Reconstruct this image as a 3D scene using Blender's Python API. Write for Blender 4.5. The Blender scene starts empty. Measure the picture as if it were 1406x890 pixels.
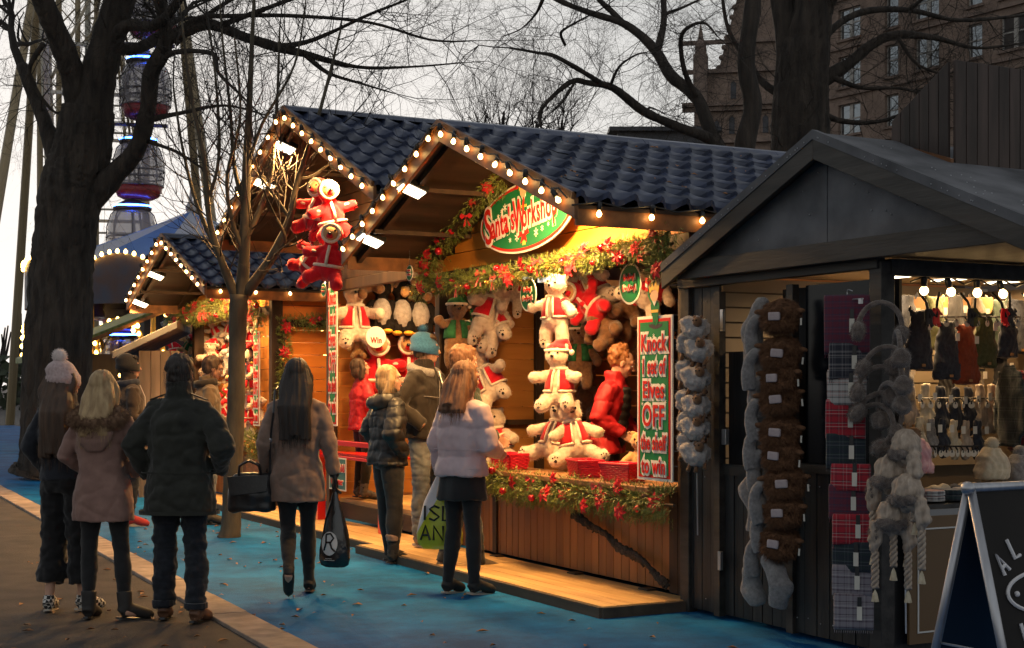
import bpy, bmesh, math, random
from mathutils import Vector, Matrix, Euler, noise
random.seed(7)
R = math.radians
SC = bpy.context.scene
# ---------------------------------------------------------------- camera, sky, sun, exposure
FOC, CX, HY, EYE = 2000.0, 703.0, 532.0, 1.5
cam_d = bpy.data.cameras.new('camera'); cam = bpy.data.objects.new('camera', cam_d)
SC.collection.objects.link(cam); SC.camera = cam
cam.location = (0, 0, EYE); cam.rotation_euler = (R(90), 0, 0)
cam_d.sensor_width = 36; cam_d.lens = 36*FOC/1406
cam_d.shift_y = (HY-445)/1406; cam_d.clip_start = .1; cam_d.clip_end = 3000
SUN_EL, SUN_AZ = 3.0, -15.0            # low dusk sun, off beyond the far end of the stalls (degrees from +Y)
W = bpy.data.worlds.new('World'); SC.world = W; W.use_nodes = True
wn, wl = W.node_tree.nodes, W.node_tree.links
for n in list(wn): wn.remove(n)
wo = wn.new('ShaderNodeOutputWorld'); bg = wn.new('ShaderNodeBackground')
sky = wn.new('ShaderNodeTexSky'); sky.sky_type = 'NISHITA'; sky.sun_disc = False
sky.sun_elevation = R(SUN_EL); sky.sun_rotation = R(SUN_AZ)
sky.air_density = 1.0; sky.dust_density = 1.0; sky.ozone_density = 1.5; sky.altitude = 50
hs = wn.new('ShaderNodeHueSaturation'); hs.inputs['Saturation'].default_value = .17
wl.new(sky.outputs[0], hs.inputs['Color']); 
# thin even cloud: bright parts of the sky roll off smoothly (c / (1 + k c)), the same in every direction
bw = wn.new('ShaderNodeRGBToBW'); ma = wn.new('ShaderNodeMath'); ma.operation = 'MULTIPLY_ADD'; ma.inputs[1].default_value = .55; ma.inputs[2].default_value = 1.0
dv = wn.new('ShaderNodeVectorMath'); dv.operation = 'DIVIDE'
wl.new(hs.outputs[0], bw.inputs[0]); wl.new(bw.outputs[0], ma.inputs[0]); wl.new(hs.outputs[0], dv.inputs[0]); wl.new(ma.outputs[0], dv.inputs[1])
wl.new(dv.outputs[0], bg.inputs['Color'])
bg.inputs['Strength'].default_value = .15
wl.new(bg.outputs[0], wo.inputs['Surface'])
sd = bpy.data.lights.new('sun', 'SUN'); sun = bpy.data.objects.new('sun', sd); SC.collection.objects.link(sun)
sd.energy = .12; sd.angle = R(15); sd.color = (1, .85, .7)
_d = Vector((math.sin(R(SUN_AZ))*math.cos(R(SUN_EL)), math.cos(R(SUN_AZ))*math.cos(R(SUN_EL)), math.sin(R(SUN_EL))))
sun.rotation_euler = _d.to_track_quat('Z', 'Y').to_euler()
SC.view_settings.view_transform = 'Standard'; SC.view_settings.look = 'None'
SC.view_settings.exposure = 2.08; SC.view_settings.gamma = 1
SC.render.engine = 'CYCLES'
cy = SC.cycles; cy.use_denoising = True; cy.max_bounces = 5; cy.diffuse_bounces = 3; cy.glossy_bounces = 3
cy.transmission_bounces = 4; cy.transparent_max_bounces = 8; cy.sample_clamp_indirect = 4; cy.caustics_reflective = False; cy.caustics_refractive = False
cy.use_adaptive_sampling = True; cy.adaptive_threshold = .02

# ---------------------------------------------------------------- frames: s runs into the stalls, t runs along their fronts away from the viewer
ANG = math.atan2(.4693, .8830)
CA, SA = math.cos(ANG), math.sin(ANG)
def P(s, t, z=0.0): return Vector((s*CA - t*SA, s*SA + t*CA, z))
def ST(v): return Vector((v.x*CA + v.y*SA, -v.x*SA + v.y*CA, v.z))
def atY(px, py, Y): return Vector(((px-CX)/FOC*Y, Y, EYE+(HY-py)/FOC*Y))
def atS(px, py, s):                       # -> (s,t,z) of the surveyed pixel on the plane s
    a = (px-CX)/FOC; return ST(atY(px, py, s/(SA+CA*a)))
def atT(px, py, t):
    a = (px-CX)/FOC; return ST(atY(px, py, t/(CA-SA*a)))
def atZ(px, py, z=0.0): return atY(px, py, (EYE-z)*FOC/(py-HY))

# ---------------------------------------------------------------- materials
MATS = {}
def mat(name, col, rough=.7, col2=None, scale=8.0, bump=0.0, bscale=None, metal=0.0, emit=None, estr=0.0,
        stretch=(1, 1, 1), rnd=.0, sheen=0.0, spec=.5, trans=0.0, alpha=1.0, coat=0.0, hard=False, detail=4.0, bdist=.01, extra=None):
    if name in MATS: return MATS[name]
    m = bpy.data.materials.new(name); m.use_nodes = True; MATS[name] = m
    nt = m.node_tree; N, L = nt.nodes, nt.links
    b = N['Principled BSDF']
    b.inputs['Roughness'].default_value = rough; b.inputs['Metallic'].default_value = metal
    b.inputs['Specular IOR Level'].default_value = spec
    if sheen: b.inputs['Sheen Weight'].default_value = sheen; b.inputs['Sheen Roughness'].default_value = .5
    if coat: b.inputs['Coat Weight'].default_value = coat; b.inputs['Coat Roughness'].default_value = .15
    if trans: b.inputs['Transmission Weight'].default_value = trans
    if alpha < 1: b.inputs['Alpha'].default_value = alpha
    tc = N.new('ShaderNodeTexCoord'); vec = tc.outputs['Object']
    if rnd:
        oi = N.new('ShaderNodeObjectInfo'); mul = N.new('ShaderNodeMath'); mul.operation = 'MULTIPLY'; mul.inputs[1].default_value = 37.0
        L.new(oi.outputs['Random'], mul.inputs[0]); ad = N.new('ShaderNodeVectorMath'); ad.operation = 'ADD'
        L.new(vec, ad.inputs[0]); L.new(mul.outputs[0], ad.inputs[1]); vec = ad.outputs[0]
    mp = N.new('ShaderNodeMapping'); mp.inputs['Scale'].default_value = stretch; L.new(vec, mp.inputs['Vector'])
    nz = N.new('ShaderNodeTexNoise'); nz.inputs['Scale'].default_value = scale; nz.inputs['Detail'].default_value = detail
    L.new(mp.outputs[0], nz.inputs['Vector'])
    if col2 is not None:
        rp = N.new('ShaderNodeValToRGB')
        rp.color_ramp.elements[0].position = .44 if hard else .3; rp.color_ramp.elements[1].position = .56 if hard else .7
        rp.color_ramp.elements[0].color = (*col, 1); rp.color_ramp.elements[1].color = (*col2, 1)
        L.new(nz.outputs['Fac'], rp.inputs[0]); out = rp.outputs[0]
    else:
        rg = N.new('ShaderNodeRGB'); rg.outputs[0].default_value = (*col, 1); out = rg.outputs[0]
    if rnd:
        h = N.new('ShaderNodeHueSaturation'); mr = N.new('ShaderNodeMapRange')
        mr.inputs['To Min'].default_value = 1-rnd; mr.inputs['To Max'].default_value = 1+rnd
        L.new(oi.outputs['Random'], mr.inputs['Value']); L.new(mr.outputs[0], h.inputs['Value']); L.new(out, h.inputs['Color']); out = h.outputs[0]
    if extra: out = extra(N, L, tc, out, b)
    L.new(out, b.inputs['Base Color'])
    if bump:
        bp = N.new('ShaderNodeBump'); bp.inputs['Strength'].default_value = bump; bp.inputs['Distance'].default_value = bdist
        if bscale:
            n2 = N.new('ShaderNodeTexNoise'); n2.inputs['Scale'].default_value = bscale; n2.inputs['Detail'].default_value = 5
            L.new(mp.outputs[0], n2.inputs['Vector']); L.new(n2.outputs['Fac'], bp.inputs['Height'])
        else: L.new(nz.outputs['Fac'], bp.inputs['Height'])
        L.new(bp.outputs[0], b.inputs['Normal'])
    if emit is not None:
        b.inputs['Emission Color'].default_value = (*emit, 1); b.inputs['Emission Strength'].default_value = estr
    return m
def wood(name, c1, c2, axis='y', rough=.6, rnd=.12, bump=.25, spec=.4, sc=9):
    st = {'x': (.12, 1, 1), 'y': (1, .12, 1), 'z': (1, 1, .12)}[axis]
    return mat(name, c1, rough, c2, scale=sc, stretch=st, rnd=rnd, bump=bump, bscale=sc*4, spec=spec, detail=6, bdist=.004)

# ---------------------------------------------------------------- mesh collector
class MB:
    def __init__(s): s.v = []; s.f = []
    def add(s, vs, fs):
        o = len(s.v); s.v += [tuple(p) for p in vs]; s.f += [tuple(i+o for i in f) for f in fs]; return s
    def box(s, c, d, M=None, ch=0.0):
        hx, hy, hz = d[0]/2, d[1]/2, d[2]/2
        vs = [Vector((x, y, z)) for x in (-hx, hx) for y in (-hy, hy) for z in (-hz, hz)]
        fs = [(0, 1, 3, 2), (4, 6, 7, 5), (0, 4, 5, 1), (2, 3, 7, 6), (0, 2, 6, 4), (1, 5, 7, 3)]
        if M is not None: vs = [M @ p for p in vs]
        return s.add([p+Vector(c) for p in vs], fs)
    def hexa(s, a, b):                    # two quads of 4 points, joined
        return s.add(list(a)+list(b), [(3, 2, 1, 0), (4, 5, 6, 7), (0, 1, 5, 4), (1, 2, 6, 5), (2, 3, 7, 6), (3, 0, 4, 7)])
    def prism(s, poly, off):              # polygon of 3d points extruded by off
        n = len(poly); off = Vector(off); a = [Vector(p) for p in poly]
        return s.add(a+[p+off for p in a], [tuple(range(n))[::-1], tuple(range(n, 2*n))] + [(i, (i+1) % n, n+(i+1) % n, n+i) for i in range(n)])
    def tube(s, pts, rad, n=8, cap=True, flat=1.0):
        pts = [Vector(p) for p in pts]
        if not hasattr(rad, '__len__'): rad = [rad]*len(pts)
        o = len(s.v); u = None
        for i, p in enumerate(pts):
            d = (pts[min(i+1, len(pts)-1)]-pts[max(i-1, 0)])
            d = d.normalized() if d.length > 1e-9 else Vector((0, 0, 1))
            if u is None: u = d.orthogonal().normalized()
            else:
                u = u-d*u.dot(d); u = u.normalized() if u.length > 1e-6 else d.orthogonal().normalized()
            w = d.cross(u)
            for k in range(n):
                a = 2*math.pi*k/n; q = p+(u*math.cos(a)*flat+w*math.sin(a))*rad[i]; s.v.append(tuple(q))
        for i in range(len(pts)-1):
            for k in range(n):
                a, b = o+i*n+k, o+i*n+(k+1) % n; s.f.append((a, b, b+n, a+n))
        if cap:
            s.f.append(tuple(o+k for k in range(n))[::-1]); e = o+(len(pts)-1)*n; s.f.append(tuple(e+k for k in range(n)))
        return s
    def ell(s, c, r, M=None, nu=12, nv=8):
        c = Vector(c); r = (r, r, r) if not hasattr(r, '__len__') else r
        o = len(s.v); vs = [Vector((0, 0, -r[2]))]
        for j in range(1, nv):
            ph = -math.pi/2+math.pi*j/nv
            for i in range(nu):
                a = 2*math.pi*i/nu; vs.append(Vector((r[0]*math.cos(ph)*math.cos(a), r[1]*math.cos(ph)*math.sin(a), r[2]*math.sin(ph))))
        vs.append(Vector((0, 0, r[2])))
        fs = [(0, 1+(i+1) % nu, 1+i) for i in range(nu)]
        for j in range(nv-2):
            for i in range(nu):
                a = 1+j*nu+i; b = 1+j*nu+(i+1) % nu; fs.append((a, b, b+nu, a+nu))
        t = 1+(nv-1)*nu
        fs += [(1+(nv-2)*nu+i, 1+(nv-2)*nu+(i+1) % nu, t) for i in range(nu)]
        if M is not None: vs = [M @ p for p in vs]
        return s.add([p+c for p in vs], fs)
    def rings(s, rings, n=20, cap=True):  # rings: (cx,cy,z,rx,ry[,tilt dz per y])
        o = len(s.v)
        for q in rings:
            cx_, cy_, z, rx, ry = q[:5]; ty = q[5] if len(q) > 5 else 0
            for k in range(n):
                a = 2*math.pi*k/n; ca, sa = math.cos(a), math.sin(a)
                e = .8; x = math.copysign(abs(ca)**e, ca)*rx; y = math.copysign(abs(sa)**e, sa)*ry
                s.v.append((cx_+x, cy_+y, z+ty*y))
        m = len(rings)
        for i in range(m-1):
            for k in range(n):
                a, b = o+i*n+k, o+i*n+(k+1) % n; s.f.append((a, b, b+n, a+n))
        if cap:
            s.f.append(tuple(o+k for k in range(n))[::-1]); e = o+(m-1)*n; s.f.append(tuple(e+k for k in range(n)))
        return s
    def lathe(s, prof, n=16, c=(0, 0, 0)):
        return s.rings([(c[0], c[1], c[2]+z, r, r) for r, z in prof], n) if False else s._lathe(prof, n, c)
    def _lathe(s, prof, n, c):
        o = len(s.v)
        for r, z in prof:
            for k in range(n):
                a = 2*math.pi*k/n; s.v.append((c[0]+r*math.cos(a), c[1]+r*math.sin(a), c[2]+z))
        for i in range(len(prof)-1):
            for k in range(n):
                a, b = o+i*n+k, o+i*n+(k+1) % n; s.f.append((a, b, b+n, a+n))
        s.f.append(tuple(o+k for k in range(n))[::-1]); e = o+(len(prof)-1)*n; s.f.append(tuple(e+k for k in range(n)))
        return s
    def mesh(s, name, org=(0, 0, 0), smooth=False):
        me = bpy.data.meshes.new(name); ox, oy, oz = org
        me.from_pydata([(x-ox, y-oy, z-oz) for x, y, z in s.v], [], s.f)
        if smooth: me.polygons.foreach_set('use_smooth', [True]*len(me.polygons))
        me.update(); return me
ORG = {}
def link(o, parent=None):
    SC.collection.objects.link(o)
    if parent is not None: o.parent = parent
    return o
def org_of(o):
    while o is not None:
        if o.name in ORG: return ORG[o.name]
        o = o.parent
    return (0, 0, 0)
def props(o, label=None, cat=None, group=None, kind=None):
    if label: o['label'] = label
    if cat: o['category'] = cat
    if group: o['group'] = group
    if kind: o['kind'] = kind
    return o
def thing(name, label, cat, loc=(0, 0, 0), rz=0.0, group=None, frame='S', keep=True):
    """Empty at a thing's base. frame 'S': loc is (s,t,z) and its parts are given in (s,t,z); frame 'W': world axes."""
    o = bpy.data.objects.new(name, None); link(o); o.empty_display_size = .1
    if frame == 'S': o.location = P(*loc); o.rotation_euler = (0, 0, ANG+rz)
    else: o.location = loc; o.rotation_euler = (0, 0, rz)
    ORG[o.name] = tuple(loc) if keep else (0, 0, 0)
    return props(o, label, cat, group)
def part(name, mb, m, parent=None, smooth=False, org=None, label=None, kind=None, bev=0.0):
    og = org if org is not None else (org_of(parent) if parent is not None else (0, 0, 0))
    me = mb.mesh(name, og, smooth) if isinstance(mb, MB) else mb
    if m is not None and not me.materials: me.materials.append(m)
    o = bpy.data.objects.new(name, me); link(o, parent)
    if bev:
        b = o.modifiers.new('bevel', 'BEVEL'); b.width = bev; b.segments = 2; b.limit_method = 'ANGLE'
    return props(o, label, None, None, kind)
def solo(name, mb, m, label, cat, loc=None, frame='S', smooth=False, group=None, bev=0.0, rz=0.0):
    """a thing that is one mesh; mb in the frame's absolute coordinates when loc is its origin"""
    loc = loc or (0, 0, 0)
    o = part(name, mb, m, None, smooth, org=loc, bev=bev)
    if frame == 'S': o.location = P(*loc); o.rotation_euler = (0, 0, ANG+rz)
    else: o.location = loc; o.rotation_euler = (0, 0, rz)
    return props(o, label, cat, group)
def structure(name, mb, m, frame='W', loc=(0, 0, 0), smooth=False, kind='structure'):
    o = part(name, mb, m, None, smooth, org=loc)
    if frame == 'S': o.location = P(*loc); o.rotation_euler = (0, 0, ANG)
    else: o.location = loc
    o['kind'] = kind; return o
def clone(o, loc=None, rot=None, scale=None, label=None, group=None, parent=None):
    c = o.copy(); SC.collection.objects.link(c); c.parent = parent
    if parent is None:
        if loc is not None: c.location = loc
        if rot is not None: c.rotation_euler = rot
        if scale is not None: c.scale = (scale,)*3 if not hasattr(scale, '__len__') else scale
        if label: c['label'] = label
        if group: c['group'] = group
    for ch in o.children: clone(ch, parent=c)
    return c
def text(body, size, m, parent, loc, rot, sx=1.0, off=0.0, ext=.002, shear=0.0, name='lettering', align='CENTER', space=1.0):
    cu = bpy.data.curves.new(name, 'FONT'); cu.body = body; cu.size = size; cu.offset = off; cu.extrude = ext
    cu.align_x = align; cu.align_y = 'CENTER'; cu.shear = shear; cu.space_character = space; cu.resolution_u = 3
    cu.materials.append(m)
    t_ = bpy.data.objects.new('tmp', cu); SC.collection.objects.link(t_)
    me = bpy.data.meshes.new_from_object(t_.evaluated_get(bpy.context.evaluated_depsgraph_get())); bpy.data.objects.remove(t_)
    o = bpy.data.objects.new(name, me); link(o, parent); o.location = loc; o.rotation_euler = rot; o.scale = (sx, 1, 1)
    return o
FRONT = Matrix(((0, 0, -1), (-1, 0, 0), (0, 1, 0))).to_euler()      # lettering that faces out of a stall front (in a root turned by ANG)
SIDE = Matrix(((1, 0, 0), (0, 0, -1), (0, 1, 0))).to_euler()        # lettering that faces along -t
def bake(mb, voxel, smooth=2, name='m', fac=.5):
    me = mb.mesh(name); o = bpy.data.objects.new('tmp', me); SC.collection.objects.link(o)
    r = o.modifiers.new('r', 'REMESH'); r.mode = 'VOXEL'; r.voxel_size = voxel; r.use_smooth_shade = True
    if smooth: k = o.modifiers.new('s', 'SMOOTH'); k.iterations = smooth; k.factor = fac
    dg = bpy.context.evaluated_depsgraph_get(); out = bpy.data.meshes.new_from_object(o.evaluated_get(dg)); out.name = name
    bpy.data.objects.remove(o); bpy.data.meshes.remove(me)
    out.polygons.foreach_set('use_smooth', [True]*len(out.polygons)); return out
def creases(me, amp, sc, st=(1, 1, 1), seed=0):
    """sharp valleys between soft rolls, like folded cloth"""
    n = [v.normal.copy() for v in me.vertices]
    for v, nn in zip(me.vertices, n):
        q = Vector((v.co.x*st[0]*sc+seed, v.co.y*st[1]*sc, v.co.z*st[2]*sc)); v.co += nn*amp*(min(1, abs(noise.noise(q))*3.2)**.6-.75)
    me.update(); return me
def ruffle(me, amp, sc, st=(1, 1, 1), seed=0):
    n = [v.normal.copy() for v in me.vertices]
    for v, nn in zip(me.vertices, n):
        q = Vector((v.co.x*st[0]*sc+seed, v.co.y*st[1]*sc, v.co.z*st[2]*sc))
        v.co += nn*amp*noise.noise(q)
    me.update(); return me
# ================================================================ materials used in the setting
M_asphalt = mat('asphalt', (.018, .015, .014), .9, (.052, .043, .039), scale=3.5, bump=.5, bscale=60, detail=8, bdist=.01)
def _blue(N, L, tc, out, b):
    n = N.new('ShaderNodeTexNoise'); n.inputs['Scale'].default_value = 1.1; n.inputs['Detail'].default_value = 9; n.inputs['Roughness'].default_value = .7
    L.new(tc.outputs['Object'], n.inputs['Vector'])
    r = N.new('ShaderNodeValToRGB'); r.color_ramp.elements[0].position = .36; r.color_ramp.elements[1].position = .60
    r.color_ramp.elements[0].color = (0, 0, 0, 1); r.color_ramp.elements[1].color = (1, 1, 1, 1); L.new(n.outputs['Fac'], r.inputs[0])
    mx = N.new('ShaderNodeMixRGB'); mx.inputs[1].default_value = (.003, .055, .17, 1); L.new(out, mx.inputs[2]); L.new(r.outputs[0], mx.inputs[0])
    n2 = N.new('ShaderNodeTexNoise'); n2.inputs['Scale'].default_value = 38; n2.inputs['Detail'].default_value = 3
    L.new(tc.outputs['Object'], n2.inputs['Vector'])
    r2 = N.new('ShaderNodeValToRGB'); r2.color_ramp.elements[0].position = .64; r2.color_ramp.elements[1].position = .72
    r2.color_ramp.elements[0].color = (0, 0, 0, 1); r2.color_ramp.elements[1].color = (.8, .8, .8, 1); L.new(n2.outputs['Fac'], r2.inputs[0])
    m2 = N.new('ShaderNodeMixRGB'); m2.inputs[2].default_value = (.03, .06, .075, 1); L.new(mx.outputs[0], m2.inputs[1]); L.new(r2.outputs[0], m2.inputs[0])
    return m2.outputs[0]
M_blue = mat('blue_painted_tarmac', (.003, .108, .31), .8, (.004, .145, .42), scale=5, spec=.10, bump=.9, bscale=90, detail=8, bdist=.006, extra=_blue)
M_kerb = mat('kerb_stone', (.17, .13, .105), .85, (.34, .27, .22), scale=6, bump=.4, bscale=30, rnd=.15)
M_tile = mat('roof_tile_metal', (.020, .028, .058), .36, (.042, .054, .098), scale=5, rnd=.32, bump=.25, bscale=14, spec=.55)
M_barge = wood('barge_wood', (.085, .032, .010), (.28, .11, .03), 'y', .5, .1)
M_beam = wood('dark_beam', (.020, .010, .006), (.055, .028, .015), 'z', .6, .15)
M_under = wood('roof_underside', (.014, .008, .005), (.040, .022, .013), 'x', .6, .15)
M_plank = wood('pine_plank', (.52, .18, .022), (.70, .28, .045), 'y', .42, .10, sc=7)
M_plankx = wood('pine_side_plank', (.48, .14, .018), (.64, .22, .035), 'x', .45, .10, sc=7)
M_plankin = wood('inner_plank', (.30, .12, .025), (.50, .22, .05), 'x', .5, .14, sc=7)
M_vert = wood('front_plank', (.20, .075, .022), (.34, .14, .04), 'z', .5, .12, sc=7)
M_deck = wood('deck_board', (.40, .23, .09), (.62, .40, .17), 'y', .6, .1, sc=10)
M_edge = wood('deck_edge', (.05, .035, .025), (.10, .07, .05), 'y', .8, .1)
M_count = wood('counter_wood', (.16, .075, .035), (.32, .16, .075), 'y', .4, .1)
M_hut = wood('charcoal_board', (.006, .006, .007), (.028, .027, .027), 'z', .5, .35, sc=15, bump=.6)
M_hutx = wood('charcoal_beam', (.012, .011, .010), (.048, .042, .037), 'y', .55, .2, sc=14, bump=.6)
M_felt = mat('roof_felt', (.055, .057, .063), .85, (.15, .152, .165), scale=3.5, bump=.5, bscale=160, detail=8, bdist=.003)
M_box = wood('weathered_board', (.022, .015, .012), (.068, .045, .038), 'z', .6, .3, sc=13)
M_bulb = mat('bulb_glass', (.9, .8, .6), .3, emit=(1, .58, .19), estr=5)
M_bulbsm = mat('small_bulb_glass', (.9, .8, .6), .3, emit=(1, .58, .12), estr=4.5)
M_bulbhut = mat('globe_bulb_glass', (.9, .8, .6), .3, emit=(1, .62, .25), estr=4)
M_black = mat('black_plastic', (.012, .012, .013), .4)
M_cable = mat('black_cable', (.01, .01, .01), .5)
M_flood = mat('flood_glass', (1, .95, .85), .3, emit=(1, .84, .58), estr=2.2)
M_steel = mat('steel', (.45, .46, .48), .35, metal=.9)
M_white = mat('white_paint', (.78, .76, .72), .45)
M_red = mat('red_paint', (.62, .02, .018), .4)
M_redglow = mat('red_gloss', (.55, .01, .02), .22, coat=.5)
M_green = mat('sign_green', (.025, .22, .10), .4, (.035, .28, .13), scale=5)
M_needle = mat('pine_needles', (.07, .11, .02), .5, (.26, .30, .07), scale=14, rnd=.1)
M_bark = mat('bark', (.014, .011, .009), .9, (.062, .047, .036), scale=9, stretch=(1, 1, .16), bump=1.0, bscale=16, bdist=.07, detail=7)
M_barkg = mat('smooth_bark', (.035, .028, .02), .85, (.095, .078, .052), scale=9, stretch=(1, 1, .35), bump=.7, bscale=25, bdist=.01, detail=7)
M_twig = mat('twig_bark', (.014, .011, .009), .9, (.034, .027, .021), scale=6)

# ================================================================ ground
g = MB(); S = 900
g.add([(-S, -40, -.04), (S, -40, -.04), (S, 1600, -.04), (-S, 1600, -.04)], [(0, 1, 2, 3)])
structure('ground', g, M_asphalt)
def strip(s0a, s0b, s1a, s1b, ta, tb, z, n=40):
    m = MB(); vs = []; fs = []
    for i in range(n+1):
        t = ta+(tb-ta)*i/n; u = i/n
        vs += [(s0a+(s0b-s0a)*u, t, z), (s1a+(s1b-s1a)*u, t, z)]
    for i in range(n): fs.append((2*i, 2*i+1, 2*i+3, 2*i+2))
    return m.add(vs, fs)
KA, KB = 2.92, 3.33            # kerb line s at t=8 and t=18.5 (it is not quite parallel to the stalls)
def ks(t): return KA+(KB-KA)*(t-8)/10.5
structure('blue_path', strip(ks(-4), ks(60), 9.6, 9.6, -4, 60, 0.0), M_blue, 'S')
structure('pavement', strip(-14, -14, ks(-4)-.26, ks(60)-.26, -4, 60, 0.0), M_asphalt, 'S')
kerb = structure('kerb', strip(ks(-4)-.3, ks(60)-.3, ks(-4)+.01, ks(60)+.01, -4, 60, -.02), M_kerb, 'S')
t = 3.0
while t < 32:
    L_ = .9; a, b = ks(t), ks(t+L_-.012); dz = random.uniform(-.003, .004)
    m = MB(); m.hexa([(a-.26, t, -.03), (a-.005, t, -.03), (b-.005, t+L_-.012, -.03), (b-.26, t+L_-.012, -.03)],
                     [(a-.26, t, .025+dz), (a-.005, t, .025+dz), (b-.005, t+L_-.012, .025+dz), (b-.26, t+L_-.012, .025+dz)])
    part('kerb_stone', m, M_kerb, kerb, bev=.006); t += L_
# fallen leaves
M_leaf = mat('dead_leaf', (.16, .06, .02), .7, (.30, .14, .05), scale=4, rnd=.4)
lf = MB()
for i in range(260):
    if i < 160: s_, t_ = random.uniform(2.6, 5.2), random.uniform(6.6, 17)
    else: s_, t_ = random.uniform(.3, 2.6), random.uniform(7, 14)
    q = P(s_, t_); a = random.uniform(0, 6.28); r = random.uniform(.014, .044)
    c, s__ = math.cos(a)*r, math.sin(a)*r; z = .006 if i < 160 else .007
    lf.add([(q.x-c, q.y-s__, z), (q.x+s__*.5, q.y-c*.5, z+.012), (q.x+c, q.y+s__, z+.003), (q.x-s__*.5, q.y+c*.5, z+.014)], [(0, 1, 2, 3)])
structure('fallen_leaves', lf, M_leaf, kind='stuff')

# ================================================================ stalls
def tile_mesh():
    w, l, n = .2, .32, 8
    vs, fs = [], []
    def prof(u): return .032*math.sin(2*math.pi*u+.6)+.008*math.sin(4*math.pi*u)
    for j, (dy, dz) in enumerate(((0.0, .0), (-l*.55, .006), (-l, .030), (-l-.004, -.010))):
        for i in range(n+1):
            u = i/n; vs.append((u*w, dy-(.03*math.sin(2*math.pi*u+.6) if j >= 2 else 0), prof(u)+dz))
    for j in range(3):
        for i in range(n):
            a = j*(n+1)+i; fs.append((a, a+n+1, a+n+2, a+1))
    me = bpy.data.meshes.new('roof_tile'); me.from_pydata(vs, [], fs)
    me.polygons.foreach_set('use_smooth', [i < 2*n for i in range(3*n)]); me.materials.append(M_tile); return me
TILE = tile_mesh()
def bulb_mesh(r, m):
    b = MB(); b._lathe([(r*.1, -r*1.15), (r*.6, -r*.95), (r*.95, -r*.4), (r, 0), (r*.85, r*.5), (r*.5, r*.9), (r*.42, r*1.2)], 8, (0, 0, 0))
    me = b.mesh('bulb', smooth=True); me.materials.append(m); return me
BULB = bulb_mesh(.0185, M_bulb); BULBS = bulb_mesh(.03, M_bulbsm); GLOBE = bulb_mesh(.025, M_bulbhut)
sk = MB(); sk._lathe([(.016, .026), (.019, .03), (.019, .07), (.012, .085)], 8, (0, 0, 0)); SOCK = sk.mesh('socket', smooth=True); SOCK.materials.append(M_black)
def string_lights(label, pts, step, group, mesh=None, sag=.02, name='string_lights', sock=True, spots=None):
    """pts: polyline in (s,t,z)"""
    mesh = mesh or BULB
    root = thing(name, label, 'string lights', pts[0], group=group)
    o0 = Vector(pts[0]); cab = []; k = 0
    for a, b in zip(pts, pts[1:]):
        a, b = Vector(a), Vector(b); n = max(1, round((b-a).length/step))
        for i in range(n):
            u = (i+.5)/n; q = a.lerp(b, u)
            cab += [a.lerp(b, i/n)+Vector((0, 0, .01)), q+Vector((0, 0, .045-sag*random.random()))]
            c = bpy.data.objects.new('bulb', mesh); link(c, root); c.location = q-o0+Vector((0, 0, -.035))
            c.rotation_euler = (random.uniform(-.5, .5), random.uniform(-.5, .5), 0)
            if sock:
                d = bpy.data.objects.new('socket', SOCK); link(d, c)
        cab.append(b+Vector((0, 0, .01)))
    part('cable', MB().tube(cab, .006, 5), M_cable, root)
    return root
def clip_plank(t0, t1, z0, z1, roof):
    """polygon of a board between z0 and z1 under the roofline roof(t)"""
    pts = []; n = 24
    ts = [t0+(t1-t0)*i/n for i in range(n+1)]
    ok = [t for t in ts if roof(t) > z0+.004]
    if len(ok) < 2: return None
    top = [(t, min(z1, roof(t))) for t in ok]
    red = [top[0]]
    for i in range(1, len(top)-1):
        (a, b), (c, d), (e, f) = red[-1], top[i], top[i+1]
        if abs((d-b)*(e-c)-(f-d)*(c-a)) > 1e-6: red.append(top[i])
    red.append(top[-1])
    return [(ok[0], z0)]+red+[(ok[-1], z0)]
def planks_tz(parent, s, t0, t1, z0, z1, h, m, th=.02, roof=None, gap=.006):
    z = z0
    while z < z1-.01:
        zt = min(z+h-gap, z1); ds = random.uniform(-.002, .002)
        if roof:
            pl = clip_plank(t0, t1, z, zt, roof)
            if pl is None: break
        else: pl = [(t0, z), (t0, zt), (t1, zt), (t1, z)]
        part('plank', MB().prism([(s+ds, a, b) for a, b in pl], (th, 0, 0)), m, parent, bev=.003); z += h
def planks_sz(parent, t, s0, s1, z0, z1, h, m, th=.02, gap=.006):
    z = z0
    while z < z1-.01:
        zt = min(z+h-gap, z1); d = random.uniform(-.002, .002)
        part('plank', MB().box(((s0+s1)/2, t+d, (z+zt)/2), (s1-s0, th, zt-z)), m, parent, bev=.003); z += h
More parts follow.
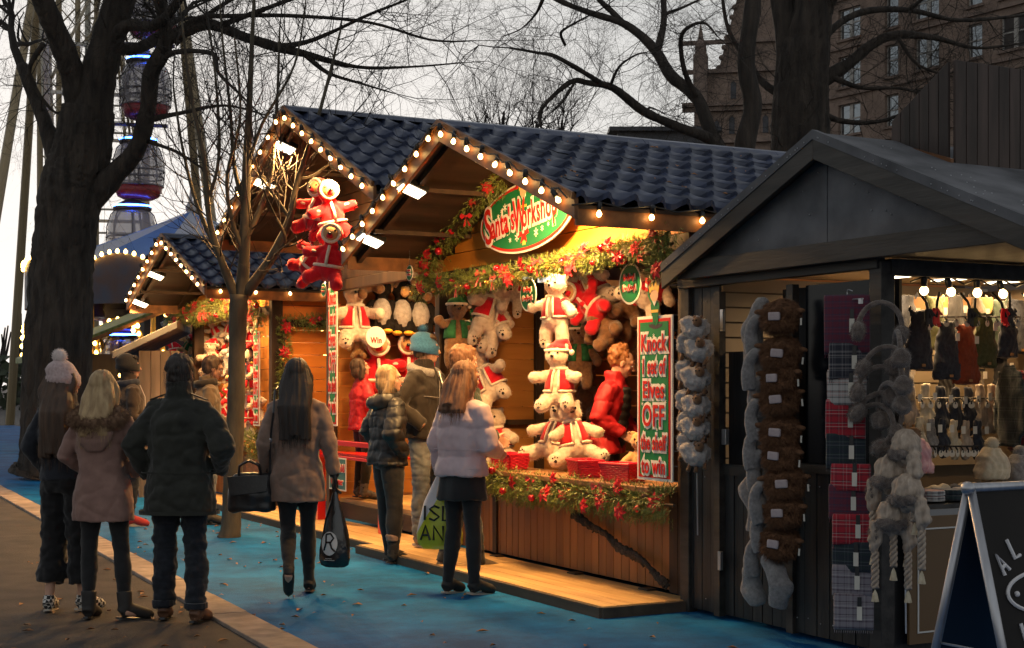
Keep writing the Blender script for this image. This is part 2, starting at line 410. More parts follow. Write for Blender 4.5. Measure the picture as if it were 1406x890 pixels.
def stall_roof(root, sb, se, tc, half, ze, zp, rafters=True, cols=None):
    """gabled tiled roof, ridge along s"""
    L = se-sb; sl = math.hypot(half, zp-ze); an = math.atan2(zp-ze, half)
    rf = MB()
    for sg in (-1, 1):
        rf.prism([(sb+.03, tc, zp-.03), (sb+.03, tc+sg*half, ze-.03), (sb+.03, tc+sg*half, ze-.055), (sb+.03, tc, zp-.055)], (L-.06, 0, 0))
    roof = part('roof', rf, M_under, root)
    ncol = cols or int(L/.2); cw = L/ncol; nrow = 7; rl = sl/nrow
    o = Vector(org_of(root))
    for sg in (-1, 1):
        for r in range(nrow):
            for c in range(ncol):
                q = bpy.data.objects.new('roof_tile', TILE); link(q, roof)
                d = r*rl
                if sg < 0:   # slope that falls towards -t: tile local -y is downslope
                    q.location = Vector((sb+c*cw, tc-d*math.cos(an), zp-d*math.sin(an)+.012))-o
                    q.rotation_euler = Euler((an+random.uniform(-.012, .012), random.uniform(-.015, .015), random.uniform(-.008, .008))); q.scale = (cw/.2, rl/.3, 1)
                else:
                    q.location = Vector((sb+(c+1)*cw, tc+d*math.cos(an), zp-d*math.sin(an)+.012))-o
                    q.rotation_euler = Euler((an, 0, math.pi)); q.scale = (cw/.2, rl/.3, 1)
    rc = MB()
    n = int(L/.42)
    for i in range(n):
        a, b = sb+L*i/n, sb+L*(i+1)/n-.005
        rc.prism([(a, tc-.11, zp-.005), (a, tc-.06, zp+.04), (a, tc, zp+.062), (a, tc+.06, zp+.04), (a, tc+.11, zp-.005), (a, tc, zp+.02)], (b-a, 0, 0))
    part('ridge_cap', rc, M_tile, roof)
    for sg in (-1, 1):     # barge boards
        up = Vector((0, 0, 1)); a = Vector((sb, tc, zp+.045)); b = Vector((sb, tc+sg*(half+.03), ze+.045-.012))
        w = .16
        part('barge_board', MB().prism([a, b, b-up*w, a-up*w], (.03, 0, 0)), M_barge, roof, bev=.004)
        a2, b2 = a+Vector((-.02, 0, .012)), b+Vector((-.02, 0, .012))
        part('barge_trim', MB().prism([a2, b2, b2-up*.045, a2-up*.045], (.019, 0, 0)), M_barge, roof)
        part('fascia', MB().box(((sb+se)/2+.016, tc+sg*(half-.02), ze-.095), (L-.04, .025, .13)), M_barge, roof)
    if rafters:
        for i in range(7):     # purlins and rafters seen from below
            s = sb+.12+i*(L-.3)/6
            for sg in (-1, 1):
                a = Vector((s, tc, zp-.056)); b = Vector((s, tc+sg*(half-.05), ze-.05)); up = Vector((0, 0, 1))
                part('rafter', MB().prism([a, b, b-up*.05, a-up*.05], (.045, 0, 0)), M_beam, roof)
        for sg in (-1, 1):
            for k in (.35, .7):
                tt = tc+sg*half*k; zz = zp-(zp-ze)*k-.115
                part('purlin', MB().box(((sb+se)/2, tt, zz), (L-.1, .05, .035)), M_beam, roof)
    return roof
def rline(tc, half, ze, zp): return lambda t: zp-(zp-ze)*abs(t-tc)/half-.06
def flood(label, pos, tilt=(0, 0), energy=60, sz=(.2, .13), face=None, group='floodlights under the stall roofs', col=(1, .54, .18)):
    root = thing('floodlight', label, 'floodlight', pos, group=group)
    h = bpy.data.objects.new('housing', None)
    Rm = Euler((tilt[0], tilt[1], 0)).to_matrix()
    hb = MB(); hb.box(Rm @ Vector((0, 0, .03)), (sz[0]+.03, sz[1]+.03, .05), Rm); hb.tube([Rm @ Vector((0, 0, .05)), Rm @ Vector((0, 0, .05))+Vector((0, 0, .07))], .012, 6)
    part('housing', hb, M_black, root, org=(0, 0, 0), bev=.004)
    part('glass', MB().box(Rm @ Vector((0, 0, -.001)), (sz[0], sz[1], .008), Rm), M_flood, root, org=(0, 0, 0))
    ld = bpy.data.lights.new('flood_lamp', 'AREA'); ld.shape = 'RECTANGLE'; ld.size = sz[0]; ld.size_y = sz[1]; ld.energy = energy; ld.color = col
    ld.spread = R(165); ld.energy = energy*.95
    lo = bpy.data.objects.new('flood_lamp', ld); link(lo, root); lo.location = Rm @ Vector((0, 0, -.012)); lo.rotation_euler = Rm.to_euler()
    return root

WS = 5.72      # front wall plane of the stalls
SB = 4.75      # plane of the barge boards
# ---- stall 1 (toy stall with the oval sign)
T0, T1, TC1 = 8.25, 12.2, 10.13
st1 = thing('market_stall', 'pine toy stall with the big oval sign under its lit gable', 'market stall', (WS, T0, 0), group='market stalls along the blue path')
stall_roof(st1, SB, 8.85, TC1, 2.02, 2.71, 3.50)
rl1 = rline(TC1, 2.02, 2.71, 3.50)
planks_tz(st1, WS, T0-.1, T1+.0, 2.56, 3.5, .15, M_plank, roof=rl1)
part('lintel', MB().box((WS+.03, (T0+T1)/2, 2.50), (.09, T1-T0+.16, .11)), M_beam, st1, bev=.005)
for tt, ss in ((T0, WS), (T1, WS), (T0, 8.2), (T1, 8.2)):
    part('post', MB().box((ss+.03, tt, 1.25), (.10, .10, 2.42)), M_beam, st1, bev=.006)
part('post', MB().box((6.76, T1-.03, 1.3), (.09, .05, 2.4)), M_beam, st1, bev=.004)
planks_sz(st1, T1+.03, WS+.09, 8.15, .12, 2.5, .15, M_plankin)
planks_sz(st1, T0-.03, WS+.09, 8.15, .12, 2.62, .15, M_plankx)
planks_tz(st1, 8.2, T0+.06, T1-.06, .12, 2.7, .15, M_beam)
part('rail', MB().box((7.0, T1-.02, 1.17), (2.4, .035, .05)), M_beam, st1)
part('floor', MB().box((6.98, (T0+T1)/2, .11), (2.38, T1-T0-.12, .05)), M_edge, st1)
# counter
part('counter_top', MB().box((WS-.02, (T0+T1)/2, .80), (.48, T1-T0-.12, .04)), M_count, st1, bev=.006)
n = 36; w_ = (T1-T0-.12)/n
for i in range(n):
    tt = T0+.06+w_*(i+.5)
    part('front_plank', MB().box((WS+.01+random.uniform(-.002, .002), tt, .43), (.02, w_-.006, .68)), M_vert, st1, bev=.002)
part('divider', MB().box((WS-.008, 11.05, .43), (.02, .07, .68)), M_beam, st1)
part('corner_board', MB().box((WS-.012, T0+.1, .43), (.02, .10, .70)), M_beam, st1)
rl_ = MB()
for i in range(70):
    s_, k_ = random.uniform(4.9, 8.5), random.uniform(.06, .95); c_ = Vector((s_, TC1-2.02*k_, 3.50-.79*k_+.05)); a = random.uniform(0, 6.28); r = random.uniform(.012, .03)
    d_ = Vector((math.cos(a), math.sin(a)*.93, math.sin(a)*.37))*r; e_ = Vector((-math.sin(a), math.cos(a)*.93, math.cos(a)*.37))*r*.6
    rl_.add([c_-d_, c_-e_+Vector((0, 0, .008)), c_+d_, c_+e_+Vector((0, 0, .01))], [(0, 1, 2, 3)])
part('roof_leaves', rl_, M_leaf, st1, kind='stuff')
# ---- stall 2 (taller roof, penguin wall)
TC2 = 13.72
st2 = thing('market_stall', 'taller tiled stall with penguins on its wall, between two lower stalls', 'market stall', (WS, 12.3, 0), group='market stalls along the blue path')
stall_roof(st2, SB, 8.85, TC2, 2.25, 3.20, 4.22)
rl2 = rline(TC2, 2.25, 3.20, 4.22)
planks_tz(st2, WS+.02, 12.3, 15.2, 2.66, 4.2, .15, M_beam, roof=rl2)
part('lintel', MB().box((WS+.04, 13.7, 2.60), (.08, 2.9, .11)), M_beam, st2, bev=.005)
for tt, ss in ((15.02, WS), (15.02, 8.1), (12.36, 8.1)):
    part('post', MB().box((ss+.03, tt, 1.3), (.10, .10, 2.6)), M_beam, st2, bev=.006)
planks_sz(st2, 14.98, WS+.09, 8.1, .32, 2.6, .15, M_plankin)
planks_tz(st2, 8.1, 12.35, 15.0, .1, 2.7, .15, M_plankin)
part('floor', MB().box((6.97, 13.7, .27), (2.3, 2.5, .05)), M_deck, st2)
part('step_face', MB().box((5.80, 13.7, .17), (.03, 2.5, .16)), M_edge, st2)
# ---- stall 3
TC3 = 18.6; S3 = WS
st3 = thing('market_stall', 'far toy stall with amber plank side and a lit gable behind the bare tree', 'market stall', (S3, 16.9, 0), group='market stalls along the blue path')
stall_roof(st3, SB+.05, 8.6, TC3, 1.9, 2.70, 3.42)
rl3 = rline(TC3, 1.9, 2.70, 3.42)
planks_tz(st3, S3, 16.9, 20.3, 2.5, 3.4, .15, M_plank, roof=rl3)
planks_sz(st3, 16.92, S3+.12, 8.4, .1, 2.68, .15, M_plankx)
for tt, ss in ((16.93, S3), (20.3, S3), (16.93, 8.45)):
    part('post', MB().box((ss+.03, tt-.02, 1.3), (.14, .12, 2.62)), M_beam, st3, bev=.006)
part('lintel', MB().box((S3+.03, 18.6, 2.44), (.09, 3.5, .11)), M_beam, st3)
part('side_rail', MB().box((7.1, 16.895, 2.28), (2.5, .03, .09)), M_beam, st3)
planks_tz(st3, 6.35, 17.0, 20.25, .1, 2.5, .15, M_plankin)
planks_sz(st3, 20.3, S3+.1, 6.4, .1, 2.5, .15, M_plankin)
part('counter_top', MB().box((S3-.02, 18.6, .80), (.48, 3.3, .04)), M_count, st3)
for i in range(30):
    part('front_plank', MB().box((S3+.01, 16.98+.11*(i+.5), .43), (.02, .104, .68)), M_vert, st3)
# ---- boarded walkway in front (boards run along t)
dk = thing('boarded_walkway', 'pale grooved timber decking laid along the foot of the stalls', 'decking', (5.0, 8.0, 0))
def deck(t0, t1, s0, s1, nb):
    w = (s1-s0)/nb; t = t0
    while t < t1-.05:
        te = min(t+2.4, t1)
        for i in range(nb):
            a = s0+w*i
            part('deck_board', MB().box((a+w/2, (t+te)/2, .065+random.uniform(-.001, .001)), (w-.006, te-t-.006, .022)), M_deck, dk, bev=.002)
            if i % 2 == 0 and nb < 9: pass
        t = te
deck(8.08, 12.3, 4.96, WS-.03, 6)
deck(12.3, 16.8, 5.12, WS+.02, 5)
deck(16.8, 21, 5.2, WS-.02, 4)
part('front_edge', MB().box((4.945, 10.19, .035), (.025, 4.22, .07)), M_edge, dk)
part('end_edge', MB().box((5.32, 8.065, .035), (.74, .025, .07)), M_edge, dk)
part('front_edge', MB().box((5.105, 14.55, .035), (.025, 4.5, .07)), M_edge, dk)
part('front_edge', MB().box((5.185, 18.9, .035), (.025, 4.2, .07)), M_edge, dk)
for t_ in (8.6, 9.6, 10.9, 11.9):
    part('hinge', MB().box((WS-.07, t_, .082), (.08, .12, .012)), M_black, dk)

# floodlights seen under the roofs (photo pixels -> under the far slope of each gable)
def under(px, py, tc, half, ze, zp, s0=5.2):
    """where the ray of a pixel meets the underside of the far slope"""
    for i in range(400):
        s = 4.8+i*.01; q = atS(px, py, s)
        if q.z >= zp-(zp-ze)*abs(q.y-tc)/half-.13: return q
    return atS(px, py, s0)
for (px, py, args, lab, e) in (
    (565, 262, (TC1, 2.02, 2.71, 3.50), 'upper floodlight under the far slope of the oval-sign stall', 15),
    (508, 331, (TC1, 2.02, 2.71, 3.50), 'lower floodlight by the eave of the oval-sign stall', 15),
    (390, 203, (TC2, 2.25, 3.20, 4.22), 'upper floodlight beneath the tallest gable', 26),
    (362, 254, (TC2, 2.25, 3.20, 4.22), 'lower floodlight beneath the tallest gable behind branches', 26),
    (213, 379, (TC3, 1.9, 2.70, 3.42), 'upper floodlight under the gable of the farthest stall', 30),
    (192, 417, (TC3, 1.9, 2.70, 3.42), 'lower floodlight under the gable of the farthest stall', 24)):
    q = under(px, py, *args); print('flood', px, py, tuple(round(c, 2) for c in q))
    an = math.atan2(args[3]-args[2], args[1])
    flood(lab, tuple(q), (-.3, .35), e)
# lamps on the near slopes, hidden from here by the barge boards, that light the signs and the goods
for pos, lab, e in (((5.05, 9.2, 3.02), 'floodlight tucked behind the barge board above the oval sign', 34),
                    ((5.1, 13.0, 3.62), 'floodlight on the near slope of the tallest gable', 22),
                    ((5.1, 17.6, 2.95), 'floodlight on the near slope of the farthest gable', 26)):
    flood(lab, pos, (.35, -.55), e)
flood('added unseen floodlight by the penguin wall turned on the amber plank side', (6.2, 16.2, 2.72), (-.5, 0), 12)  # extra lamp added to brighten the amber planks of the far stall
for pos, lab, e, sz_ in (((5.95, 10.2, 2.60), 'work lamp inside the oval-sign stall, hidden above its fir swag', 13, (.2, 1.2)),
                    ((6.2, 13.7, 2.74), 'work lamp over the penguin wall', 14, (.3, .8)), ((5.86, 18.6, 2.50), 'work lamp over the packed toys of the farthest stall', 22, (.12, 1.6))):
    flood(lab, pos, (0, 0), e, sz_, group='work lamps inside the stalls')
# strings of bulbs along barge boards and eaves
def barge_pts(tc, half, ze, zp, sb, t_a=None): return [(sb-.04, tc+half, ze-.0), (sb-.04, tc, zp-.0), (sb-.04, tc-half, ze-.0)]
b1 = barge_pts(TC1, 2.02, 2.71, 3.50, SB)
string_lights('warm bulbs along the barge boards of the oval-sign stall', b1, .245, 'strings of warm bulbs')
string_lights('warm bulbs along the blue-tiled eave beside the oval sign', [(SB-.02, TC1-2.05, 2.66), (8.4, TC1-2.05, 2.66)], .40, 'strings of warm bulbs')
b2 = barge_pts(TC2, 2.25, 3.20, 4.22, SB)
string_lights('warm bulbs along the barge boards of the tallest gable', b2, .27, 'strings of warm bulbs')
b3 = barge_pts(TC3, 1.9, 2.70, 3.42, SB+.05)
string_lights('warm bulbs edging the gable of the farthest stall', b3, .25, 'strings of warm bulbs')
string_lights('warm bulbs along the eave over the amber plank side wall', [(SB+.03, TC3-1.93, 2.66), (8.2, TC3-1.93, 2.66)], .42, 'strings of warm bulbs')

# ================================================================ charcoal hut
HS, HB = 5.63, 5.48
HT0, HT1, HTC = 6.18, 8.1, 6.55       # serving-side corner, far corner, ridge
HZE, HZP, HH = 2.29, 2.93, 1.53
hut = thing('market_hut', 'charcoal boarded hut with felt roof selling hats and scarves', 'market hut', (HS, HT1, 0))
def vplanks_tz(root, s, t0, t1, z0, z1, w, m, name='board', th=.02):
    n = max(1, round((t1-t0)/w)); w = (t1-t0)/n
    for i in range(n):
        part(name, MB().box((s+random.uniform(-.003, .003), t0+w*(i+.5), (z0+z1)/2), (th, w-.007, z1-z0)), m, root, bev=.002)
DOOR0, DOOR1 = atS(1090, 500, HS).y, atS(990, 500, HS).y
vplanks_tz(hut, HS, DOOR1, HT1, .03, 2.16, .105, M_hut)
vplanks_tz(hut, HS, HT0, DOOR0, .03, 1.0, .105, M_hut)
part('door_frame', MB().box((HS-.01, DOOR1, 1.07), (.05, .06, 2.1)), M_hutx, hut)
part('door_frame', MB().box((HS-.01, DOOR0, 1.07), (.05, .06, 2.1)), M_hutx, hut)
vplanks_tz(hut, HS+.02, DOOR0+.03, DOOR1-.03, .03, .95, .1, M_hut, 'door_board')
part('door_rail', MB().box((HS+.01, (DOOR0+DOOR1)/2, .97), (.04, DOOR1-DOOR0-.06, .07)), M_hutx, hut)
part('sill', MB().box((HS-.01, (DOOR0+HT0)/2, 1.02), (.07, DOOR0-HT0-.06, .05)), M_hutx, hut)
M_glass = mat('dark_glass', (.006, .008, .012), .15, spec=.2)
part('door_blackout', MB().box((HS+.05, (DOOR0+DOOR1)/2, 1.35), (.02, DOOR1-DOOR0-.06, .76)), M_hut, hut)  # dark board added behind the door opening to darken the inside
part('pane', MB().box((HS+.03, (DOOR0+HT0)/2-.02, 1.58), (.008, DOOR0-HT0-.12, 1.06)), M_glass, hut)
part('corner_post', MB().box((HS, HT0+.02, 1.1), (.10, .10, 2.2)), M_hutx, hut, bev=.005)
part('corner_post', MB().box((HS-.005, HT1-.03, 1.1), (.06, .10, 2.2)), M_hutx, hut, bev=.005)
part('head_beam', MB().box((HS-.035, (HT1+HT0)/2, 2.215), (.06, HT1-HT0+.02, .11)), M_hutx, hut, bev=.004)
up = Vector((0, 0, 1))
def hz(t): return HZP-(HZP-HZE)*abs(t-HTC)/HH
gp = [(HTC-HH+.18, HZE-.0), (HTC, HZE-.0), (HTC, hz(HTC)-.08), (HTC-HH+.18, hz(HTC-HH+.18)-.08)]
part('gable_panel', MB().prism([(HB+.06, a, b) for a, b in gp], (.02, 0, 0)), M_felt, hut)
gp = [(HTC+.008, HZE-.0), (HTC+HH-.18, HZE-.0), (HTC+HH-.18, hz(HTC+HH-.18)-.08), (HTC+.008, hz(HTC)-.08)]
part('gable_panel', MB().prism([(HB+.06, a, b) for a, b in gp], (.02, 0, 0)), M_felt, hut)
part('gable_beam', MB().box((HB+.03, HTC, HZE-.02), (.06, 2*HH-.2, .12)), M_hutx, hut, bev=.004)
HE = 8.0
roofo = None
rf = MB()
for sg in (-1, 1):
    rf.prism([(HB-.03, HTC, HZP), (HB-.03, HTC+sg*HH, HZE), (HB-.03, HTC+sg*HH, HZE+.03), (HB-.03, HTC, HZP+.03)], (HE-HB, 0, 0))
hr = part('roof', rf, M_felt, hut)
for sg in (-1, 1):
    a = Vector((HB-.05, HTC, HZP+.035)); b = Vector((HB-.05, HTC+sg*(HH+.02), HZE+.035-.01)); 
    part('barge_board', MB().prism([a-up*.045, b-up*.045, b-up*.16, a-up*.16], (.03, 0, 0)), M_hutx, hr, bev=.003)
    part('barge_felt', MB().prism([a+Vector((-.006, 0, .01)), b+Vector((-.006, 0, .01)), b-up*.045+Vector((-.006, 0, 0)), a-up*.045+Vector((-.006, 0, 0))], (.034, 0, 0)), M_felt, hr)
nl = MB()
for i in range(34):
    sg = random.choice((-1, 1)); q = random.uniform(.03, .97)
    nl.ell((HB-.056, HTC+sg*HH*q, HZP+.03-(HZP-HZE)*q-.02), .0045, nu=6, nv=4)
for i in range(14):
    q = random.uniform(-.7, .6); nl.ell((HB+.055, HTC+HH*q, HZE+.08+random.random()*(hz(HTC+HH*q)-HZE-.2)), .0045, nu=6, nv=4)
for i in range(16):
    q = random.uniform(.1, .95); nl.ell((HB+random.uniform(.05, .4), HTC-HH*q, hz(HTC-HH*q)+.031), .004, nu=6, nv=4)
part('nail_heads', nl, M_steel, hr, kind='stuff')
part('lining', MB().box((6.7, 5.75, 2.235), (2.2, .95, .02)), M_hutx, hut)
sc_ = MB()
for t_ in [HT1-.03-.105*i for i in range(2, 19)]:
    for z_ in (.12, .92, 2.06):
        if DOOR1-.04 < t_ or (t_ < DOOR0+.04 and z_ < 1.0): sc_.ell((HS-.013, t_+random.uniform(-.01, .01), z_+random.uniform(-.01, .01)), .0042, nu=6, nv=4)
part('screw_heads', sc_, M_steel, hut, kind='stuff')
# inside of the hut: back wall, shelves seen over the counter
M_slat = mat('cream_slatwall', (.36, .28, .18), .5, (.44, .35, .24), scale=2)
M_slatd = mat('dull_brown_board', (.16, .12, .08), .6)  # darker brown board behind the slats, also end wall and shelf
for i in range(13):
    part('slat', MB().box((6.95, 7.86, .98+i*.1), (2.4, .02, .088)), M_slat, hut)
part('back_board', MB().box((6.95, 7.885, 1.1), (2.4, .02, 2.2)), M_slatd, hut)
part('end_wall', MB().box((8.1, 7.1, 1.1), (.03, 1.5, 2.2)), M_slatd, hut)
part('ceiling', MB().box((6.9, 6.99, 2.25), (2.35, 1.75, .02)), M_slat, hut)
part('head_rail', MB().box((6.9, HT0, 2.17), (2.5, .07, .09)), M_hutx, hut)
CZ = .84
part('serving_counter', MB().box((6.9, 6.42, CZ-.02), (2.4, .60, .04)), M_hutx, hut)
part('counter_front', MB().box((6.9, 6.19, .40), (2.4, .03, .80)), M_hut, hut)
part('price_strip', MB().box((6.9, 6.11, CZ-.045), (2.4, .012, .04)), mat('grey_strip', (.25, .24, .23), .4), hut)
string_lights('bare globe bulbs on a bar over the hat counter', [(5.84, 6.2, 2.085), (7.9, 6.2, 2.085)], .2, 'strings of warm bulbs', GLOBE, sag=0)
for i, s_ in enumerate((6.75, 7.25, 7.75)):
    flood('strip lamp %s inside the hat hut' % ('nearest its window', 'over its middle', 'at its far end')[i], (s_+.05, 7.35, 2.235), (0, 0), 3.0, (.1, .3), group='lamps inside the hat hut', col=(1, .62, .28))
# brown board on the counter front with white rule and letter
bd = thing('sign_board', 'brown board with a thin white border and a capital W under the counter', 'sign', (5.74, 6.1, .07))
M_brown = mat('brown_panel', (.115, .062, .022), .5, (.14, .078, .03), scale=2)
part('panel', MB().box((6.75, 6.11, .425), (2.02, .02, .71)), M_brown, bd, bev=.002)
M_line = mat('white_line', (.62, .6, .56), .5)
for c, d in (((6.75, 6.096, .71), (1.9, .006, .008)), ((6.75, 6.096, .135), (1.9, .006, .008)), ((5.80, 6.096, .422), (.008, .006, .583))):
    part('border_line', MB().box(c, d), M_line, bd)
text('W', .16, M_line, bd, Vector((6.14, 6.095, .50))-Vector(ORG[bd.name]), SIDE, ext=.003, off=.002)
# boarded chimney-like enclosure on the hut roof
en = thing('roof_enclosure', 'brown boarded enclosure standing on the felt roof of the hut', 'enclosure', (6.05, 6.11, 2.6))
n = 6
for i in range(n):
    ta, tb = 6.58-(6.58-6.12)*i/n, 6.58-(6.58-6.12)*(i+1)/n+.005
    f = lambda t: 3.08+(6.58-t)/(6.58-6.11)*.27
    part('board', MB().prism([(6.05, ta, hz(ta)+.02), (6.05, tb, hz(tb)+.02), (6.05, tb, f(tb)), (6.05, ta, f(ta))], (.02, 0, 0)), M_box, en, bev=.002)
for i in range(18):
    s0 = 6.075+i*.085
    part('board', MB().box((s0+.04, 6.10, 3.05), (.079, .02, .60)), M_box, en, bev=.002)
for i in range(6):
    part('board', MB().box((7.6, 6.15+i*.085, 3.05), (.02, .079, .60)), M_box, en, bev=.002)
part('foot_batten', MB().prism([(6.03, 6.6, hz(6.6)+.032), (6.03, 6.08, hz(6.08)+.032), (6.03, 6.08, hz(6.08)+.055), (6.03, 6.6, hz(6.6)+.055)], (.02, 0, 0)), M_barge, en)
# ================================================================ trees
def limb(mb, pts, radii, n=10, lump=.06, sub=5):
    """smooth tube through pts (Catmull-Rom)"""
    P_ = [Vector(p) for p in pts]; out = []; rr = []
    for i in range(len(P_)-1):
        p0, p1, p2, p3 = P_[max(i-1, 0)], P_[i], P_[i+1], P_[min(i+2, len(P_)-1)]
        for k in range(sub):
            u = k/sub; out.append(.5*((2*p1)+(p2-p0)*u+(2*p0-5*p1+4*p2-p3)*u*u+(3*p1-3*p2+p3-p0)*u**3))
            rr.append(radii[i]+(radii[i+1]-radii[i])*u)
    out.append(P_[-1]); rr.append(radii[-1])
    rr = [r*(1+lump*random.uniform(-1, 1)) for r in rr]
    o = len(mb.v); mb.tube(out, rr, n)
    if n > 40:      # deep cracked ridges of old bark
        for i in range(o, len(mb.v)):
            v = Vector(mb.v[i]); c = out[min((i-o)//n, len(out)-1)]; d = v-c; w_ = Vector((v.x*9, v.y*9, v.z*1.1))
            mb.v[i] = tuple(c+d*(1+.10*noise.noise(Vector((v.x*2.5, v.y*2.5, v.z*.5)))-.10*(1-min(1, abs(noise.noise(w_))*4))-.03*noise.noise(v*16)))
    elif n >= 10:
        for i in range(o, len(mb.v)):
            v = Vector(mb.v[i]); c = out[min((i-o)//n, len(out)-1)]; d = v-c
            mb.v[i] = tuple(c+d*(1+.12*noise.noise(Vector((v.x*3.2, v.y*3.2, v.z*.5)))+.04*noise.noise(v*7)))
    return out, rr
def twig(mb, p, d, L, r, depth, wild=.5, up=.15, cnt=3):
    pts = [p.copy()]; rr = [r]; n = 5 if depth > 0 else 4
    for i in range(n):
        d = (d+Vector((random.gauss(0, wild), random.gauss(0, wild), random.gauss(0, wild)+up))*.35).normalized()
        p = p+d*(L/n); pts.append(p.copy()); rr.append(r*(1-.75*(i+1)/n))
        if depth > 0:
            for k in range(cnt if i else 1):
                if random.random() < .62:
                    a = d.orthogonal().normalized(); a = Matrix.Rotation(random.uniform(0, 6.283), 3, d) @ a
                    twig(mb, p, (d*random.uniform(.35, 1)+a*random.uniform(.5, 1)).normalized(), L*random.uniform(.4, .75), rr[-1]*.7, depth-1, wild, up, cnt)
    mb.tube(pts, rr, 3 if r < .02 else 5, cap=False)
def tree(label, trunk, limbs, Y, m_trunk, twigs, group=None, sc=1.0, tw=(1.2, .02, 2), wild=.5, up=.15, nside=14, name='bare_tree', jit=1.0, cnt=3, minr=.003):
    """trunk/limbs: polylines of (px,py,r_px) surveyed at distance Y"""
    k = Y/FOC
    placed = []
    def conv(pl, dy1=0.0):
        # a limb starts at the depth of the wood it grows from and drifts nearer or farther along its length
        x0, y0 = pl[0][:2]; d0 = min(placed, key=lambda q: (q[0]-x0)**2+(q[1]-y0)**2)[2] if placed else 0.0; n = len(pl); out = []
        for i, (x, y, r) in enumerate(pl):
            d = d0+dy1*i/max(1, n-1); out.append(atY(x, y, Y+d))
            if i:
                xa, ya, da = pl[i-1][0], pl[i-1][1], d0+dy1*(i-1)/max(1, n-1)
                for w in (.25, .5, .75, 1): placed.append((xa+(x-xa)*w, ya+(y-ya)*w, da+(d-da)*w))
        return out, [max(minr, r*k) for x, y, r in pl]
    pts, rd = conv(trunk); base = Vector((pts[0].x, Y, 0)); 
    root = thing(name, label, 'tree', tuple(base), frame='W', group=group)
    mb = MB(); limb(mb, pts, rd, 56 if nside > 17 else nside, .02 if nside > 17 else .05, 16 if nside > 17 else 5); part('trunk', mb, m_trunk, root, True)
    tm = MB()
    for pl in limbs:
        d1 = random.uniform(-1, 1)*jit
        pp, rr = conv(pl, d1); mb = MB(); o, r2 = limb(mb, pp, rr, 10 if rr[0] > .03 else 6)
        part('branch', mb, m_trunk, root, True)
        nt = int(twigs*len(o)/20)
        for i in range(nt):
            j = int(random.uniform(.12, 1)*(len(o)-1)); j = min(j, len(o)-2)
            ax = (o[j+1]-o[j]).normalized(); a = Matrix.Rotation(random.uniform(0, 6.283), 3, ax) @ ax.orthogonal().normalized()
            L = tw[0]*random.uniform(.5, 1.3); twig(tm, o[j], (ax*random.uniform(.1, 1)+a).normalized(), L, min(tw[1], r2[j]*.6), tw[2], wild, up, cnt)
        twig(tm, o[-1], (o[-1]-o[-2]).normalized(), tw[0]*1.2, rr[-1]*.9, tw[2], wild, up, cnt)
    part('crown', tm, M_twig, root)
    print(label, len(tm.f), 'twig faces'); return root
# big plane tree at the far end
tree('massive dark tree trunk dividing into thick limbs beside the path', [(72, 656, 58), (76, 625, 48), (80, 480, 45), (86, 360, 42), (97, 270, 43), (112, 215, 40), (122, 150, 36)],
     [[(112, 150, 24), (98, 100, 17), (82, 55, 15), (62, 8, 14), (40, -40, 12)],
      [(122, 165, 34), (134, 110, 26), (148, 55, 22), (165, 0, 20), (180, -60, 18)],
      [(120, 275, 22), (158, 240, 15), (190, 200, 12), (203, 150, 11), (208, 100, 11), (228, 60, 10), (222, 10, 9), (205, -50, 8)],
      [(80, 225, 14), (62, 170, 10), (46, 130, 9), (30, 90, 8)],
      [(140, 75, 10), (172, 36, 8), (210, 36, 7), (240, 8, 6), (262, -40, 5)],
      [(150, 68, 9), (190, 66, 8), (218, 50, 7)],
      [(222, 58, 9), (255, 42, 9), (289, 34, 7), (336, 51, 7), (381, 65, 6.5), (418, 74, 5), (490, 92, 2.6), (562, 92, 1.6), (637, 86, .8)],
      [(222, 66, 6), (268, 27, 4), (319, 22, 3), (405, 22, 2.6), (507, 31, 2), (592, 55, 1.4), (654, 56, .7)],
      [(381, 65, 5), (420, 58, 3), (456, 44, 2.4), (507, 20, 2), (558, 0, 1.4), (600, -20, .8)],
      [(418, 74, 4), (450, 100, 2.5), (500, 116, 1.6), (540, 128, .8)],
      [(210, 90, 6), (240, 72, 4), (292, 74, 3), (300, 100, 2.4), (330, 130, 1.6), (360, 160, .8)],
      [(200, 165, 5), (250, 155, 3), (310, 145, 2), (370, 160, 1)],
      [(205, 195, 3), (245, 210, 2), (290, 240, 1.2)],
      [(60, 60, 4), (40, 100, 3), (70, 150, 2), (100, 160, 1)],
      [(240, 60, 5), (300, 10, 3), (380, -30, 2)], [(300, 36, 4), (370, 10, 3), (450, -20, 2)]],
     24, M_bark, 13, tw=(1.6, .009, 2), wild=.6, up=0.0, nside=22, jit=1.5)
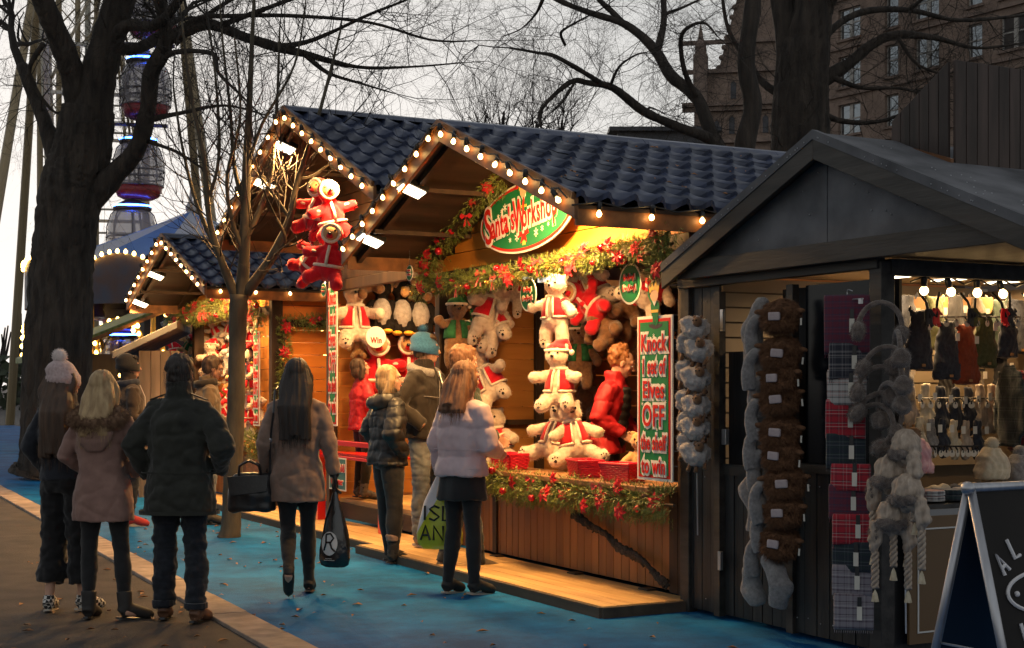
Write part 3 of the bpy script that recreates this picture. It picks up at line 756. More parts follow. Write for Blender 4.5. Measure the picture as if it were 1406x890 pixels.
# young tree in the path
tree('slim young bare tree rising through the blue path', [(314, 740, 17), (317, 722, 13.5), (320, 650, 12), (324, 560, 11.5), (326, 470, 11), (329, 405, 13)],
     [[(332, 410, 10), (336, 340, 7.5), (338, 250, 6.5), (342, 150, 4.5), (346, 60, 3), (350, -30, 1.6)],
      [(324, 408, 7), (303, 355, 5), (287, 300, 4), (280, 220, 3.2), (262, 130, 2.2), (250, 30, 1.3)],
      [(338, 402, 8), (374, 352, 6.5), (398, 300, 5), (408, 250, 3.6), (440, 150, 2.4), (468, 40, 1.3)],
      [(336, 330, 5), (356, 290, 4), (372, 240, 3), (380, 150, 2.2), (384, 40, 1.2)],
      [(338, 290, 4), (322, 230, 3.4), (316, 150, 2.4), (306, 60, 1.6), (300, -30, 1)],
      [(303, 355, 4), (270, 280, 3), (250, 200, 2.2), (238, 120, 1.5)],
      [(284, 280, 3), (300, 220, 2.6), (298, 130, 2), (288, 40, 1.2)],
      [(374, 352, 3), (392, 330, 2.4), (380, 300, 1.8)], [(410, 245, 2.6), (432, 240, 1.8), (470, 210, 1.1)],
      [(340, 230, 3), (360, 170, 2.4), (404, 90, 1.6), (420, 0, 1)], [(336, 350, 4), (318, 300, 3.2), (312, 240, 2.6), (330, 160, 2), (322, 50, 1.2)],
      [(398, 300, 3), (372, 262, 2), (350, 235, 1.2)]],
     14.6, M_barkg, 8, tw=(1.0, .009, 1), wild=.35, up=.6, nside=14, jit=.5)
# big tree behind the stalls
tree('huge dark bare tree spreading over the ridge behind the stalls', [(1098, 640, 50), (1098, 400, 44), (1100, 230, 42), (1098, 140, 38), (1108, 50, 32), (1122, -30, 26)],
     [[(1085, 230, 22), (1078, 160, 18), (1082, 60, 17), (1070, -20, 14)],
      [(1124, 112, 12), (1162, 90, 8), (1196, 62, 7), (1231, 48, 6), (1283, 52, 4), (1340, 66, 2.4), (1400, 60, 1.4)],
      [(1115, 90, 10), (1138, 45, 5.5), (1183, 17, 5), (1248, 14, 4), (1317, 28, 3), (1406, 21, 2)],
      [(1098, 60, 10), (1140, 0, 9), (1160, -40, 7)],
      [(1120, 150, 6), (1150, 165, 4), (1200, 168, 3), (1250, 150, 2), (1290, 110, 1)],
      [(1130, 100, 5), (1180, 120, 3), (1240, 122, 2), (1300, 140, 1)],
      [(1100, 140, 8), (1055, 120, 5), (1030, 90, 4), (1000, 40, 3), (990, -20, 2)],
      [(1248, 14, 3), (1290, -20, 2)], [(1231, 48, 3), (1262, 90, 2), (1330, 110, 1.2), (1400, 120, .8)]],
     22, M_bark, 17, tw=(1.3, .008, 2), wild=.6, up=.0, nside=18, jit=2)
tree('crooked leaning bare tree with a long low limb behind the blue ridge', [(1015, 660, 17), (1018, 400, 15), (1022, 240, 14), (1023, 197, 14), (1034, 145, 13), (1024, 86, 12), (1034, 0, 11), (1030, -40, 10)],
     [[(1010, 240, 13), (980, 194, 11), (957, 135, 9.5), (921, 104, 8.5), (898, 67, 7.5), (859, 34, 5.6), (808, 17, 4.4), (766, 0, 3.6), (720, -25, 2.6)],
      [(1010, 235, 11), (977, 193, 8), (935, 176, 6), (884, 153, 6), (842, 121, 5), (808, 114, 4), (783, 113, 3.4), (744, 149, 2.6), (742, 174, 1.5)],
      [(830, 117, 4), (794, 95, 3), (761, 77, 2.8), (741, 73, 2), (700, 66, 1.2)],
      [(902, 72, 6), (911, 34, 5), (911, 0, 4.4), (908, -40, 4)],
      [(862, 38, 5), (840, 16, 4.4), (823, 0, 4), (800, -30, 3)],
      [(960, 140, 5), (940, 98, 3.6), (935, 53, 3), (948, 36, 2.4), (968, 32, 1.8), (985, 50, 1)],
      [(838, 118, 2.4), (850, 92, 1.8), (872, 76, 1.3), (888, 72, .8)],
      [(776, 62, 2.2), (770, 46, 2), (782, 36, 1.6), (808, 22, 1.2)],
      [(790, 112, 2.4), (772, 140, 1.8), (756, 155, 1)],
      [(886, 156, 2.2), (892, 148, 1.6), (904, 152, 1)],
      [(911, 20, 3), (938, 10, 2), (980, -10, 1.2)],
      [(745, 0, 3), (735, 20, 2), (715, 40, 1.2), (690, 50, .8)]],
     20, M_bark, 13, tw=(1.0, .006, 2), wild=.75, up=-.05, nside=12, jit=1.6)
# small far trees over the ridge
for i, (px, top, Y, lab) in enumerate(((690, 138, 60, 'small hazy bare tree just above the tiled ridge'), (770, 150, 55, 'faint bare sapling beneath the arched limb'), (735, 152, 58, 'faint twiggy tree behind the drooping bough'),
                          (660, 155, 62, 'faint low tree at the start of the blue ridge'))):
    tree(lab, [(px, 560, 4), (px, 300, 3), (px, 200, 2.4), (px+2, top+15, 1.6)],
         [[(px, 215, 1.6), (px-14, 180, 1), (px-24, top+12, .5)], [(px, 210, 1.6), (px+16, 175, 1), (px+26, top+14, .5)], [(px, 190, 1.4), (px-4, 165, .9), (px-8, top, .4)], [(px, 190, 1.4), (px+8, 160, .9), (px+10, top+2, .4)]],
         Y, M_twig, 10, tw=(2.2, .03, 1), wild=.35, up=.7, nside=6, group='faint trees beyond the ridge', jit=.5)

# ================================================================ distant treeline / park mass
tl = MB()
for i in range(900):
    x = random.uniform(-120, 120); y = random.uniform(118, 135); h = random.uniform(4, 8)
    twig(tl, Vector((x, y, 0)), Vector((0, 0, 1)), h, .25, 0, .3, .5)
structure('far_wood', tl, M_twig, kind='stuff')
hg = MB()
for i in range(5200):
    x = random.uniform(-60, 60); y = 100+random.uniform(-1.5, 1.5); z = random.uniform(0, 3.4+noise.noise(Vector((x*.15, 3, 0)))); r = random.uniform(.15, .5)
    a = Vector((random.gauss(0, 1), random.gauss(0, 1), random.gauss(0, 1))).normalized(); b = a.orthogonal().normalized()
    hg.add([Vector((x, y, z))+a*r, Vector((x, y, z))+b*r*.7, Vector((x, y, z))-a*r, Vector((x, y, z))-b*r*.7], [(0, 1, 2, 3)])
structure('far_hedge', hg, mat('hedge_leaf', (.02, .03, .015), .8, (.05, .06, .03), scale=1), kind='stuff')

# ================================================================ tenement behind the tree
M_stone = mat('brown_sandstone', (.17, .12, .095), .85, (.29, .21, .165), scale=.9, bump=.4, bscale=5, detail=8, bdist=.05)
M_stoned = mat('carved_sandstone', (.16, .115, .092), .85, (.26, .19, .155), scale=2)
M_wframe = mat('white_sash', (.42, .40, .37), .5)
M_pane = mat('sky_lit_pane', (.25, .27, .29), .04, spec=1.0, metal=.85)
M_slate = mat('slate', (.04, .042, .05), .6, (.07, .07, .08), scale=1)
BQ = Vector((.563, -.826, 0)); B0 = Vector((21.9, 95, 0)); BA = math.atan2(-.826, .563)
def bq(px):
    a = (px-CX)/FOC; return (a*95-21.9)/(.563+.826*a)
def bz(px, py): q = bq(px); return EYE+(HY-py)/FOC*(95-.826*q)
def on_b(m, q0, q1, z0, z1, d0, d1):      # box on the facade: along q, height z, depth outward d0..d1 (negative = into the wall)
    m.box(((q0+q1)/2, -(d0+d1)/2, (z0+z1)/2), (q1-q0, abs(d1-d0), z1-z0)); return m
ten = thing('tenement_building', 'brown sandstone tenement with tall sash windows beyond the big tree', 'building', tuple(B0), BA, frame='W', keep=False)
QL, QR = bq(1065), bq(1560)
cols_ = [(1083, 1.0), (1166, 1.9), (1224, 1.1), (1272, 1.9), (1338, 1.1), (1392, 1.9), (1450, 1.1), (1505, 1.9)]
rows = [z for z in (1.6, 5.0, 8.3, 11.6, 14.8, 18.0, 21.15, 24.25, 27.4)]
wq = [(bq(px), w) for px, w in cols_]
# wall built as piers and spandrels round the openings
def wallgrid(m):
    xs = sorted(sum([[q-w/2, q+w/2] for q, w in wq], [QL, QR]))
    for a, b in zip(xs[::2], xs[1::2]): on_b(m, a, b, 0, 30.6, -.6, 0)
    for q, w in wq:
        zs = [0]+sum([[z, z+2.0] for z in rows], [])+[30.6]
        for a, b in zip(zs[::2], zs[1::2]): on_b(m, q-w/2, q+w/2, a, b, -.6, 0)
m = MB(); wallgrid(m); part('wall', m, M_stone, ten)
cs = MB()
for z in (4.3, 10.9, 17.2, 20.5, 23.6, 26.8): on_b(cs, QL, QR, z, z+.22, 0, .16)
on_b(cs, QL, QR, 30.2, 30.9, 0, .6)
part('string_course', cs, M_stoned, ten)
for q, w in wq:
    for z in rows:
        f = MB(); h = 2.0; e = .08
        for a in ((q-w/2, q-w/2+e, z, z+h), (q+w/2-e, q+w/2, z, z+h), (q-w/2+e, q+w/2-e, z, z+e), (q-w/2+e, q+w/2-e, z+h-e, z+h), (q-w/2+e, q+w/2-e, z+h*.5, z+h*.5+e)):
            on_b(f, *a, -.32, -.22)
        if w > 1.5: on_b(f, q-.14, q+.14, z+e, z+h*.5, -.33, -.2); on_b(f, q-.14, q+.14, z+h*.5+e, z+h-e, -.33, -.2)
        fo = part('window', f, M_wframe, ten)
        part('pane', on_b(MB(), q-w/2+e, q+w/2-e, z+e, z+h-e, -.30, -.27), M_pane, fo)
        part('sill', on_b(MB(), q-w/2-.12, q+w/2+.12, z-.16, z, -.1, .14), M_stoned, fo)
part('roof', MB().prism([(QL, .2, 30.9), (QL, 10, 30.9), (QL, 6, 35)], (QR-QL, 0, 0)), M_slate, ten)
part('side_wall', MB().box(((QL+QR)/2, 8.6, 15.4), (QR-QL, 12, 30.6)), M_stone, ten)
# gothic gabled building left of it
GB0 = atY(953, 560, 80); GB0.z = 0
got = thing('gabled_building', 'ornate stone building with a steep gable and a pinnacle behind the bare limbs', 'building', (GB0.x, 80, 0), R(-12), frame='W', keep=False)
def gw(px): return (px-953)/FOC*80*1.03
def gzz(py): return EYE+(HY-py)/FOC*80
m = MB()
m.prism([(0, 0, 0), (gw(1100), 0, 0), (gw(1100), 0, gzz(-160)), (gw(1062), 0, gzz(-160)), (gw(1010), 0, gzz(0)), (gw(986), 0, gzz(95)), (0, 0, gzz(98))], (0, 8, 0))
part('wall', m, M_stone, got)
pn = MB(); pn.box((gw(962), -.1, gzz(110)), (.75, .9, 2.6)); pn.lathe([(.35, 0), (.3, 1.2), (.16, 1.5), (.03, 2.3)], 8, (gw(962), -.1, gzz(92)))
pn.ell((gw(962), -.1, gzz(62)), .14); part('pinnacle', pn, M_stoned, got)
cb = MB()
for py, d in ((146, .5), (152, .3), (100, .25), (60, .2), (196, .3)): cb.box((gw(1018), -d/2, gzz(py)), (gw(1100)-gw(940), d, .22))
for i in range(26): cb.box((gw(956)+i*.22, -.18, gzz(150)), (.1, .3, .18))
part('cornice', cb, M_stoned, got)
m = MB()
for i in range(8):
    u = i/7; m = MB(); m.ell((gw(986)+(gw(1010)-gw(986))*u, -.1, gzz(95)+(gzz(0)-gzz(95))*u), .16, nu=6, nv=4); part('crocket', m, M_stoned, got)
for (x0, x1, y0, y1) in ((978, 988, 165, 190), (998, 1008, 160, 186), (1018, 1026, 160, 186), (1000, 1010, 112, 138), (1020, 1030, 60, 96), (1042, 1052, 160, 186)):
    a, b, c, d = gw(x0), gw(x1), gzz(y1), gzz(y0)
    w = part('window', MB().prism([(a, -.03, c), (b, -.03, c), (b, -.03, d-.2), ((a+b)/2, -.03, d), (a, -.03, d-.2)], (0, .06, 0)), M_slate, got)
    part('surround', MB().tube([(a, -.06, c), (a, -.06, d-.2), ((a+b)/2, -.06, d), (b, -.06, d-.2), (b, -.06, c)], .06, 5), M_stoned, w)
# flat-roofed pavilion
q0, q1 = atY(868, 193, 50), atY(958, 193, 50)
solo('pavilion', MB().box(((q0.x+q1.x)/2, 52, (gz_ := EYE+(HY-181)/FOC*50)/2), (q1.x-q0.x+1.0, 4, gz_)).box(((q0.x+q1.x)/2, 52, gz_+.06), (q1.x-q0.x+1.6, 4.6, .14)), M_slate,
     'low dark flat-roofed block just above the blue ridge', 'building', ((q0.x+q1.x)/2, 52, 0), 'W')

# ================================================================ ferris wheel
M_cab = mat('cabin_shell', (.10, .09, .11), .3, metal=.2); M_cabred = mat('cabin_red', (.20, .010, .016), .4)
M_cabglass = mat('cabin_glass', (.24, .22, .27), .1, alpha=.65, spec=.8)
M_led = mat('blue_led', (.02, .05, .6), .3, emit=(.03, .12, 1.0), estr=9)
M_rim = mat('wheel_steel', (.50, .47, .40), .5, metal=.1)
M_goldlit = mat('gold_lit_steel', (.30, .23, .13), .5)  # warm light on the truss put into the steel colour; nothing emits
FW = 52
fw = thing('ferris_wheel', 'white steel ferris wheel seen through the limbs of the massive tree', 'ferris wheel', (atY(150, 0, FW).x, FW, 0), R(14), frame='W', keep=False)
RC = 17.0; RR = 15.2   # hub height and rim radius; the plane of the wheel runs away from the viewer
rim = MB()
for off in (-1.3, 1.3):
    for rr_ in (RR, RR-1.3):
        ring = [(off, rr_*math.cos(2*math.pi*k/72), RC+rr_*math.sin(2*math.pi*k/72)) for k in range(73)]
        rim.tube(ring, .11, 5, cap=False)
    for k in range(72):
        a = 2*math.pi*k/72; b = 2*math.pi*(k+.5)/72
        rim.tube([(off, RR*math.cos(a), RC+RR*math.sin(a)), (off, (RR-1.3)*math.cos(b), RC+(RR-1.3)*math.sin(b))], .05, 4, cap=False)
for k in range(72):
    a = 2*math.pi*k/72; rim.tube([(-1.3, RR*math.cos(a), RC+RR*math.sin(a)), (1.3, RR*math.cos(a), RC+RR*math.sin(a))], .06, 4, cap=False)
part('rim', rim, M_rim, fw)
for k in range(24):
    a = 2*math.pi*k/24
    part('spoke', MB().tube([(0, .6*math.cos(a), RC+.6*math.sin(a)), (1.2 if k % 2 else -1.2, (RR-1.2)*math.cos(a), RC+(RR-1.2)*math.sin(a))], .05, 5), M_goldlit, fw)
part('hub', MB().tube([(-2.6, 0, RC), (2.6, 0, RC)], .55, 14), M_rim, fw)
for sx in (-2.6, 2.6):
    for sy in (-7.5, 9):
        part('leg', MB().tube([(sx*.9, 0, RC), (sx*1.6, sy, 0)], [.14, .18], 8), M_goldlit, fw)
def gondola(x, y, zt, n):
    """cabin hung from zt"""
    r = bpy.data.objects.new('cabin', None); link(r, fw)
    ORG[r.name] = (0, 0, 0); r.location = (x, y, zt); r.scale = (.64,)*3
    sh = MB(); sh.rings([(0, 0, -2.62, .62, .62), (0, 0, -2.5, .86, .86), (0, 0, -2.12, 1.0, 1.0)], 20)
    part('cabin_base', sh, M_cabred, r, True)
    g2 = MB(); g2.rings([(0, 0, -2.1, .99, .99), (0, 0, -1.6, 1.03, 1.03), (0, 0, -1.0, 1.0, 1.0), (0, 0, -.5, .84, .84), (0, 0, -.3, .66, .66)], 20, cap=False)
    part('cabin_glass', g2, M_cabglass, r, True)
    fr = MB()
    for k in range(8):
        a = 2*math.pi*k/8; fr.tube([(rr_*math.cos(a), rr_*math.sin(a), z) for rr_, z in ((1.02, -2.1), (1.06, -1.6), (1.03, -1.0), (.87, -.5), (.68, -.3))], .035, 4)
    for rr_, z in ((1.05, -1.72), (1.02, -2.08), (1.06, -1.45)): fr.tube([(rr_*math.cos(2*math.pi*k/20), rr_*math.sin(2*math.pi*k/20), z) for k in range(21)], .045, 4, cap=False)
    part('cabin_frame', fr, M_cab, r)
    part('cabin_roof', MB().rings([(0, 0, -.3, .78, .78), (0, 0, -.2, .8, .8), (0, 0, -.02, .55, .55), (0, 0, .12, .3, .3)], 20), M_cab, r, True)
    ld = MB(); ld.tube([(.8*math.cos(a), .8*math.sin(a), -.16) for a in [R(200+i*7) for i in range(21)]], .045, 5); part('light_strip', ld, M_led, r)
    ar = MB(); ar.tube([(0, 0, .1), (0, 0, .5)], .08, 6); ar.tube([(-1.2, 0, .5), (1.2, 0, .5)], .08, 6); part('cabin_hanger', ar, M_cab, r)
fwx = atY(187, 0, FW).x
angs = [0, 1, 2, 3, 4, 5, 6, 7]
Rm = Matrix.Rotation(R(14), 3, 'Z').inverted()
for py in (-32, 78, 188, 279, 370, 455):
    w = atY(190-(py-188)*.09, py, FW-RR*.85); l = Rm @ (w-Vector((fw.location.x, FW, 0)))
    gondola(l.x, l.y, w.z, py)
tx = Rm @ (atY(92, 0, 60)-Vector((fw.location.x, FW, 0)))
for ix in range(4):
    for iy in range(2):
        part('mast_chord', MB().tube([(tx.x+ix*.75-1.1, tx.y+iy*1.1, 0), (tx.x+ix*.75-1.1, tx.y+iy*1.1, 26)], .09, 6), M_goldlit, fw)
lt = MB()
for j in range(30):
    for ix in range(3):
        a, b = Vector((tx.x+ix*.75-1.1, tx.y, j*.86)), Vector((tx.x+ix*.75-.35, tx.y, j*.86+.86)); lt.tube([a, b], .035, 4, cap=False); lt.tube([Vector((b.x, b.y, a.z)), Vector((a.x, a.y, b.z))], .035, 4, cap=False)
part('mast_lattice', lt, M_goldlit, fw)
# big top carousel
M_cb = mat('canvas_blue', (.05, .13, .36), .6, (.07, .17, .42), scale=2); M_cw = mat('canvas_white', (.36, .37, .42), .6)
CY_ = 36; cc = atY(262, 290, CY_); CR = 3.9; zb = EYE+(HY-376)/FOC*CY_
car = thing('carousel', 'carousel with a blue and white striped canvas top and bulb-lit arches', 'carousel', (cc.x, CY_, 0), frame='W', keep=False)
for k in range(16):
    a0, a1 = 2*math.pi*k/16, 2*math.pi*(k+1)/16
    m = MB(); seg = []
    for u in (0, .33, .66, 1): 
        rr_ = CR*u; z = cc.z-(cc.z-zb)*(u**.92)
        seg.append([(rr_*math.cos(a), rr_*math.sin(a), z-.05*math.sin(math.pi*w)*u) for w, a in ((0, a0), (.5, (a0+a1)/2), (1, a1))])
    vs = sum(seg, []); fs = []
    for i in range(3):
        for j in range(2): fs.append((i*3+j, i*3+j+1, (i+1)*3+j+1, (i+1)*3+j))
    part('canvas_panel', m.add(vs, fs), M_cb if k % 2 else M_cw, car)
part('finial', MB()._lathe([(.1, 0), (.14, .15), (.05, .3), (.02, .6)], 8, (0, 0, cc.z-.05)), M_cw, car)
M_dkrnd = mat('painted_rounding_board', (.10, .045, .03), .5, (.05, .06, .10), scale=2.2); M_gold = mat('gold_paint', (.5, .28, .06), .35, metal=.6)
for k in range(16):
    a0, a1 = 2*math.pi*k/16, 2*math.pi*(k+1)/16; m = MB(); n = 8; top = []; bot = []
    for i in range(n+1):
        u = i/n; a = a0+(a1-a0)*u; zz = zb-.05+.22*math.sin(math.pi*u); top.append((CR*math.cos(a), CR*math.sin(a), zz)); bot.append((CR*math.cos(a), CR*math.sin(a), zb-.95))
    m.add(top+bot, [(i, i+1, n+2+i, n+1+i) for i in range(n)])
    rb = part('rounding_board', m, M_dkrnd, car)
    for i in range(n):
        b = bpy.data.objects.new('bulb', BULBS); link(b, rb); q = Vector(top[i]); b.location = (q.x*1.01, q.y*1.01, q.z+.03); b.scale = (1.5,)*3
    ac = (a0+a1)/2; rad = CR*math.sin((a1-a0)/2)*.72
    arch = [Vector((CR*.985*math.cos(ac), CR*.985*math.sin(ac), zb-1.85))+Vector((-math.sin(ac), math.cos(ac), 0))*rad*math.cos(w)+Vector((0, 0, rad*1.0*math.sin(w))) for w in [R(-20+i*22) for i in range(11)]]
    ao = part('arch', MB().tube(arch, .06, 5), M_gold, car)
    for q in arch:
        b = bpy.data.objects.new('bulb', BULBS); link(b, ao); b.location = q*1.0+Vector((math.cos(ac), math.sin(ac), 0))*.08; b.scale = (1.5,)*3
    part('pole', MB().tube([(CR*.97*math.cos(a0), CR*.97*math.sin(a0), .3), (CR*.97*math.cos(a0), CR*.97*math.sin(a0), zb)], .06, 8), M_gold, car)
part('platform', MB()._lathe([(CR, .1), (CR, .4), (CR*.98, .42)], 32, (0, 0, 0)), M_dkrnd, car)
part('drum', MB()._lathe([(1.3, .4), (1.3, zb)], 16, (0, 0, 0)), M_dkrnd, car)
# grey lean-to kiosk beside stall 3, and green-roofed one beyond
k0 = atY(222, 600, 19.6)
kio = thing('kiosk', 'weathered grey kiosk with a sloping roof next to the farthest stall', 'kiosk', (k0.x, 19.9, 0), R(8), frame='W', keep=False)
M_greyw = wood('grey_weathered', (.11, .085, .065), (.22, .17, .13), 'z', .8, .2)
for i in range(4): part('board', MB().box((-.28+i*.13, 0, 1.0), (.122, .02, 2.0)), M_greyw, kio)
part('side_wall', MB().box((-.36, .8, 1.0), (.03, 1.6, 2.0)), M_greyw, kio)
part('roof', MB().prism([(-.70, -.25, 1.88), (.16, -.25, 2.30), (.16, -.25, 2.40), (-.70, -.25, 1.98)], (0, 2.2, 0)), M_felt, kio, bev=.01)
k1 = atY(150, 560, 26)
ka = thing('kiosk', 'dim lit kiosk roof dressed with green fir and bulbs beyond the grey kiosk', 'kiosk', (k1.x, 26, 0), R(28), frame='W', keep=False)
part('roof', MB().prism([(-1.2, 0, 1.95), (1.3, 0, 3.0), (1.3, 0, 3.1), (-1.2, 0, 2.05)], (0, 2.5, 0)), M_needle, ka)
part('wall', MB().box((.4, 1.4, 1.1), (2.2, 2.2, 2.0)), M_beam, ka)
part('barge_board', MB().prism([(-1.2, -.06, 1.93), (1.3, -.06, 2.98), (1.3, -.06, 3.05), (-1.2, -.06, 2.0)], (0, .05, 0)), M_barge, ka)
rr_ = random.Random(3)
for i in range(11):
    b = bpy.data.objects.new('bulb', BULBS); link(b, ka); u = rr_.random(); b.location = (-1.2+2.5*u, -.1-rr_.random()*.15, 1.95+1.05*u-rr_.choice((.05, .1, .5, .8))); b.scale = (1.3,)*3
# ================================================================ fur and cloth helpers
def fuzz(me, n, ln, w=.0022, droop=0.0, seed=1):
    """thin tapering hairs rooted on a mesh"""
    r = random.Random(seed); mb = MB(); ps = [p for p in me.polygons]; vs = me.vertices
    cum = []; a = 0
    for p in ps: a += p.area; cum.append(a)
    import bisect
    for i in range(n):
        p = ps[min(len(ps)-1, bisect.bisect(cum, r.random()*a))]; k = list(p.vertices)
        c = vs[k[0]].co*(u := r.random()); w2 = (1-u)*r.random(); c = c+vs[k[1]].co*w2+vs[k[-1]].co*(1-u-w2)
        d = (p.normal+Vector((r.gauss(0, .45), r.gauss(0, .45), r.gauss(0, .45)-droop))).normalized()
        o = d.orthogonal().normalized()*w; L = ln*r.uniform(.5, 1.2)
        mb.add([c-o-p.normal*.003, c+o-p.normal*.003, c+d*L+Vector((0, 0, -droop*L*.4))], [(0, 1, 2)])
    return mb
def cloth(name, c1, c2=None, sc=6, rough=.85, sheen=.2, bump=.35, bs=320, rnd=0.0, **k):
    return mat(name, c1, rough, c2 or tuple(min(1, x*1.35) for x in c1), scale=sc, bump=bump, bscale=bs, sheen=sheen, spec=.25, rnd=rnd, bdist=.002, **k)
M_skin = mat('skin', (.50, .27, .18), .5, (.58, .33, .23), scale=9, spec=.35)
M_lip = mat('lip', (.35, .10, .09), .5); M_eye = mat('eye_white', (.7, .68, .65), .25); M_iris = mat('dark_iris', (.03, .02, .015), .15)
# ================================================================ people
def xf(p, piv, rot): return rot @ (Vector(p)-piv)+piv
def hand_mb(mb, w, d, side, curl=.6, spread=.1, sc=1.0):
    """palm, four unequal bent fingers and a thumb, from wrist w along d; side is the palm's thumb direction"""
    d = Vector(d).normalized(); th = Vector(side); th = (th-d*th.dot(d)).normalized(); nrm = d.cross(th)   # palm normal
    w = Vector(w); s = sc
    for k in range(4):
        o = th*(.027-.018*k)*s
        mb.tube([w+o*.6, w+o*.9+d*.045*s, w+o+d*.088*s], [.017*s, .016*s, .0125*s], 8, flat=.8)
    for k, L in enumerate((.070, .078, .072, .056)):
        o = th*(.030-.0195*k)*s; p = w+o+d*.082*s; q = d+th*spread*(1.5-k)*.3; q.normalize(); pts = [p.copy()]; rr = [.0098*s]
        for j, f in enumerate((.45, .31, .24)):
            q = (q+nrm*curl*(.5+.35*j)).normalized(); p = p+q*L*f*s; pts.append(p.copy()); rr.append((.0092, .0084, .0068)[j]*s)
        mb.tube(pts, rr, 7)
    p = w+th*.026*s+d*.025*s; q = (d*.7+th*.9+nrm*.25).normalized()
    mb.tube([p, p+q*.032*s, p+q*.032*s+(q+nrm*curl*.4+d*.5).normalized()*.028*s], [.014*s, .011*s, .0085*s], 7)
def person(label, loc, rz, h, pose, wear, group=None):
    """pose: joints by name in a 1.75 m frame (x to the person's own right, y forward); wear: clothing"""
    root = thing('person', label, 'person', loc, rz, frame='W', keep=False, group=group)
    k = h/1.75; root.scale = (k, k, k)
    J = dict(neck=(0, 0, 1.49), shR=(.165, 0, 1.395), shL=(-.165, 0, 1.395), elR=(.225, -.03, 1.12), elL=(-.225, -.03, 1.12),
             wrR=(.25, .06, .90), wrL=(-.25, .06, .90), hiR=(.085, 0, .93), hiL=(-.085, 0, .93), knR=(.10, .02, .50), knL=(-.10, .02, .50),
             anR=(.105, -.03, .085), anL=(-.105, -.03, .085), toR=(.12, .14, .03), toL=(-.12, .14, .03), yaw=0, nod=0, roll=0, lean=0.0, tw=0)
    J.update(pose)
    lean = Matrix.Rotation(-J['lean'], 3, 'X'); piv = Vector((0, 0, .95))
    V = {a: Vector(b) for a, b in J.items() if hasattr(b, '__len__')}
    for a in ('neck', 'shR', 'shL', 'elR', 'elL', 'wrR', 'wrL'): V[a] = lean @ (V[a]-piv)+piv
    nk = V['neck']; Hr = Euler((-J['nod'], J['roll'], J['yaw'])).to_matrix() @ Matrix.Rotation(-J['lean']*.5, 3, 'X')
    def hp(p): return Hr @ (Vector(p)-Vector((0, 0, 1.49)))+nk
    w = wear
    # ---- body: head, neck, trunk, limbs and hands in one surface
    b = MB()
    b.ell(hp((0, -.012, 1.658)), (.076, .097, .093), Hr, 20, 14); b.ell(hp((0, .028, 1.60)), (.062, .066, .075), Hr, 16, 12)
    b.ell(hp((0, .058, 1.553)), (.036, .034, .03), Hr, 12, 8); b.ell(hp((0, .062, 1.665)), (.058, .034, .03), Hr, 12, 8)
    b.tube([hp((0, .075, 1.665)), hp((0, .095, 1.636)), hp((0, .112, 1.612)), hp((0, .088, 1.602))], [.009, .012, .0145, .008], 8)
    b.ell(hp((0, .085, 1.577)), (.024, .014, .012), Hr, 10, 6)
    for sx in (-1, 1):
        b.ell(hp((sx*.077, -.005, 1.625)), (.010, .022, .034), Hr, 8, 8); b.ell(hp((sx*.036, .062, 1.61)), (.026, .02, .024), Hr, 8, 8)
    b.tube([hp((0, -.02, 1.60)), hp((0, -.015, 1.53)), nk+Vector((0, -.005, -.04))], [.056, .052, .062], 14)
    b.tube([V['shR']+Vector((-.03, 0, -.01)), nk+Vector((0, -.01, -.07)), V['shL']+Vector((.03, 0, -.01))], [.05, .07, .05], 12)
    tr = []
    for z, rx, ry in ((.88, .13, .09), (1.0, .12, .085), (1.15, .12, .08), (1.3, .145, .09), (1.41, .12, .07)):
        c = lean @ (Vector((0, 0, z))-piv)+piv if z > .95 else Vector((0, 0, z)); tr.append((c.x, c.y, c.z, rx, ry))
    b.rings(tr, 16)
    fem = w.get('fem')
    for s in 'RL':
        b.tube([V['sh'+s], V['el'+s], V['wr'+s]], [.042, .034, .025], 10)
        sg = 1 if s == 'R' else -1
        if s not in w.get('hide', ''): 
            d = (V['wr'+s]-V['el'+s]).normalized(); hd = Vector(J.get('hd'+s, d)); sd_ = Vector(J.get('th'+s, (-.3*sg, .9, .1)))
            hand_mb(b, V['wr'+s], hd, sd_, J.get('curl'+s, .35))
        b.tube([V['hi'+s], V['kn'+s], V['an'+s]], [.06, .042, .032], 10)
        b.tube([V['an'+s]+Vector((0, -.02, -.02)), V['to'+s]], [.034, .022], 8)
    bm_ = bake(b, .0068, 2, 'body', .4); part('body', bm_, w.get('skin', M_skin), root, org=(0, 0, 0))
    for sx in (-1, 1):
        e = MB().ell(hp((sx*.032, .083, 1.640)), (.0125, .008, .0085), Hr, 10, 6); eo = part('eye', e, M_eye, root, True)
        part('iris', MB().ell(hp((sx*.032, .0893, 1.640)), (.0055, .003, .0055), Hr, 8, 4), M_iris, eo, True)
        part('eyebrow', MB().tube([hp((sx*.014, .094, 1.662)), hp((sx*.034, .094, 1.668)), hp((sx*.054, .080, 1.662))], [.003, .004, .002], 5), w.get('hairm') or M_iris, root)
    part('lips', MB().tube([hp((-.022, .090, 1.578)), hp((-.008, .099, 1.580)), hp((.008, .099, 1.580)), hp((.022, .090, 1.578))], [.003, .006, .006, .003], 6), M_lip, root, True)
    # ---- trousers
    t = MB(); lr = w.get('leg', (.085, .062, .045)); zt = 1.0
    t.rings([(0, 0, .84, .15*w.get('hipw', 1), .115), (0, -.01, .92, .17*w.get('hipw', 1), .125), (0, 0, 1.02, .15, .11)], 18)
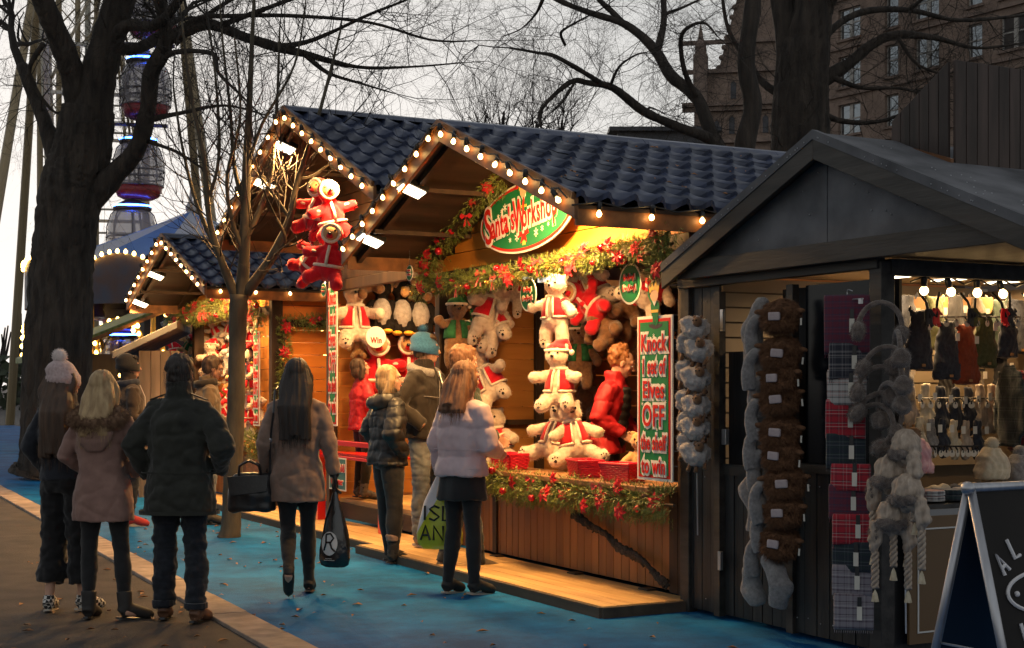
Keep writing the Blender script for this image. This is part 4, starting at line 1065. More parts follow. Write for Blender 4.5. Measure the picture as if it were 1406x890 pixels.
    for s in 'RL':
        a, kk, c = V['hi'+s], V['kn'+s], V['an'+s]; top = a+Vector((0, 0, -.03)); cut = w.get('cut', 0.0)
        e = c+(kk-c).normalized()*cut
        t.tube([top, a.lerp(kk, .35), a.lerp(kk, .8), kk, kk.lerp(e, .35), kk.lerp(e, .8), e+Vector((0, 0, w.get('hem', .0)))],
               [lr[0]*1.05, lr[0], lr[1]*1.08, lr[1], lr[1]*1.06 if lr[2] < .06 else lr[1]*1.05, lr[2]*1.05, lr[2]], 14)
    tm = bake(t, .0105, 3, 'trousers'); ruffle(tm, w.get('fold', .004 if fem else .008), 9, (1, 1, 1.8), 3); ruffle(tm, w.get('fold', .004 if fem else .008)*.6, 24, (1, 1, 1.2), 7)
    creases(tm, w.get('cr', .003 if fem else .008), 7, (1, 1, 2.4), 2)
    part('trousers', tm, w['pants'], root, org=(0, 0, 0))
    # ---- shoes
    for s in 'RL':
        a, c = V['an'+s], V['to'+s]; up = Vector((0, 0, 1)); d = (c-a); d = d.normalized(); m = MB()
        heel = a+Vector((0, 0, -.035))-Vector((d.x, d.y, 0))*.03; fl = c+Vector((0, 0, 0))
        upv = d.cross(Vector((d.y, -d.x, 0))).normalized(); upv = upv if upv.z > 0 or abs(d.z) > .7 else -upv
        if J.get('lift'+s): upv = Vector(J['lift'+s])
        m.tube([heel, a.lerp(c, .25)+upv*.005, a.lerp(c, .6), c, c+d*.035], [.040, .046, .043, .038, .020], 12)
        m.tube([a+(V['kn'+s]-a).normalized()*w.get('boot', .035), a, heel], [.056 if w.get('boot', 0) > .05 else .040, .050 if w.get('boot', 0) > .05 else .043, .04], 12)
        sm = bake(m, .009, 2, 'shoe'); so = part('shoe', sm, w['shoe'], root, org=(0, 0, 0))
        q = Vector((-d.y, d.x, 0)).normalized(); sl = MB(); hb, tb = heel-upv*.030-d*.026, c+d*.042-upv*.026
        pts = [hb-q*.016, hb+q*.016, hb+d*.03+q*.030, hb.lerp(tb, .5)+q*.028, hb.lerp(tb, .78)+q*.036, tb-d*.02+q*.026, tb, tb-d*.02-q*.026, hb.lerp(tb, .78)-q*.036, hb.lerp(tb, .5)-q*.028, hb+d*.03-q*.030]
        sl.prism(pts, -upv*.013); part('sole', sl, w.get('sole', M_black), so)
    # ---- top garment
    J_ = MB(); hem = w.get('hemz', .80); fl = w.get('flare', 1.0); ww = w.get('w', 1.0)
    def ln(z, y=0, x=0): q = Vector((x, y, z)); return lean @ (q-piv)+piv if z > .95 else q
    R_ = []
    zs = [hem+(1.46-hem)*i/11 for i in range(12)]
    for z in zs:
        u = (z-hem)/(1.46-hem)
        if z > 1.26: rx = .205-.115*((z-1.26)/.20)**1.35; ry = .135-.05*((z-1.30)/.16)
        else:
            rx = .178+.027*max(0, (z-1.05))/.25; ry = .128
            if z < 1.05: rx = .178+(.03+.055*(fl-1))*min(1, (1.05-z)/.22)+.16*(fl-1)*max(0, .85-z); ry = .128+.022*min(1, (1.05-z)/.2)*fl
            if fem and 1.0 < z < 1.22: rx -= .012*math.sin((z-1.0)/.22*math.pi)
        c = ln(z); R_.append((c.x, c.y-.008, c.z, rx*ww, ry*w.get('d', 1.0)*ww))
    J_.rings(R_, 26)
    sr = w.get('slv', (.072, .062, .046))
    for s in 'RL':
        sg = 1 if s == 'R' else -1; a, e, c = V['sh'+s], V['el'+s], V['wr'+s]
        J_.ell(a+Vector((-sg*.012, 0, -.018)), sr[0]*1.02, None, 14, 10)
        J_.tube([a+Vector((-sg*.05, 0, .0)), a, a.lerp(e, .5), e, e.lerp(c, .5), c+(c-e).normalized()*-.005], [sr[0], sr[0], sr[0]*.93, sr[1]*1.03, sr[1]*.9, sr[2]], 14)
    if w.get('collar', 1): J_.tube([nk+Vector((0, -.01, -.05)), nk+Vector((0, -.015, .03+.03*w.get('collar', 1)))], [.085, .078], 16)
    me = bake(J_, .0105, 4, 'coat')
    q = w.get('quilt')
    if q:
        for v, n_ in zip(me.vertices, [v.normal.copy() for v in me.vertices]):
            f = abs(math.sin(math.pi*(v.co.z+.02*noise.noise(v.co*6))/q)); v.co += n_*(w.get('puff', .014)*(f**.5-.6))
        me.update()
    ruffle(me, w.get('cf', .012), 7, (1, 1, .6), 11); ruffle(me, w.get('cf', .012)*.55, 19, (1, 1, .8), 5)
    if w.get('cf2', .003): ruffle(me, w.get('cf2', .003), 42, (1, 1, .7), 8)
    if not q: creases(me, w.get('ccr', .010), 5, (1, 1, 1.3), 4)
    coat = part(w.get('coatname', 'coat'), me, w['coat'], root, org=(0, 0, 0))
    root_parts = dict(root=root, coat=coat, V=V, hp=hp, Hr=Hr, nk=nk, ln=ln)
    # ---- hair
    hs_ = w.get('hair')
    if hs_:
        m = MB(); st, L = hs_
        hk = .93 if w.get('hat') else 1.0
        m.ell(hp((0, -.028-(.02 if st == 'curly' else 0), 1.668-(.02 if w.get('hat') else 0))), (.088*hk, .104*hk, .100*hk), Hr, 20, 14)
        if st == 'long':
            pts = [hp((0, -.055, 1.66)), hp((0, -.085, 1.56)), nk+Vector((0, -.115, -.02))]; zz = nk.z-.02
            wd = [.085, .095, .10]
            while zz > 1.66-L+.04: zz -= .07; pts.append(lean @ (Vector((0, -.145, zz))-piv)+piv+Vector((random.uniform(-.012, .012), 0, 0))); wd.append(max(.07, wd[-1]-.004))
            for off, kx in ((-.062, .62), (0, .78), (.062, .62)):
                m.tube([p+Vector((off*(1.0 if i else .6), 0.0, -abs(off)*.5*(i == len(pts)-1))) for i, p in enumerate(pts)], [x*kx for x in wd], 12, flat=1.0)
            for sx in (-1, 1): m.tube([hp((sx*.06, -.01, 1.70)), hp((sx*.086, .012, 1.62)), hp((sx*.088, -.02, 1.53)), nk+Vector((sx*.085, -.055, -.04))], [.025, .03, .032, .022], 10)
        elif st == 'short':
            m.ell(hp((0, -.04, 1.62)), (.080, .075, .075), Hr, 16, 10); m.ell(hp((0, .03, 1.735)), (.062, .05, .026), Hr, 12, 8)
        elif st == 'bob':
            m.ell(hp((0, -.045, 1.60)), (.10, .085, .10), Hr, 16, 10)
            for sx in (-1, 1): m.tube([hp((sx*.06, 0, 1.72)), hp((sx*.092, .01, 1.62)), hp((sx*.09, -.03, 1.52)), hp((sx*.08, -.06, 1.49))], [.028, .036, .036, .02], 10)
        elif st == 'curly':
            rr_ = random.Random(5)
            for i in range(60):
                a = Vector((rr_.gauss(0, 1), rr_.gauss(-.7, .7), rr_.gauss(.35, .8))).normalized()
                if a.y > -.05 and a.z < .62: continue
                m.ell(hp(Vector((0, -.045, 1.68))+Vector((a.x*.085, a.y*.095, a.z*.095))), rr_.uniform(.015, .03), None, 8, 6)
        hm = bake(m, .0075, 2, 'hair')
        for v, n_ in zip(hm.vertices, [v.normal.copy() for v in hm.vertices]):
            a = math.atan2(v.co.x-nk.x, -(v.co.y-nk.y)+.05); v.co += n_*(.0055*noise.noise(Vector((a*14, v.co.z*2.4, 1)))+.004*noise.noise(Vector((a*34, v.co.z*4, 6)))+(.010*noise.noise(v.co*30) if st in ('short', 'curly') else .008*noise.noise(Vector((a*3, v.co.z*7, 2)))))
        hm.update(); ho = part('hair', hm, w['hairm'], root, org=(0, 0, 0))
        sd2 = MB(); rr_ = random.Random(9); nv = len(hm.vertices)
        for i in range(900 if st == 'long' else 500):
            v = hm.vertices[rr_.randrange(nv)]; n_ = v.normal; p = v.co+n_*.001; pts = [p]
            for j in range(3):
                p = p+Vector((rr_.uniform(-.006, .006), rr_.uniform(-.006, .006), -.03 if st != 'curly' else rr_.uniform(-.012, .012)))+n_*(.004 if st != 'short' else .008); pts.append(p)
            o_ = n_.orthogonal().normalized()*.0012
            sd2.add([pts[0]-o_, pts[0]+o_, pts[1]+o_, pts[1]-o_, pts[2]+o_*.7, pts[2]-o_*.7, pts[3]], [(0, 1, 2, 3), (3, 2, 4, 5), (5, 4, 6)])
        part('hair_strands', sd2, w['hairm'], ho, kind='stuff')
    # ---- hat
    if w.get('hat'):
        m = MB(); hc = w['hat']; top = w.get('hatz', .0)
        prof = [(-.055, .094, .114), (-.045, .103, .122), (.005, .103, .122), (.012, .097, .115), (.055, .090, .108), (.09, .070, .085), (.115+top, .042, .05), (.125+top, .012, .014)]
        vs = []; fs = []; n = 48
        for dz, rx, ry in prof:
            for i in range(n):
                a = 2*math.pi*i/n; rb = 1+.022*math.cos(i*math.pi*.999)+.012*noise.noise(Vector((a*2, dz*20, 1)))
                vs.append(hp((rx*rb*math.cos(a), -.018+ry*rb*math.sin(a)-(.02 if dz > .05 else 0), 1.655+dz-.012*math.sin(a)*(dz < .0))))
        for j in range(len(prof)-1):
            for i in range(n): a, b_ = j*n+i, j*n+(i+1) % n; fs.append((a, b_, b_+n, a+n))
        fs.append(tuple((len(prof)-1)*n+i for i in range(n)))
        hto = part('hat', m.add(vs, fs), hc, root, True)
        if w.get('pom'):
            c = hp((0, -.045, 1.80+top)); pm = MB().ell(c, w['pom'][1], None, 14, 10).mesh('pompom', smooth=True); po = part('pompom', pm, w['pom'][0], hto, org=(0, 0, 0))
            part('pompom_fur', fuzz(pm, 1500, .016, .0011, seed=3), w['pom'][0], po, kind='stuff')
    return root_parts
def P2W(px, py_or_Y, Y=None): pass
def ppos(px, Y, z=0.0): v = atY(px, 0, Y); v.z = z; return tuple(v)
def bag_mesh(pts_top, c, size, seed=0, amp=.03, res=.012):
    """slack carrier bag: rings from mouth to base"""
    m = MB(); n = 28; vs = []; fs = []; H = len(size)
    for j, (z, rx, ry) in enumerate(size):
        for i in range(n):
            a = 2*math.pi*i/n; q = Vector((rx*math.cos(a), ry*math.sin(a), z))
            f = 1+amp*4*noise.noise(Vector((math.cos(a)*2.2+seed, math.sin(a)*2.2, z*7)))*(.5+j/H)+amp*2*noise.noise(Vector((math.cos(a)*6+seed, math.sin(a)*6, z*4)))
            vs.append((c[0]+q.x*f, c[1]+q.y*f, c[2]+z))
    for j in range(H-1):
        for i in range(n): a, b = j*n+i, j*n+(i+1) % n; fs.append((a, a+n, b+n, b))
    fs.append(tuple((H-1)*n+i for i in range(n)))
    return m.add(vs, fs)

H_blonde = mat('blonde_hair', (.22, .13, .055), .62, (.46, .32, .16), scale=26, stretch=(1, 1, .08), sheen=.1)
H_brown = mat('brown_hair', (.035, .018, .010), .62, (.085, .045, .024), scale=30, stretch=(1, 1, .08))
H_dark = mat('dark_hair', (.012, .009, .008), .62, (.032, .022, .017), scale=30, stretch=(1, 1, .08))
H_auburn = mat('auburn_hair', (.10, .04, .016), .62, (.22, .10, .045), scale=30, stretch=(1, 1, .08))
H_ginger = mat('ginger_hair', (.22, .08, .025), .5, (.40, .18, .07), scale=30)
C_black = cloth('black_cloth', (.010, .010, .011), (.02, .02, .022)); C_jean = cloth('dark_denim', (.007, .009, .014), (.015, .018, .026), 30)
C_lightjean = cloth('grey_denim', (.10, .115, .13), (.19, .21, .23), 14)
C_taupe = cloth('dusty_pink_wool', (.20, .115, .095), (.27, .16, .13), 12); C_brownw = cloth('taupe_wool', (.19, .125, .095), (.255, .175, .135), 14)
C_olive = cloth('dark_olive_canvas', (.013, .014, .011), (.024, .025, .019), 8, rough=.7)
C_navy = cloth('navy_denim', (.012, .014, .020), (.024, .027, .036), 14)
C_puff = mat('black_nylon', (.009, .009, .010), .5, (.018, .018, .02), scale=9, bump=.5, bscale=26, bdist=.006)
C_pink = mat('lilac_nylon', (.46, .34, .36), .42, (.54, .41, .43), scale=5, bump=.3, bscale=16, bdist=.005)
C_grey = cloth('charcoal_softshell', (.016, .012, .010), (.028, .022, .018), 9); C_green = cloth('bottle_green_cloth', (.012, .022, .014), (.022, .036, .024))
C_red = mat('red_nylon', (.36, .006, .012), .6, (.48, .012, .02), scale=6, bump=.45, bscale=24, bdist=.006)
C_brown = cloth('brown_canvas', (.09, .062, .04), (.14, .10, .065), 8); C_hood = cloth('grey_marl', (.16, .15, .15), (.26, .25, .24), 60)
C_fur = mat('brown_fur', (.09, .045, .025), .9, (.24, .14, .08), scale=30)
C_knit = cloth('grey_pink_knit', (.36, .27, .27), (.50, .40, .39), 60); C_pom = cloth('pale_pompom', (.60, .52, .50), (.74, .68, .66), 60)
C_blueknit = cloth('blue_knit', (.018, .085, .19), (.035, .14, .28), 70, bump=.8, bs=160)
C_suede = mat('black_suede', (.012, .011, .011), .7, (.025, .022, .02), scale=20); C_tan = mat('tan_leather', (.10, .045, .025), .5, (.16, .08, .045), scale=9)
def _check(N, L, tc, out, b):
    c = N.new('ShaderNodeTexChecker'); c.inputs['Scale'].default_value = 42; c.inputs[1].default_value = (.6, .58, .54, 1); c.inputs[2].default_value = (.02, .02, .02, 1)
    L.new(tc.outputs['Object'], c.inputs[0]); return c.outputs[0]
C_check = mat('checkered_canvas', (.5, .5, .5), .8, extra=_check); M_sole = mat('cream_rubber', (.40, .35, .29), .7)
pocket = dict(elR=(.285, -.09, 1.16), elL=(-.285, -.09, 1.16), wrR=(.20, .07, .98), wrL=(-.20, .07, .98))
# --- the three people on the dark pavement
p1 = person('woman in a pale bobble hat with long wavy hair and wide black trousers', ppos(90, 9.75), R(-14), 1.66,
    dict(elR=(.26, -.06, 1.16), wrR=(.20, .10, 1.0), elL=(-.26, -.05, 1.16), wrL=(-.2, .1, .98), yaw=R(-30), anR=(.11, .04, .085), toR=(.15, .22, .03), anL=(-.10, -.05, .085), toL=(-.16, .12, .03)),
    dict(fem=1, pants=cloth('black_crepe', (.008, .008, .009)), leg=(.10, .088, .095), cut=.10, hem=.02, shoe=C_check, sole=M_sole, coat=C_navy, coatname='jacket', hemz=.93, hide='LR', hair=('long', .56), hairm=H_brown, hat=C_knit, pom=(C_pom, .048), w=.95, fold=.014))
p2 = person('blonde woman in a dusty pink wool coat with a fur-trimmed hood', ppos(142, 9.42), R(-8), 1.60,
    dict(elR=(.285, -.03, 1.16), wrR=(.17, .16, 1.02), elL=(-.27, -.03, 1.16), wrL=(-.16, .16, 1.02), anR=(.17, -.02, .085), toR=(.30, .09, .03), anL=(-.10, -.02, .085), toL=(-.11, .15, .03), hiR=(.09, 0, .93), knR=(.13, .01, .5), knL=(-.11, .01, .5)),
    dict(fem=1, pants=C_black, leg=(.082, .058, .042), shoe=C_suede, boot=.12, coat=C_taupe, hide='LR', hemz=.70, flare=1.16, hair=('long', .36), hairm=H_blonde, w=.98, cf=.010))
# fur hood hanging on her back
fh = MB()
for i in range(24):
    a = 2*math.pi*i/24; r = random.uniform(.042, .054); fh.ell(p2['nk']+Vector((.165*math.sin(a), -.055-.105*max(0, math.cos(a))-.02, -.055-.05*math.cos(a)*1.0)), (r, r, r*.9), None, 10, 8)
fh.ell(p2['nk']+Vector((0, -.15, -.135)), (.13, .05, .10), None, 14, 10)
fm = bake(fh, .012, 2, 'hood'); ruffle(fm, .014, 22); ho = part('hood', fm, C_fur, p2['coat'], org=(0, 0, 0))
zf = MB()
for p_ in fuzz(fm, 9000, .030, .0016, .4).v: zf.v.append(p_)
zf.f = [(3*i, 3*i+1, 3*i+2) for i in range(9000)]
part('fur_trim', zf, C_fur, p2['coat'], org=(0, 0, 0), kind='stuff')
ph = MB().rings([(0, -.150, 1.19, .06, .02), (0, -.155, 1.26, .12, .045), (0, -.15, 1.34, .14, .05)], 18); pm_ = bake(ph, .012, 3, 'hood_back'); part('hood_back', pm_, C_taupe, p2['coat'], org=(0, 0, 0))
p3 = person('dark-haired man in a long olive parka with rolled jeans, hands in his pockets', ppos(247, 9.3), R(-6), 1.70,
    dict(elR=(.32, -.10, 1.15), wrR=(.235, .10, 1.0), elL=(-.30, -.07, 1.16), wrL=(-.225, .06, .96), anR=(.125, -.05, .085), toR=(.15, .12, .03), anL=(-.13, .06, .085), toL=(-.16, .23, .03), knL=(-.12, .05, .5), yaw=R(-8), nod=.12),
    dict(pants=C_jean, leg=(.095, .075, .066), shoe=C_tan, sole=M_black, coat=C_olive, coatname='parka', hide='LR', hemz=.72, flare=1.04, w=1.09, slv=(.082, .072, .058), hair=('short', 0), hairm=H_dark, cf=.018, cf2=.004, collar=2, fold=.014))
# storm flap, cuffs of the jeans, epaulettes
for s in 'LR':
    a = p3['V']['an'+s]; part('rolled_cuff', MB().tube([a+Vector((0, .0, .02)), a+Vector((0, 0, .055))], [.078, .076], 16), C_jean, p3['root'], org=(0, 0, 0))
    sh = p3['V']['sh'+s]; sg = 1 if s == 'R' else -1
    part('epaulette', MB().box(sh+Vector((-sg*.03, -.02, .088)), (.12, .04, .008), Euler((0, sg*.35, 0)).to_matrix()), C_olive, p3['coat'])
part('drawcord_seam', MB().rings([(0, -.008, .985, .247, .163), (0, -.008, .993, .247, .163)], 40, cap=False), C_olive, p3['coat'])
part('hem_band', MB().rings([(0, -.008, .715, .262, .178), (0, -.008, .74, .261, .177)], 40, cap=False), C_olive, p3['coat'])
# --- two men further along
p4 = person('man in a black beanie and dark brown hooded jacket in profile', ppos(178, 15.8), R(-62), 1.84,
    dict(wrR=(.22, .16, 1.05), wrL=(-.2, .16, 1.05), yaw=R(-14)), dict(pants=C_jean, shoe=cloth('red_canvas', (.3, .03, .03)), sole=M_sole, coat=cloth('dark_brown_fleece', (.03, .02, .016), (.05, .035, .027)), coatname='jacket', hemz=.86, w=1.08, hair=('short', 0), hairm=H_dark, hat=C_black, collar=2))
part('drawstring', MB().tube([p4['nk']+Vector((.03, .10, -.04)), p4['nk']+Vector((.035, .15, -.16)), p4['nk']+Vector((.03, .155, -.26))], .004, 5), M_white, p4['coat'])
part('hood', bake(MB().tube([p4['nk']+Vector((.1*math.sin(a), -.02-.10*math.cos(a), -.02-.015*math.cos(a))) for a in [R(-150+i*30) for i in range(11)]], .04, 10), .012, 2), cloth('navy_jersey', (.015, .02, .035)), p4['coat'], org=(0, 0, 0))
p5 = person('short-haired man in a brown jacket looking down beside the toy display', ppos(286, 16.0), R(-72), 1.84,
    dict(nod=.35, wrR=(.18, .22, 1.05), wrL=(-.18, .2, 1.05)), dict(pants=C_lightjean, shoe=C_suede, coat=C_brown, coatname='jacket', hemz=.88, w=1.08, hair=('short', 0), hairm=H_brown))
part('hood', bake(MB().tube([p5['nk']+Vector((.1*math.sin(a), -.02-.10*math.cos(a), -.02-.015*math.cos(a))) for a in [R(-150+i*30) for i in range(11)]], .045, 10), .012, 2), C_grey, p5['coat'], org=(0, 0, 0))
# --- walking woman
p6 = person('long-haired woman in a taupe coat walking away with a handbag and a carrier bag', ppos(408, 10.5), R(3), 1.70,
    dict(elR=(.235, -.05, 1.13), wrR=(.275, -.02, .90), elL=(-.235, -.06, 1.13), wrL=(-.235, .08, .92), hdR=(0, .1, -1), curlR=.9, thR=(-.3, .9, 0), thL=(.3, .9, 0),
         knR=(.07, .10, .50), anR=(.075, .14, .085), toR=(.08, .30, .03), knL=(-.07, .02, .50), anL=(-.035, -.27, .22), toL=(-.045, -.20, .065), liftL=(0, -.9, .4), hiL=(-.08, 0, .93)),
    dict(fem=1, pants=C_black, leg=(.084, .058, .042), shoe=C_suede, sole=mat('brown_gum_sole', (.10, .06, .04), .6), coat=C_brownw, hemz=.70, flare=1.04, hair=('long', .46), hairm=H_dark, w=.97, cf=.012, slv=(.07, .06, .05)))
gl = MB(); v = p6['V']; hand_mb(gl, v['wrR']+Vector((0, 0, .01)), (0, .1, -1), (-.3, .9, 0), .9, sc=1.18); gl.tube([v['wrR']+Vector((0, 0, .06)), v['wrR']-Vector((0, 0, .02))], [.043, .036], 12)
part('glove', bake(gl, .0065, 1, 'glove'), mat('black_leather', (.012, .012, .012), .35), p6['root'], org=(0, 0, 0))
M_leather = mat('black_grained_leather', (.010, .010, .011), .33, (.02, .02, .022), scale=14, bump=.4, bscale=70, bdist=.003)
def to_world(pp, q): r = pp['root']; k = r.scale[0]; return Vector(r.location)+(Euler(r.rotation_euler).to_matrix() @ (Vector(q)*k))
# handbag at her left side, strap over the shoulder
hbp = to_world(p6, (-.33, -.04, .80)); hb = thing('handbag', 'black slouchy leather handbag with a long strap and twin handles', 'handbag', tuple(hbp), R(8), frame='W', keep=False)
bm2 = bake(MB().rings([(0, 0, -.165, .165, .075), (0, 0, -.14, .175, .085), (0, 0, -.02, .17, .085), (0, 0, .08, .14, .055), (0, 0, .11, .125, .03)], 24), .010, 3, 'bag'); ruffle(bm2, .014, 12, seed=4)
part('bag_body', bm2, M_leather, hb, org=(0, 0, 0))
for sy in (-.035, .035): part('handle', MB().tube([(-.09, sy, .09), (-.085, sy*1.4, .16), (-.02, sy*1.8, .20), (.05, sy*1.4, .165), (.07, sy, .09)], .009, 8), M_leather, hb)
fl_ = MB().prism([(-.17, -.09, .09), (.12, -.092, .10), (.11, -.10, -.02), (-.15, -.10, -.05)], (0, .012, 0)); part('flap', fl_, M_leather, hb, bev=.004)
shp = to_world(p6, (-.15, -.03, 1.545))-hbp; st_ = [Vector((.13, -.0, .10)), Vector((.14, -.04, .35)), shp+Vector((.0, -.13, -.18)), shp+Vector((0, -.06, -.02)), shp+Vector((0, .05, .0)), shp+Vector((-.02, .12, -.16)), Vector((.10, .12, .2)), Vector((.10, .03, .10))]
st_ = [Euler((0, 0, -R(8))).to_matrix() @ q for q in st_]
part('strap', MB().tube(st_, .011, 8, flat=.5), M_leather, hb); part('buckle', MB().ell(st_[1], (.014, .014, .02), None, 8, 6), M_steel, hb)
# carrier bag in her right hand
cbp = to_world(p6, (.28, 0, .40)); cb_ = thing('carrier_bag', 'glossy black carrier bag with a white round emblem held by the walking woman', 'carrier bag', tuple(cbp), R(-12), frame='W', keep=False)
M_gloss = mat('black_polythene', (.010, .010, .012), .16, (.016, .016, .018), scale=7, bump=.6, bscale=12, bdist=.012, spec=.7)
sz = [(.36, .018, .012), (.30, .030, .02), (.24, .05, .03), (.16, .075, .045), (.05, .098, .058), (-.06, .112, .066), (-.13, .112, .068), (-.17, .10, .06), (-.185, .07, .04)]
bgm = bag_mesh(None, (0, 0, 0), sz, 3, .02); part('bag_body', bgm, M_gloss, cb_, True)
for sx in (-.012, .012): part('handle', MB().tube([(sx, 0, .33), (sx*1.6, .0, .40), (sx, 0, .455)], .007, 6), M_gloss, cb_)
# emblem: white disc with a black stroked R, laid on the bag's bulging side
def on_bag(x, z, lift=.004):
    k_ = max(0, 1-(x/.112)**2)**.5; ry = .02+.046*min(1, max(0, (.32-z)/.36)); return Vector((x, -(ry*k_)-.0075-lift, z))
n = 30; dm = MB(); vs = [on_bag(0, -.02)]; ring = []
for j in range(1, 6):
    for i in range(n): a = 2*math.pi*i/n; vs.append(on_bag(-.02+.062*j/5*math.cos(a), -.01+.085*j/5*math.sin(a)))
vs[0] = on_bag(-.02, -.01); fs = [(0, 1+i, 1+(i+1) % n) for i in range(n)]
for j in range(4):
    for i in range(n): a, b = 1+j*n+i, 1+j*n+(i+1) % n; fs.append((a, a+n, b+n, b))
part('emblem', dm.add(vs, fs), mat('print_white', (.62, .58, .56), .35), cb_)
for pl in ([(-.045, .055), (-.045, -.01), (-.06, -.06)], [(-.045, .055), (-.01, .062), (.012, .03), (-.008, -.0), (-.04, -.002)], [(-.012, -.004), (.0, -.04), (.025, -.065)]):
    part('emblem_stroke', MB().tube([on_bag(x, z, .006) for x, z in pl], .0075, 6), M_gloss, cb_)
for i, (x0, x1, z) in enumerate(((-.05, .0, -.118), (-.06, .02, -.130))): part('emblem_line', MB().tube([on_bag(x0, z, .004), on_bag(x1, z, .004)], .002, 4), MATS['print_white'], cb_)
# --- customers at the big stall
p7 = person('fair-haired woman in a short black puffer jacket with her hands in her pockets', ppos(533, 12.45), R(-62), 1.68,
    dict(pocket, yaw=R(-22), anR=(.11, .0, .085), toR=(.10, .17, .03), anL=(-.10, .06, .085), toL=(-.10, .23, .03), lean=.03),
    dict(fem=1, hipw=1.02, pants=C_black, leg=(.105, .075, .052), shoe=C_suede, boot=.16, coat=C_puff, coatname='puffer_jacket', hide='LR', hemz=.88, w=1.08, slv=(.092, .080, .06), quilt=.10, puff=.012, hair=('bob', 0), hairm=H_blonde, cf=.02))
hd7 = MB().tube([p7['nk']+Vector((.12*math.sin(a), -.05-.10*math.cos(a), -.035-.03*math.cos(a))) for a in [R(-155+i*31) for i in range(11)]], [.04, .05, .055, .06, .065, .065, .065, .06, .055, .05, .04], 12)
hm7 = bake(hd7, .012, 2, 'hood'); ruffle(hm7, .014, 14); part('hood', hm7, C_puff, p7['coat'], org=(0, 0, 0))
for s in 'LR':
    a = p7['V']['an'+s]; c7 = bake(MB().tube([a+Vector((0, 0, .12)), a+Vector((0, 0, .17)), a+Vector((0, 0, .185))], [.062, .066, .058], 14), .01, 1, 'cuff'); ruffle(c7, .006, 40); part('fleece_cuff', c7, C_brownw, p7['root'], org=(0, 0, 0))
p8 = person('tall man in a blue bobble hat and charcoal jacket looking along the stall', ppos(584, 13.1, .08), R(-118), 1.89,
    dict(elR=(.29, -.08, 1.16), elL=(-.29, -.08, 1.16), wrR=(.22, .12, 1.0), wrL=(-.22, .1, .98), yaw=R(26), nod=.08, anR=(.13, .02, .085), toR=(.16, .19, .03), anL=(-.13, -.05, .085), toL=(-.16, .12, .03)),
    dict(pants=C_lightjean, leg=(.092, .072, .064), shoe=mat('grey_shoe', (.2, .18, .16), .7), sole=M_sole, coat=C_grey, coatname='jacket', hide='LR', hemz=.90, w=1.14, slv=(.082, .072, .055), hair=('short', 0), hairm=H_brown, hat=C_blueknit, pom=(C_blueknit, .034), collar=1))
hd8 = bake(MB().tube([p8['nk']+Vector((.115*math.sin(a), -.01-.105*math.cos(a), -.005-.05*(1-math.cos(a))*.6)) for a in [R(-165+i*33) for i in range(11)]], .042, 10), .011, 2); part('hood', hd8, C_hood, p8['coat'], org=(0, 0, 0))
for sx in (-1, 1): part('pale_seam', MB().tube([p8['nk']+Vector((sx*.05, .17, -.12)), p8['nk']+Vector((sx*.06, .175, -.26)), p8['nk']+Vector((sx*.15, .13, -.25)), p8['nk']+Vector((sx*.20, .06, -.245))], .004, 5), C_hood, p8['coat'])
part('zip', MB().tube([p8['nk']+Vector((0, .13, -.04)), p8['nk']+Vector((0, .165, -.14)), p8['nk']+Vector((0, .168, -.52))], .005, 5), M_steel, p8['coat'])
p9 = person('brown-haired man in a bottle green jacket half hidden by the lilac coat', ppos(634, 11.7), R(-58), 1.83,
    dict(elR=(.27, -.02, 1.15), wrR=(.18, .2, 1.05), wrL=(-.2, .18, 1.02), elL=(-.27, -.02, 1.15), nod=.15, anR=(.06, .12, .085), toR=(.07, .30, .03), anL=(-.12, -.1, .085), toL=(-.16, .05, .03)),
    dict(pants=C_jean, leg=(.088, .068, .056), shoe=mat('brown_skate_shoe', (.09, .065, .045), .7), sole=M_sole, coat=C_green, coatname='jacket', hemz=.90, w=1.06, hair=('short', 0), hairm=H_auburn, collar=2))
p10 = person('auburn-haired woman in a lilac puffer jacket over a dark tunic', ppos(634, 10.55), R(-42), 1.68,
    dict(elR=(.235, .02, 1.13), wrR=(.12, .26, 1.08), elL=(-.235, -.03, 1.13), wrL=(-.235, .04, .90), curlL=.9, hdL=(0, 0, -1), thL=(.2, .9, 0), yaw=R(-12), nod=.12, anR=(.10, .03, .085), toR=(.12, .2, .03), anL=(-.09, -.06, .085), toL=(-.12, .12, .03), lean=.05),
    dict(fem=1, pants=C_black, leg=(.084, .060, .044), shoe=mat('black_canvas', (.02, .018, .018), .8), sole=M_sole, coat=C_pink, coatname='puffer_jacket', hemz=.90, w=1.10, slv=(.088, .080, .056), quilt=.21, puff=.014, hair=('long', .30), hairm=H_auburn, cf=.012, cf2=.0015, collar=1))
tn = bake(MB().rings([(0, 0, .72, .20, .15), (0, 0, .80, .19, .145), (0, 0, .98, .17, .13)], 24), .011, 2, 'tunic'); ruffle(tn, .02, 9, (1, 1, .4)); part('tunic', tn, C_black, p10['root'], org=(0, 0, 0))
for z in (1.315, 1.10, .955):
    w_ = .233 if z < 1.2 else .215; part('stitch_line', MB().rings([(0, -.008+(z-.95)*.05, z-.003, w_, .149), (0, -.008+(z-.95)*.05, z+.003, w_, .149)], 40, cap=False), C_pink, p10['coat'])
